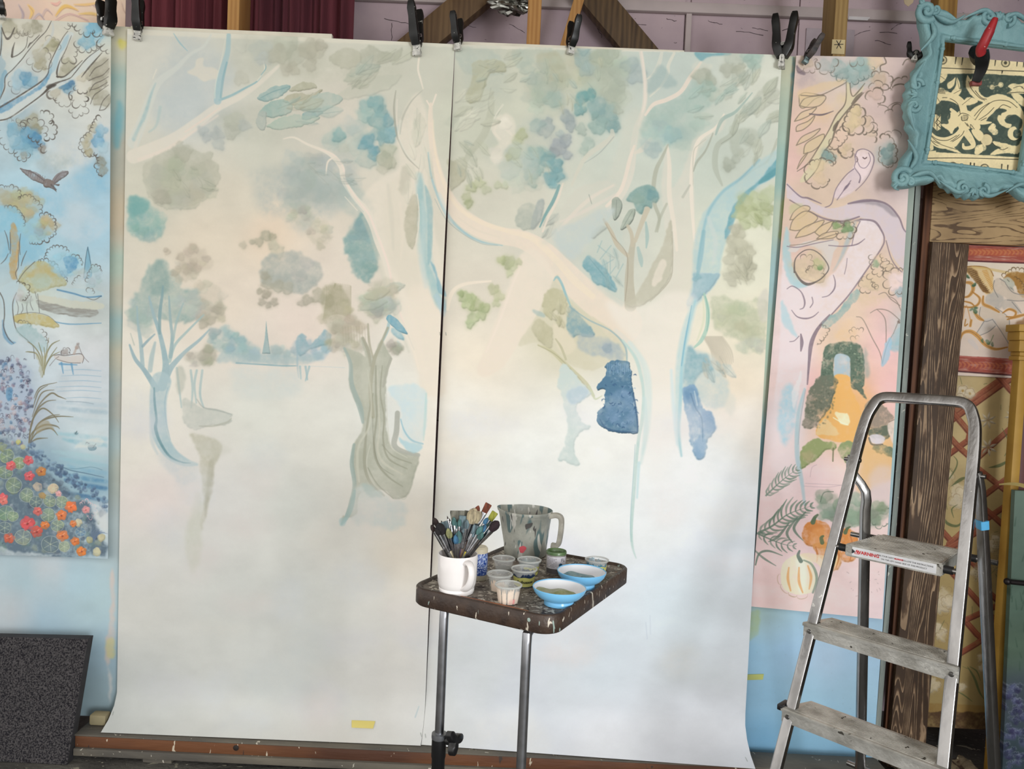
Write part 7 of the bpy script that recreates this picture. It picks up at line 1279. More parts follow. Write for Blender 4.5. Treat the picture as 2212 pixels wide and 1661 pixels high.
def prof(r): return np.interp(r, [0, .03, .04, .14, .17, .2, .26, .55, .72, .80, .9, .97, 1], [.004, .010, .016, .016, .010, .006, .008, .018, .027, .030, .026, .016, .002])
for k in range(NR + 1):
    r = (k / NR); row = []
    for i in range(N_):
        s = inn[i][0] * (1 - r) + out[i][0] * r; t = inn[i][1] * (1 - r) + out[i][1] * r
        d = prof(r) + (.004 * math.sin(i * .33 + 5 * r) * math.sin(i * .11) * max(0, math.sin(math.pi * min(1, max(0, (r - .45) / .5))))) + .006 * crn[i] * max(0, r - .3)
        row.append(bm.verts.new(fr(s, t, d)))
    rows.append(row)
back = [[bm.verts.new(fr(*inn[i], -.006)) for i in range(N_)], [bm.verts.new(fr(*out[i], -.006)) for i in range(N_)]]
quadify(bm, rows, True); quadify(bm, [rows[-1], back[1]], True); quadify(bm, [back[1], back[0]], True); quadify(bm, [back[0], rows[0]], True)
M_frame = mat('duck_egg_plaster', (126,164,166), .62, 0, (112,150,154), 9, bump=.25, bscale=120, spots=(((70,104,112), 150, .74),))
fth = thing('ornate_frame', 'turquoise blue ornate frame of carved scrolls hanging top right', 'picture frame', fr(0, -HH - .09))
obj('moulding', bm, M_frame, fth, sharp=60)
def scroll(bm, c, r0, turns, th0, hand, wd, d=.026):
    pts, rr = [], []
    for k in np.linspace(0, 1, 46):
        a = th0 + hand * turns * 2 * math.pi * k; r = r0 * (1 - .86 * k); pts.append(fr(c[0] + r * math.cos(a), c[1] + r * math.sin(a), d + .006 * k)); rr.append(wd * (1 - .45 * k))
    tube(bm, pts, rr, 10, flat=.9)
def acanth(bm, pts, w, d=.026):
    q = spline(pts, False, .004); n = len(q)
    tube(bm, [fr(a[0], a[1], d + .006 * math.sin(math.pi * i / n)) for i, a in enumerate(q)], [w * .25, w, w * .9, w * .5, w * .15], 10, flat=.7)
for sx in (-1, 1):
    for sy in (-1, 1):
        bm = nb(); X, Z = sx * (HW + .085), sy * (HH + .078)
        scroll(bm, (X, Z), .034, 1.4, math.atan2(-sy, -sx), sx * sy, .013); scroll(bm, (X - sx * .028, Z + sy * .010), .020, 1.2, math.atan2(sy, sx), -sx * sy, .008)
        acanth(bm, [(X - sx * .02, Z - sy * .03), (X - sx * .035, Z - sy * .075), (X + sx * .0, Z - sy * .13)], .013); acanth(bm, [(X - sx * .03, Z - sy * .01), (X - sx * .085, Z - sy * .028), (X - sx * .13, Z + sy * .004)], .013)
        for k in range(3): acanth(bm, [(X + sx * .01, Z + sy * .01), (X + sx * (.01 + .022 * math.cos(.5 * k)), Z + sy * (.014 + .022 * math.sin(.8 * k))), (X + sx * .026 * math.cos(.7 * k), Z + sy * (.03 * math.sin(.7 * k) + .012))], .007)
        obj('corner_scroll', bm, M_frame, fth, sharp=60)
for nx_, nz_ in ((0, 1), (0, -1), (1, 0), (-1, 0)):
    bm = nb()
    R = (HH + .082) if nz_ else (HW + .078)
    tx, tz = (1, 0) if nz_ else (0, 1)
    def P_(u, v): return (tx * u + nx_ * (R + v), tz * u + nz_ * (R + v))
    for h in (-1, 1):
        th = math.atan2(P_(0, -1)[1] - P_(0, 0)[1], P_(0, -1)[0] - P_(0, 0)[0])
        scroll(bm, P_(h * .034, .004), .022, 1.3, th, h * (1 if nz_ > 0 or nx_ < 0 else -1), .009); acanth(bm, [P_(h * .012, .0), P_(h * .05, .020), P_(h * .09, .004), P_(h * .12, -.014)], .011)
    for k in (-1, 0, 1): acanth(bm, [P_(0, -.004), P_(k * .008, .014), P_(k * .016, .026 - .006 * abs(k))], .008)
    obj('centre_scroll', bm, M_frame, fth, sharp=60)
bm = nb()                      # reeded inner slip with little crossed ribbons
for a, b in (((-HW, HH), (HW, HH)), ((HW, HH), (HW, -HH)), ((HW, -HH), (-HW, -HH)), ((-HW, -HH), (-HW, HH))):
    nrm = (np.sign(a[0] + b[0]) if a[0] == b[0] else 0, np.sign(a[1] + b[1]) if a[1] == b[1] else 0)
    A = (a[0] + nrm[0] * .008, a[1] + nrm[1] * .008); B = (b[0] + nrm[0] * .008, b[1] + nrm[1] * .008)
    tube(bm, [fr(A[0] + (B[0] - A[0]) * t, A[1] + (B[1] - A[1]) * t, .014) for t in np.linspace(.04, .96, 8)], .006, 8)
    for t in (.08, .36, .64, .92):
        c = (A[0] + (B[0] - A[0]) * t, A[1] + (B[1] - A[1]) * t); bmesh.ops.create_uvsphere(bm, u_segments=10, v_segments=6, radius=.0085, matrix=Matrix.Translation(fr(c[0], c[1], .014)))
obj('inner_slip', bm, M_frame, fth, sharp=60)
S = Sheet(1.30, 1.76, 2.10, 2.60, .0, 1500); paint_scroll(S)
tl = [at_y(u, v, -.022)[[0, 2]] for u, v in ((1990, 123),)][0]
tag(hang('scroll_sheet', ((1.372, 2.562), (1.735, 2.548), (1.735, 2.140), (1.345, 2.155)), -.018, S, painted('scroll_sheet', S, .72), nx=6, nz=6, thick=.002), 'cream and dark green scroll painting showing through the blue frame', 'painted sheet')
# red handled clamp on the frame
rc = thing('spring_clamp', 'red handled black spring clamp gripping the scroll painting in the frame', 'clamp', tuple(at_y(2108, 182, -.05)))
M_red = mat('red_rubber', (176,44,48), .5, 0, (150,36,42), 20, spots=(((206,170,160), 60, .72),))
bm = nb(); tube(bm, spline([at_y(2150, 40, -.16), at_y(2140, 62, -.155), at_y(2126, 92, -.14), at_y(2119, 106, -.125), at_y(2120, 116, -.115)], False, .004), [.011, .019, .020, .020, .018], 14, flat=.8); obj('red_grip', bm, M_red, rc)
bm = nb(); tube(bm, spline([at_y(2121, 112, -.113), at_y(2122, 128, -.100), at_y(2120, 148, -.085), at_y(2108, 176, -.066)], False, .004), [.019, .021, .018, .013], 14, flat=.7, square=True)
obj('front_arm', bm, M_blk, rc)
bm = nb(); tube(bm, spline([at_y(2108, 104, -.05), at_y(2106, 116, -.06), at_y(2112, 126, -.075), at_y(2120, 128, -.09)], False, .004), [.012, .018, .018, .016], 12, square=True); obj('pivot_block', bm, M_blk, rc)
bm = nb(); c_ = at_y(2108, 180, -.058); box(bm, c_[0] - .017, c_[0] + .017, -.066, -.048, c_[2] - .008, c_[2] + .008, .003); obj('jaw_pad', bm, mat('dull_red_pad', (150,74,68), .6, 0, (120,56,54), 40), rc)
# =============================== overbed table ===============================
ZT = .955
ex = np.array((math.cos(math.radians(-27.4)), math.sin(math.radians(-27.4)))); ey = np.array((-ex[1], ex[0]))
t0 = np.array((-.222, -1.053)); TW, TD = .352, .465
def tb(a, b, z=0.0): p = t0 + ex * a + ey * b; return (p[0], p[1], ZT + z)
def rrect(ins, r):
    out = []
    for cx, cy, a0 in ((TW - r, TD - r, 0), (r, TD - r, 90), (r, r, 180), (TW - r, r, 270)):
        for k in range(9): a = math.radians(a0 + 90 * k / 8); out.append((cx + (r - ins) * math.cos(a), cy + (r - ins) * math.sin(a)))
    return out
M_tray = mat('brown_tray', (70,54,44), .5, 0, (52,40,34), 30, bump=.2, bscale=120, spots=(((186,178,164), 46, .68), ((150,168,160), 70, .70), ((206,196,180), 110, .69)), sstretch=(1, 1, .35))
M_trayt = mat('caked_tray_top', (132,122,112), .65, 0, (86,76,68), 34, bump=.4, bscale=160, spots=(((186,178,166), 60, .59), ((58,48,44), 44, .60), ((206,200,188), 120, .64), ((150,92,62), 16, .70)))
tbl = thing('overbed_table', 'paint caked brown overbed table on chrome legs before the mural', 'table', (tb(TW / 2, TD / 2)[0], tb(TW / 2, TD / 2)[1], 0))
bm = nb(); rows = []
for ins, z in ((.004, -.034), (0, -.030), (0, .003), (.003, .006), (.007, .006), (.011, .002), (.013, 0)): rows.append([bm.verts.new(tb(a, b, z)) for a, b in rrect(ins, .045)])
quadify(bm, rows, True); bm.faces.new(rows[0][::-1]); obj('tray_edge', bm, M_tray, tbl, sharp=50)
bm = nb(); bm.faces.new([bm.verts.new(tb(a, b, .0005)) for a, b in rrect(.0125, .045)]); r = bmesh.ops.extrude_face_region(bm, geom=bm.faces[:]); bmesh.ops.translate(bm, vec=(0, 0, -.004), verts=[v for v in r['geom'] if isinstance(v, bmesh.types.BMVert)])
obj('tray_top', bm, M_trayt, tbl)
bm = nb()
M_orange = mat('worn_orange_edge', (168,104,66), .6, 0, (140,84,54), 30)
pts = [tb(.10, .018, .0016), tb(.16, .0165, .002), tb(.22, .017, .0022), tb(.285, .019, .0018)]
tube(bm, spline(pts, False, .01), [.002, .0045, .005, .002], 8, flat=.4); obj('worn_edge', bm, M_orange, tbl)['label'] = 'worn orange streak along the front edge'
M_chrome = mat('scratched_chrome', (190,192,198), .28, 1.0, (166,168,174), 30, spots=(((190,190,170), 60, .74),), sstretch=(1, 1, .4))
M_slv = mat('black_sleeve', (20,20,22), .35)
for k, (u, v) in enumerate(((959, 1312), (1139, 1366))):
    p = at_z(u, v, ZT - .034); x, y = p[0], p[1] + .012
    bm = nb(); tube(bm, spline([(x + .018, y + .035, ZT - .030), (x + .003, y + .008, ZT - .040), (x, y, ZT - .060), (x, y, .75), (x, y, .62 if k == 0 else .52)], False, .012), .0102, 16); leg = obj('leg', bm, M_chrome, tbl)
    zs = .625 if k == 0 else .60
    q = to_px((x, y, zs))
    bm = nb(); lathe(bm, [(.0105, .012), (.0155, .010), (.0160, 0), (.0160, -.04), (.0145, -.045), (.0145, -.53), (.0170, -.55), (.0170, -.585)], (x, y, zs)); slv = obj('sleeve', bm, M_slv, leg)
    bm = nb(); lathe(bm, [(.0104, .0125), (.0165, .011), (.0170, .004), (.0165, 0)], (x, y, zs)); obj('collar', bm, mat('grey_collar', (120,122,126), .35, .6), leg)
    d = Vector((.85, -.45, .20)).normalized() if k == 0 else Vector((.8, -.5, 0)).normalized(); o_ = Vector((x, y, zs - .004 if k == 0 else zs - .012))
    Rm = Matrix.Translation(o_) @ d.to_track_quat('Z', 'Y').to_matrix().to_4x4()
    bm = nb(); lathe(bm, [(.006, 0), (.006, .02), (.009, .022), (.009, .034), (0, .034)], M=Rm, seg=18); rows = []
    for z_, f in ((.030, .7), (.033, 1), (.046, 1), (.049, .7)): rows.append([bm.verts.new(Rm @ Vector((f * (.019 + .010 * math.cos(3 * a)) * math.cos(a), f * (.019 + .010 * math.cos(3 * a)) * math.sin(a), z_))) for a in np.linspace(0, 2 * math.pi, 36, endpoint=False)])
    quadify(bm, rows, True); bm.faces.new(rows[0][::-1]); bm.faces.new(rows[-1]); obj('clamp_knob', bm, M_slv, leg)
    bm = nb(); box(bm, x - .02, x + .02, y - .05, y + .40, .028, .055, .005); obj('base_bar', bm, M_chrome, tbl)
    for yy in (y - .03, y + .38):
        bm = nb(); lathe(bm, [(0, -.012), (.024, -.012), (.026, 0), (.024, .012), (0, .012)], seg=20, M=Matrix.Translation((x, yy, .026)) @ Matrix.Rotation(math.pi / 2, 4, 'Y'))
        obj('castor', bm, M_slv, tbl)
# ---------- things on the table ----------
def spot(u, v, z=ZT + .0012): p = at_z(u, v, z); return (p[0], p[1], z)
def turned(a, c): return Matrix.Translation(c) @ Matrix.Rotation(a, 4, 'Z')
# mug
mc = spot(986, 1277); M_white = mat('white_glaze', (238,234,232), .12, 0, (230,224,222), 10, spec=.6)
mug = thing('mug', 'white china mug crammed with paintbrushes', 'mug', mc)
lathe_p = [(0, .006), (.034, .006), (.034, 0), (.0372, 0), (.0384, .004), (.0388, .010), (.0380, .0112), (.0394, .013), (.0418, .022), (.0428, .038), (.0435, .0815), (.0428, .084), (.0412, .0835), (.0404, .079), (.0400, .03), (.030, .012), (0, .011)]
obj('cup', lathe(nb(), lathe_p, mc, 56), M_white, mug, sharp=50)
ha = math.radians(-58); bm = nb()
hp = [(.0420, .072), (.051, .074), (.061, .068), (.065, .053), (.060, .036), (.050, .023), (.0400, .017)]
tube(bm, [(mc[0] + r * math.cos(ha), mc[1] + r * math.sin(ha), mc[2] + z) for r, z in spline(hp, False, .003)], [.0065, .005, .0046, .005, .006, .007], 14, flat=1.6, up=(math.sin(ha), -math.cos(ha), 0)); obj('mug_handle', bm, M_white, mug)
# brushes: (tip u, tip v, depth offset, kind, bristle colour, handle colour, bristle width)
BK = {'round': 1, 'flat': 2, 'mop': 3, 'fine': 4, 'fan': 5}
hair = {'black': (30,26,28), 'dark': (58,44,42), 'grey': (126,124,112), 'slate': (112,132,140), 'teal': (86,128,126), 'blue': (70,120,156), 'cream': (206,190,156), 'rust': (126,66,44), 'sage': (160,162,112), 'mustard': (150,150,60), 'maroon': (44,26,34)}
hcol = {'black': (30,28,28), 'red': (150,36,30), 'cream': (214,198,160), 'wood': (110,84,66), 'yellow': (206,186,50), 'grey': (110,108,104), 'navy': (36,46,80), 'purple': (70,52,110)}
M_hair = {k: mat('bristle_' + k, v, .85, 0, [c * .65 for c in v], 160, (1, 1, .08), .5, 400) for k, v in hair.items()}
M_hnd = {k: mat('handle_' + k, v, .4, 0, [min(255, c * .7 + 30) for c in v], 90, spots=(((140,144,140), 130, .66),)) for k, v in hcol.items()}
M_fer = mat('brush_ferrule', (196,196,200), .22, 1.0, (150,152,156), 60, spots=(((90,120,126), 120, .70),))
BR = [(937,1118,.5,'round','dark','black',9,'dark brown ragged brush, highest at the far left'), (931,1134,0,'round','dark','black',8,'dark plum brush at the leftmost edge of the mug'), (947,1130,-.6,'mop','black','cream',15,'big black mop brush with cream handle'), (941,1140,-.8,'round','black','grey',9,'black brush with long silver ferrule at front left'), (953,1124,.5,'fine','black','black',4,'fine black tipped brush beside the black mop'),
      (958,1127,.1,'flat','slate','black',13,'pale slate blue flat brush right of the black mop'), (966,1114,.6,'fine','dark','wood',3,'thin brown pointed brush standing high at the left'), (971,1119,.4,'fine','dark','wood',3,'second thin brown brush just right of the tallest thin one'), (967,1141,-.7,'round','sage','grey',11,'sage green round brush low at the front'), (980,1117,.4,'round','teal','grey',9,'teal round brush left of the grey fan'),
      (990,1103,.8,'fan','grey','grey',26,'wide grey hog bristle fan brush at the back'), (993,1121,.2,'round','teal','purple',8,'light teal round brush in front of the grey fan'), (1003,1114,.5,'flat','slate','purple',18,'wide slate blue flat brush with purple handle'), (1010,1103,.9,'flat','grey','black',10,'narrow upright grey flat brush beside the fan'), (1010,1122,0,'round','slate','wood',10,'slate blue round brush under the narrow grey flat'),
      (1026,1098,.3,'mop','cream','grey',19,'big cream goat hair mop with wide silver ferrule'), (1036,1104,.5,'mop','cream','wood',15,'second cream mop leaning right behind the big one'), (1034,1092,.9,'round','rust','wood',10,'rust brown brush peeping over the cream mops'), (1056,1088,.7,'flat','rust','wood',12,'square rust brown flat brush, tallest of all'), (1054,1118,.4,'round','blue','grey',8,'bright blue round brush at the right'),
      (1070,1106,.9,'flat','mustard','black',12,'mustard green brush leaning furthest right at the back'), (1077,1126,-.2,'mop','maroon','black',15,'round maroon powder brush on long handle at far right'), (1030,1135,-.3,'flat','slate','grey',12,'slate flat brush right of centre'), (1042,1136,-.4,'round','teal','grey',11,'teal round brush right of the slate flat'), (1050,1134,.1,'round','blue','navy',9,'dull blue round brush near the right'),
      (1044,1150,-.7,'round','teal','black',9,'low teal brush at the right front'), (984,1155,-.9,'round','blue','grey',10,'pale blue round brush low at the front centre'), (991,1147,-.6,'round','teal','grey',13,'dark teal round brush low at the front centre'), (985,1128,.3,'flat','teal','grey',8,'teal flat brush behind the front blue one'), (1002,1140,-.2,'fine','slate','purple',5,'thin slate brush with purple handle at centre'),
      (1016,1140,.2,'fine','dark','wood',5,'thin dark brush at the centre right'), (950,1140,-.5,'flat','black','red',10,'black flat brush with red handle'), (976,1150,-.4,'fine','grey','cream',5,'thin grey brush with cream handle at the front'), (1025,1150,-.5,'fine','slate','yellow',5,'thin slate brush with yellow handle band'), (1058,1128,.5,'fine','teal','grey',5,'thin teal brush leaning right'), (1038,1146,.5,'flat','slate','black',8,'slate flat brush behind the low teal one'), (960,1142,.3,'fine','grey','black',4,'thin grey brush near the left'), (1000,1130,.7,'flat','teal','black',10,'teal flat brush at the back centre')]
g = np.random.RandomState(21)
for (u, v, dy, kind, hc, nc, wd, lab) in BR:
    y = mc[1] + .022 * dy; tip = np.array(at_y(u, v, y)); ppm = FPX / (y - CAM[1]); w = 1.32 * wd / ppm
    off = tip - np.array(mc); f = off[:2] / max(.001, np.hypot(*off[:2]))
    r_ = min(.024, np.hypot(*off[:2]) * .34)
    base = np.array((mc[0] - f[0] * r_ + g.uniform(-.004, .004), mc[1] - f[1] * r_ + g.uniform(-.004, .004), mc[2] + .016))
    d = tip - base; Ln = np.linalg.norm(d); d /= Ln
    k = ((mc[2] + .083) - base[2]) / d[2]; rim = base + d * k - np.array(mc); rr = np.hypot(rim[0], rim[1])
    if rr > .036: base[:2] -= (rim[:2] / rr) * (rr - .036) * 1.6; d = tip - base; Ln = np.linalg.norm(d); d /= Ln
    hl = {'round': 1.5, 'flat': 1.35, 'mop': 1.35, 'fine': 1.6, 'fan': 1.25}[kind] * w; hl = max(hl, .010) if kind != 'fine' else max(hl, .007)
    fl = {'round': .044, 'flat': .040, 'mop': .040, 'fine': .036, 'fan': .026}[kind]
    hd = {'round': .0036, 'flat': .0038, 'mop': .0044, 'fine': .0024, 'fan': .004}[kind]; fw = w * {'round': .42, 'flat': .42, 'mop': .36, 'fine': .42, 'fan': .30}[kind]
    Q = Vector(d).to_track_quat('Z', 'X').to_matrix().to_4x4(); Mx = Matrix.Translation(base) @ Q
    # turn flat brushes to face the room
    xa = Q.to_3x3() @ Vector((1, 0, 0)); rot = 0.0
    for a in np.linspace(0, math.pi, 19):
        vx = Q.to_3x3() @ Vector((math.cos(a), math.sin(a), 0))
        if abs(vx.y) < abs((Q.to_3x3() @ Vector((math.cos(rot), math.sin(rot), 0))).y): rot = a
    Mx = Mx @ Matrix.Rotation(rot + g.uniform(-.35, .35), 4, 'Z'); fla = {'round': 1, 'flat': .34, 'mop': .9, 'fine': 1, 'fan': .22}[kind]
    b_ = thing('paintbrush', lab + ' in the white mug', 'paintbrush', tuple(base), 'paintbrushes in the white mug')
    def ring(bm, prof, M, fl_from=0):
        rows = [[bm.verts.new(M @ Vector((r * math.cos(a), r * (fla if z > fl_from else 1) * math.sin(a), z))) for a in np.linspace(0, 2 * math.pi, 12, endpoint=False)] for r, z in prof]
        quadify(bm, rows, True); bm.faces.new(rows[0][::-1]); bm.faces.new(rows[-1]); return bm
    zf = Ln - hl - fl
    obj('brush_handle', ring(nb(), [(hd * .45, 0), (hd * .8, zf * .3), (hd, zf * .75), (hd * .85, zf)], Mx, 9), M_hnd[nc], b_)
    obj('ferrule', ring(nb(), [(hd * .9, zf - .001), (hd * 1.05, zf + .002), (hd * .98, zf + .006), (hd * 1.1, zf + .008), (max(fw, hd * .8), zf + fl)], Mx, zf + fl * .9), M_fer, b_)
    z0, z1 = zf + fl - .001, Ln
    P_ = {'round': [(.8, 0), (1.15, .25), (1.2, .5), (.85, .78), (.2, 1)], 'flat': [(.95, 0), (1.05, .4), (1.15, .9), (1.05, 1)], 'mop': [(.9, 0), (1.35, .35), (1.45, .6), (1.1, .85), (.35, 1)], 'fine': [(.8, 0), (1, .35), (.5, .75), (.1, 1)], 'fan': [(.9, 0), (1.3, .4), (1.75, .9), (1.7, 1)]}[kind]
    obj('bristles', ring(nb(), [(fw * a_, z0 + (z1 - z0) * t_) for a_, t_ in P_], Mx, 0), M_hair[hc], b_)
# blue patterned can behind the mug
cc = spot(1033, 1250); m, nt2, b2, N2, Lk2 = _nodes('blue_pattern'); b2.inputs['Roughness'].default_value = .35
tc = N2('ShaderNodeTexCoord'); n_ = N2('ShaderNodeTexNoise'); n_.inputs['Scale'].default_value = 70; n_.inputs['Detail'].default_value = 2; n_.inputs['Distortion'].default_value = 2.0; Lk2(tc.outputs['Object'], n_.inputs[0])
Lk2(ramp(nt2, n_.outputs[0], [(.44, rgb(40,66,138)), (.50, rgb(66,100,170)), (.56, rgb(196,208,226)), (.62, rgb(52,80,150))]), b2.inputs['Base Color'])
can = thing('patterned_can', 'tall can with blue and white pattern behind the mug', 'can', cc)
obj('can_body', lathe(nb(), [(0, .012), (.0195, .012), (.020, .014), (.020, .060), (.0195, .062), (0, .062)], cc, 32), m, can); obj('can_foot', lathe(nb(), [(0, 0), (.019, 0), (.0196, .003), (.0196, .012), (0, .012)], cc, 32), mat('can_base', (196,190,170), .4, .4), can); obj('can_shoulder', lathe(nb(), [(.0196, .062), (.0196, .072), (.016, .076), (0, .076)], cc, 32), mat('can_cream', (206,196,170), .4), can)
# big measuring jug
jc = spot(1134, 1198); M_jug = mat('paint_streaked_jug', (164,164,154), .45, 0, (134,136,128), 22, bump=.15, bscale=90, spots=(((92,112,112), 26, .56), ((190,188,180), 34, .60), ((84,82,80), 50, .64), ((160,130,120), 30, .70), ((206,204,198), 60, .68)), sstretch=(1, 1, .3))
jug = thing('measuring_jug', 'large grey plastic jug streaked with paint and one pink red dab', 'jug', jc)
h_ = .118; lean = Matrix.Identity(4)
bm = nb(); prof_ = [(0, .0), (.050, 0), (.0545, .004), (.0565, .03), (.0645, h_ - .008), (.0668, h_ - .006), (.0672, h_), (.0655, h_ + .001), (.0635, h_ - .004), (.055, .03), (.050, .008), (0, .007)]
lathe(bm, prof_, jc, 56)
for v in bm.verts:                                   # pouring lip
    z = v.co.z - jc[2]; a = math.atan2(v.co.y - jc[1], v.co.x - jc[0]); k = max(0, math.cos(a - math.radians(170))) ** 8 * max(0, (z - .07) / .05)
    v.co.x += math.cos(a) * .012 * k; v.co.y += math.sin(a) * .012 * k; v.co.z += .004 * k
obj('jug_body', bm, M_jug, jug, sharp=50)
ha = math.radians(-18); bm = nb(); hp = [(.062, h_ - .010), (.080, h_ - .006), (.092, h_ - .012), (.094, h_ - .035), (.090, .045), (.084, .034), (.070, .034)]
tube(bm, [(jc[0] + r * math.cos(ha), jc[1] + r * math.sin(ha), jc[2] + z) for r, z in spline(hp, False, .004)], [.007, .006, .006, .006, .006, .006], 14, flat=1.5, up=(math.sin(ha), -math.cos(ha), 0), square=True); obj('jug_handle', bm, mat('jug_handle_plastic', (176,172,160), .45, 0, (146,142,132), 30, spots=(((180,178,168), 50, .68),)), jug)
def on_wall(c, rad, a0, z, dr=.0006):
    """a point function on a round wall: x runs round it, y up"""
    return lambda x, y: (c[0] + (rad(z + y) + dr) * math.cos(a0 + x / rad(z + y)), c[1] + (rad(z + y) + dr) * math.sin(a0 + x / rad(z + y)), c[2] + z + y)
jr = lambda z: .0565 + (z - .03) * .008 / .08
f_ = on_wall(jc, jr, math.radians(-98), .028, .0008); bm = nb(); bm.faces.new([bm.verts.new(f_(.0085 * math.cos(a) * (1 + .2 * math.sin(3 * a)) + .002 * math.sin(a), .0095 * math.sin(a))) for a in np.linspace(0, 2 * math.pi, 20, endpoint=False)])
obj('paint_dab', bm, mat('pink_red_paint', (206,86,96), .5), jug)['label'] = 'pink red paint dab'
# paint tin
tc_ = spot(1200, 1236); tin = thing('paint_tin', 'small white labelled paint tin with green paint round its rim', 'paint tin', tc_); M_green = mat('green_paint', (92,116,76), .3, 0, (70,96,60), 30)
obj('tin_body', lathe(nb(), [(0, 0), (.0235, 0), (.0245, .002), (.024, .004), (.024, .049), (.0245, .051), (.0225, .0525), (.0215, .049), (.021, .045), (0, .044)], tc_, 40), mat('tin_steel', (196,192,188), .35, .5, (150,146,140), 40), tin, sharp=50)
obj('paint_rim', lathe(nb(), [(.0246, .046), (.0248, .0515), (.0235, .0535), (.0205, .051), (.0195, .0455), (0, .0452)], tc_, 40), M_green, tin, sharp=50)
tw = on_wall(tc_, lambda z: .0241, math.radians(-95), .0, .0004)
def patch(x0, x1, y0, y1, place, n=14):
    bm = nb(); rows = [[bm.verts.new(place(x0 + (x1 - x0) * i / n, y)) for i in range(n + 1)] for y in (y0, y1)]; quadify(bm, rows); return bm
obj('label', patch(-.026, .030, .014, .043, tw), mat('tin_label', (206,202,208), .45, 0, (176,172,178), 60), tin); obj('label_band', patch(-.026, .030, .002, .0138, tw), mat('tin_label_band', (84,80,82), .45), tin)
tw2 = on_wall(tc_, lambda z: .0241, math.radians(-95), .0, .0009)
obj('lettering', letters('FL', .011, lambda x, y: tw2(.018 + x, .032 + y)), mat('label_ink', (60,60,66), .5), tin)
bm = nb(); bm.faces.new([bm.verts.new(tw2(.012 + .0046 * math.cos(a), .0235 + .0046 * math.sin(a))) for a in np.linspace(0, 2 * math.pi, 20, endpoint=False)]); obj('round_badge', bm, mat('badge_blue', (34,86,120), .4), tin)
bm = nb()
for i in range(7): 
    for k in range(6):
        x = -.022 + .0042 * k; 
        if (i * 7 + k * 3) % 5: f = lambda a, b: tw2(x + a, .018 + .0032 * i + b); bm.faces.new([bm.verts.new(f(*p)) for p in ((0, 0), (.0032, 0), (.0032, .0011), (0, .0011))])
obj('small_print', bm, mat('label_grey_ink', (128,124,132), .5), tin)
# plastic pots
m_clear, ntc, bc, Nc, Lc = _nodes('clear_plastic'); bc.inputs['Base Color'].default_value = rgb(228,230,228); bc.inputs['Roughness'].default_value = .12; bc.inputs['Alpha'].default_value = .22
M_rim = mat('clear_plastic_rim', (220,222,218), .2); M_rim.node_tree.nodes['Principled BSDF'].inputs['Alpha'].default_value = .6
M_lab = mat('yellow_label', (206,204,120), .6, 0, (190,188,104), 20); M_ink = mat('marker_ink', (24,26,30), .6)
def pot(name, label, u, v, r, h, wall, fill=None, fill_h=0, lab=None, lab_a=-80, splash=None, text_size=.011):
    r *= 1.16; h *= 1.08; c = spot(u, v); t = thing('plastic_pot', label, 'paint pot', c, 'plastic paint pots on the table')
    rb = r * .76; rd = lambda z: rb + (r - rb) * min(1, z / h)
    obj('pot_wall', lathe(nb(), [(0, .0005), (rb - .001, .0), (rb, .002), (r, h - .004), (r + .0025, h - .003), (r + .0028, h), (r + .001, h + .0005), (r - .001, h - .002), (rb - .0012, .003), (0, .0015)], c, 36), wall, t, sharp=50)
    obj('pot_rim', lathe(nb(), [(r - .0004, h - .003), (r + .0028, h - .0028), (r + .0031, h - .0004), (r + .001, h + .0008), (r - .0008, h - .001)], c, 36, caps=False), M_rim, t)
    if fill: obj('paint', lathe(nb(), [(0, .0018), (rb - .0016, .0018), (rd(fill_h) - .0018, fill_h - .001), (0, fill_h)], c, 32), fill, t)
    if splash:
        for k, (sm, z0, z1, a0, a1) in enumerate(splash):
            bm = nb(); n = 26; gg = np.random.RandomState(k + 3); up = [z1 * h * (1 - .35 * gg.rand()) for _ in range(n + 1)]
            rows = [[bm.verts.new((c[0] + (rd(z) + .0006) * math.cos(a), c[1] + (rd(z) + .0006) * math.sin(a), c[2] + z)) for a, z in zip(np.linspace(math.radians(a0), math.radians(a1), n + 1), ([z0 * h] * (n + 1) if q == 0 else up))] for q in (0, 1)]
            quadify(bm, rows); obj('paint_smear', bm, sm, t)
    if lab:
        f = on_wall(c, rd, math.radians(lab_a), h * .10, .0009); wd = r * 1.25
        bm = nb(); n = 18; rows = [[bm.verts.new(f(-wd + 2 * wd * i / n, (h * .50 + .0012 * math.sin(i * .9)) * q - .002 * (1 - q) * math.sin(math.pi * i / n))) for i in range(n + 1)] for q in (0, 1)]; quadify(bm, rows); lb = obj('label_tape', bm, M_lab, t)
        f2 = on_wall(c, rd, math.radians(lab_a), h * .10, .0014); obj('lettering', letters(lab, text_size, lambda x, y: f2(x, h * .17 + y), bold=.0003, shear=.2), M_ink, t)
    return t
P_cream = mat('cream_paint', (214,196,150), .4, 0, (200,182,136), 20); P_pale = mat('pinkish_cream_paint', (232,214,196), .45, 0, (214,196,180), 30); P_navy = mat('navy_paint', (36,58,92), .35, 0, (28,44,72), 30); P_teal = mat('teal_paint', (92,146,166), .35, 0, (70,120,142), 30); P_slate = mat('slate_paint', (120,140,142), .4, 0, (100,120,122), 30); P_olive = mat('olive_paint', (142,148,100), .35, 0, (166,168,136), 60, bump=.3, bscale=120); P_grey = mat('dull_grey_paint', (120,120,116), .4)
pot('p', 'clear pot with grey bottom, at the back left beside the jug', 1087, 1234, .0215, .030, m_clear, P_grey, .010)
pot('p', 'slate smeared clear pot with yellow tag, below the jug', 1142, 1240, .0225, .033, m_clear, P_slate, .016, lab='HK', lab_a=-42, splash=[(P_slate, .45, .95, 20, 160)])
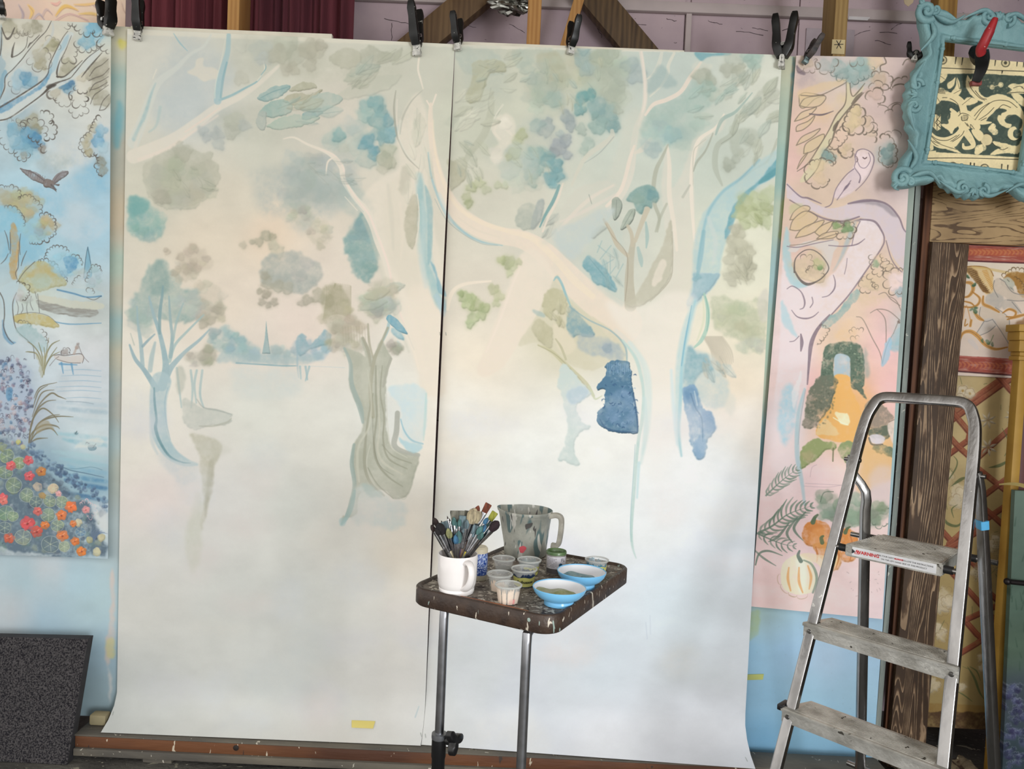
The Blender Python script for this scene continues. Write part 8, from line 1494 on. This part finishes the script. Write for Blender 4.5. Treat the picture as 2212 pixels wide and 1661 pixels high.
pot('p', 'navy paint pot with yellow label handwritten in black', 1131, 1264, .0235, .036, m_clear, P_navy, .024, lab='Aubusson', lab_a=-86, splash=[(P_navy, .02, .85, -180, 180), (P_navy, .0, .2, -180, 180)], text_size=.0095)
pot('p', 'clear pot holding a little cream paint, right of the mug', 1078, 1276, .0225, .036, m_clear, P_cream, .012, splash=[(P_pale, .1, .8, -140, -60)])
pot('p', 'cream smeared clear pot nearest the front edge', 1097, 1301, .0225, .036, m_clear, P_pale, .012, splash=[(P_pale, .03, 1.0, -175, -128), (P_pale, .03, .95, -122, -100), (P_pale, .03, 1.0, -92, -62), (P_pale, .03, .9, -55, 0), (mat('faded_red_print', (226,150,146), .5), .06, .38, -84, -48)])
pot('p', 'teal blue paint pot with yellow label, alone at back right', 1288, 1238, .0225, .032, m_clear, P_teal, .018, lab='AC', lab_a=-70, splash=[(P_teal, .5, .95, 60, 230), (P_teal, .55, .85, -150, -30)])
# footed bowls
M_bowl = mat('sky_blue_melamine', (126,196,240), .22, 0, (120,188,234), 8, spots=(((50,60,70), 90, .76),)); M_bwh = mat('white_melamine', (236,238,242), .2, 0, (226,228,234), 10)
def bowl(label, u, v, r, paint, ph, seed):
    c = spot(u, v); t = thing('footed_bowl', label, 'bowl', c, 'blue footed bowls on the table'); h = .036
    obj('bowl_outside', lathe(nb(), [(r * .50, .0005), (r * .56, 0), (r * .56, .004), (r * .535, .009), (r * .60, .0105), (r * .80, .017), (r * .94, .026), (r, h - .002), (r * 1.005, h), (r * .985, h + .001), (r * .965, h - .001)], c, 56, caps=False), M_bowl, t, sharp=50)
    obj('bowl_inside', lathe(nb(), [(r * .972, h - .0006), (r * .90, .026), (r * .72, .018), (r * .4, .0145), (0, .014)], c, 56, caps=False), M_bwh, t)
    bm = nb(); gg = np.random.RandomState(seed); rows = []
    for k in range(9):
        q = k / 8; rows.append([])
        for a in np.linspace(0, 2 * math.pi, 40, endpoint=False):
            lim = r * (.78 + .13 * math.sin(a * 1 + 4.2) + .05 * math.sin(5 * a + seed)); rr = lim * q
            inner = np.interp(rr / r, [0, .4, .72, .90], [.014, .0145, .018, .026]); bump_ = ph * (1 - q) ** .6 * (.6 + .5 * math.sin(3 * a + 6 * q + seed) * q + .3 * math.cos(a - .6)) 
            rows[-1].append(bm.verts.new((c[0] + rr * math.cos(a), c[1] + rr * math.sin(a), c[2] + inner + .0006 + max(0, bump_))))
    quadify(bm, rows, True); bmesh.ops.remove_doubles(bm, verts=bm.verts, dist=1e-5); obj('paint_pool', bm, paint, t)
bowl('sky blue footed bowl smeared with olive paint, nearest the front', 1207, 1304, .0565, P_olive, .015, 1)
bowl('sky blue footed bowl of teal paint behind the olive one', 1255, 1267, .0555, mat('teal_slate_mix', (104,140,150), .35, 0, (140,166,166), 60, bump=.3, bscale=120), .011, 4)
# =============================== stepladder ===============================
lx, ly, lphi, lL, lhw, lt = .805, -.883, -.798, .322, .219, .059
lw = np.array((math.cos(lphi), math.sin(lphi), 0)); lb = np.array((-math.sin(lphi), math.cos(lphi), 0)); zoff = .04
LZ0 = .499 + .04; LDZ = .225
def lp(s, z, b=0.0, hw=None):       # s -1..1 across, z height, b behind the front rails
    zz = z - zoff
    return np.array((lx, ly, 0)) + s * (lhw - lt * zz if hw is None else hw) * lw + lb * (lL * zz + b) + np.array((0, 0, z))
M_alu = mat('scuffed_aluminium', (170,168,167), .26, 1.0, (144,142,141), 24, (1, 1, .3), .1, 60, spots=(((206,204,200), 40, .73), ((150,130,140), 26, .77)))
M_tread = mat('dirty_aluminium_tread', (206,204,198), .42, .6, (168,165,158), 18, bump=.15, bscale=120, spots=(((190,188,182), 50, .69), ((90,86,80), 40, .70)))
M_cap = mat('black_plastic_cap', (24,24,26), .45)
lad = thing('stepladder', 'aluminium stepladder with hooped handrail in front of the pink mural', 'stepladder', tuple(lp(0, 0)))
ztop = 1.40
pts = [lp(-1, .012), lp(-1, .5), lp(-1, 1.0), lp(-1, 1.28), lp(-.97, 1.345), lp(-.86, 1.388), lp(-.72, 1.40), lp(0, 1.40), lp(.72, 1.40), lp(.86, 1.388), lp(.97, 1.345), lp(1, 1.28), lp(1, 1.0), lp(1, .5), lp(1, .012)]
pp = []
for a, b in zip(pts[:-1], pts[1:]): pp += [a + (b - a) * t for t in np.linspace(0, 1, 6, endpoint=False)]
pp.append(pts[-1]); pp = np.array(pp)
for _ in range(3): pp[1:-1] = (pp[:-2] + pp[1:-1] * 2 + pp[2:]) / 4
bm = nb(); tube(bm, pp, .0140, 20, flat=.85, up=tuple(lb), square=True); obj('front_rail_hoop', bm, M_alu, lad, sharp=60)
for s in (-1, 1): bm = nb(); q = lp(s, .016); lathe(bm, [(.020, -.016), (.022, 0), (.020, .03)], q, 16); obj('rubber_foot', bm, M_cap, lad)
# treads
Mz = lambda o, : Matrix(((lw[0], lb[0], 0, o[0]), (lw[1], lb[1], 0, o[1]), (0, 0, 1, o[2]), (0, 0, 0, 1)))
for k, z in enumerate((LZ0 - LDZ, LZ0, LZ0 + LDZ)):
    hw = lhw - lt * (z - zoff) + .018; o_ = lp(0, z)
    bm = nb(); prof_ = [(-.016, -.036), (-.016, -.006), (-.024, -.005), (-.0245, .001), (-.021, .004), (.084, .004), (.086, -.014), (.083, -.014), (.082, .0), (-.012, .0), (-.0125, -.036)]
    rows = [[bm.verts.new(Mz(o_) @ Vector((x, b - .004, zz))) for b, zz in prof_] for x in (-hw, hw)]
    quadify(bm, rows, True); bm.faces.new(rows[0]); bm.faces.new(rows[1][::-1])
    for v in bm.verts:                                # the back of the tread narrows between the rails
        l = Mz(o_).inverted() @ v.co
        if l.y > .02: v.co = Mz(o_) @ Vector((l.x * (hw - .035) / hw, l.y, l.z))
    tr = obj('tread', bm, M_tread, lad, sharp=30)
    bm = nb()
    for j in range(12): box(bm, -hw + .035, hw - .035, -.016 + .0075 * j, -.0135 + .0075 * j, z * 0 + .0035, .0052); 
    bmesh.ops.transform(bm, matrix=Mz(o_), verts=bm.verts); obj('tread_ribs', bm, M_tread, tr)
    for s in (-1, 1):
        bm = nb(); lathe(bm, [(0, .003), (.005, .0025), (.0065, 0)], M=Matrix.Translation(Mz(o_) @ Vector((s * (hw - .016), -.0205, -.019))) @ Vector(-lb).to_track_quat('Z', 'Y').to_matrix().to_4x4(), seg=16); obj('rivet', bm, M_alu, tr)
    if k == 1:
        bm = nb(); box(bm, -hw - .012, -hw + .004, -.028, .02, -.006, .010, .003, Mz(o_)); obj('end_cap', bm, M_cap, tr)
# platform on its pivot rods
zp = LZ0 + 2 * LDZ; o_ = lp(0, zp); hwp = lhw - lt * (zp - zoff) - .040
bm = nb(); rows = [[bm.verts.new(Mz(o_) @ Vector((sx * (hwp - i_), b, zz))) for sx, b, i_ in ((-1, -.022, 0), (1, -.022, 0), (1, .20, .018), (-1, .20, .018))] for zz in (-.030, .004)]
fs = [bm.faces.new(rows[0][::-1]), bm.faces.new(rows[1])]; quadify(bm, rows, True); bmesh.ops.bevel(bm, geom=bm.edges[:], offset=.003, segments=2, affect='EDGES')
plat = obj('platform', bm, M_tread, lad, sharp=40); plat['label'] = 'grey platform with worn top'
bm = nb()
for j in range(14): box(bm, -hwp + .012, hwp - .012, -.012 + .0142 * j, -.0085 + .0142 * j, .0038, .0052, 0, Mz(o_))
obj('platform_ribs', bm, M_tread, plat)
fs_ = lambda x, y: tuple(Mz(o_) @ Vector((x, -.0226, -.013 + y)))
obj('warning_sticker', prism(nb(), [(-hwp + .020, -.012), (hwp - .014, -.012), (hwp - .014, .012), (-hwp + .020, .012)], lambda x, y: fs_(x, y), lambda x, y: tuple(np.array(fs_(x, y)) + lb * .0006)), mat('white_sticker', (222,222,224), .4), plat)
ft = lambda dx, dy: (lambda x, y: tuple(np.array(fs_(x + dx, y + dy)) - lb * .0005))
W_ = 2 * hwp
bm = letters('WARNING', .0125, ft(-hwp + .25 * W_, -.0035), bold=.0004); obj('red_lettering', bm, mat('warning_red', (206,44,50), .5), plat)
bm = letters('ALWAYS', .0056, ft(-hwp + .575 * W_, .0022), bold=.0003); obj('red_lettering', bm, bpy.data.materials['warning_red'], plat)
bm = letters('FOR YOUR SAFETY', .0056, ft(-hwp + .445 * W_, .0022)); letters('FOLLOW THE INSTRUCTIONS', .0056, ft(-hwp + .762 * W_, .0022), bm); letters('ON THE LEFT HAND SIDE OF THIS PRODUCT', .0056, ft(-hwp + .625 * W_, -.0062), bm); obj('small_lettering', bm, mat('sticker_ink', (40,40,46), .5), plat)
bm = nb(); c = -hwp + .135 * W_
for a, b in (((-.006, -.005), (.006, -.005)), ((.006, -.005), (0, .006)), ((0, .006), (-.006, -.005))): beam(bm, ft(c, 0)(*a), ft(c, 0)(*b), .0011, .0006, bev=0)
beam(bm, ft(c, 0)(0, -.003), ft(c, 0)(0, .003), .001, .0006, bev=0); obj('hazard_triangle', bm, bpy.data.materials['warning_red'], plat)
bm = nb(); c = -hwp + .092 * W_; bm.faces.new([bm.verts.new(ft(c, 0)(.004 * math.cos(a) * (1 + .25 * math.cos(3 * a)), .005 * math.sin(a) * (1 + .25 * math.cos(3 * a)))) for a in np.linspace(0, 2 * math.pi, 24, endpoint=False)]); obj('black_mark', bm, bpy.data.materials['sticker_ink'], plat)
for b, nm in ((-.008, 'front_pivot_rod'), (.19, 'rear_pivot_rod')):
    hw_ = lhw - lt * (zp - zoff) + (.012 if b < 0 else .03); bm = nb(); tube(bm, [Mz(o_) @ Vector((-hw_, b, -.012)), Mz(o_) @ Vector((hw_, b, -.012))], .0075, 14); obj(nm, bm, M_alu, lad)
    bm = nb()
    for s in (-1, 1): tube(bm, [Mz(o_) @ Vector((s * (hwp + .001), b, -.012)), Mz(o_) @ Vector((s * (hwp + .02), b, -.012))], .0105, 14)
    obj('pivot_bush', bm, M_cap, lad)
# rear frame: two legs hinged to the front rails
REAR = {-1: [(1862, 985), (1866, 1010), (1862, 1245), (1856, 1661)], 1: [(2112, 1010), (2124, 1060), (2138, 1245), (2156, 1560)]}
for s in (-1, 1):
    inn_ = -s * lw * (.048 if s < 0 else .0)
    h0 = lp(s, 1.215, .004); hr = lhw + .012
    foot = lp(s, 0.012, 0) + lb * .66 + inn_
    pts = [h0 - np.array((0, 0, -.01)) + s * lw * .010, h0 + s * lw * .016 + lb * .012 + np.array((0, 0, -.03)), h0 + s * lw * .018 + lb * .030 + inn_ * .85 + np.array((0, 0, -.09))]
    A = pts[-1]
    pts += [A + (foot - A) * t for t in np.linspace(.05, 1, 14)]
    pts = [Vector(p) for p in spline(np.array([tuple(p) for p in pts]), False, .02)]
    bm = nb(); tube(bm, pts, [.010, .013, .0135, .0135, .0135], 14, flat=.8, square=True); rl = obj('rear_leg', bm, M_alu, lad, sharp=60)
    bm = nb(); lathe(bm, [(.016, -.012), (.018, 0), (.016, .025)], foot, 14); obj('rubber_foot', bm, M_cap, lad)
    bm = nb(); tube(bm, [h0 - s * lw * .016, h0 + s * lw * .03], .006, 12); obj('hinge_bolt', bm, M_alu, lad)
    if s > 0:
        bm = nb(); p = A + (foot - A) * .04; tube(bm, [A + (foot - A) * .025, A + (foot - A) * .045], .0145, 14, flat=.8, square=True); obj('blue_daub_band', bm, mat('blue_daub_paint', (80,170,220), .5), rl)  # short band standing in for a small daub of blue paint
bm = nb(); f1 = lp(-1, .012) + lb * .60; f2 = lp(1, .012) + lb * .60; 
for zz in (.22,): tube(bm, [lp(-1, zz, 0) + lb * .56, lp(1, zz, 0) + lb * .56], .009, 12)
obj('rear_brace', bm, M_alu, lad)
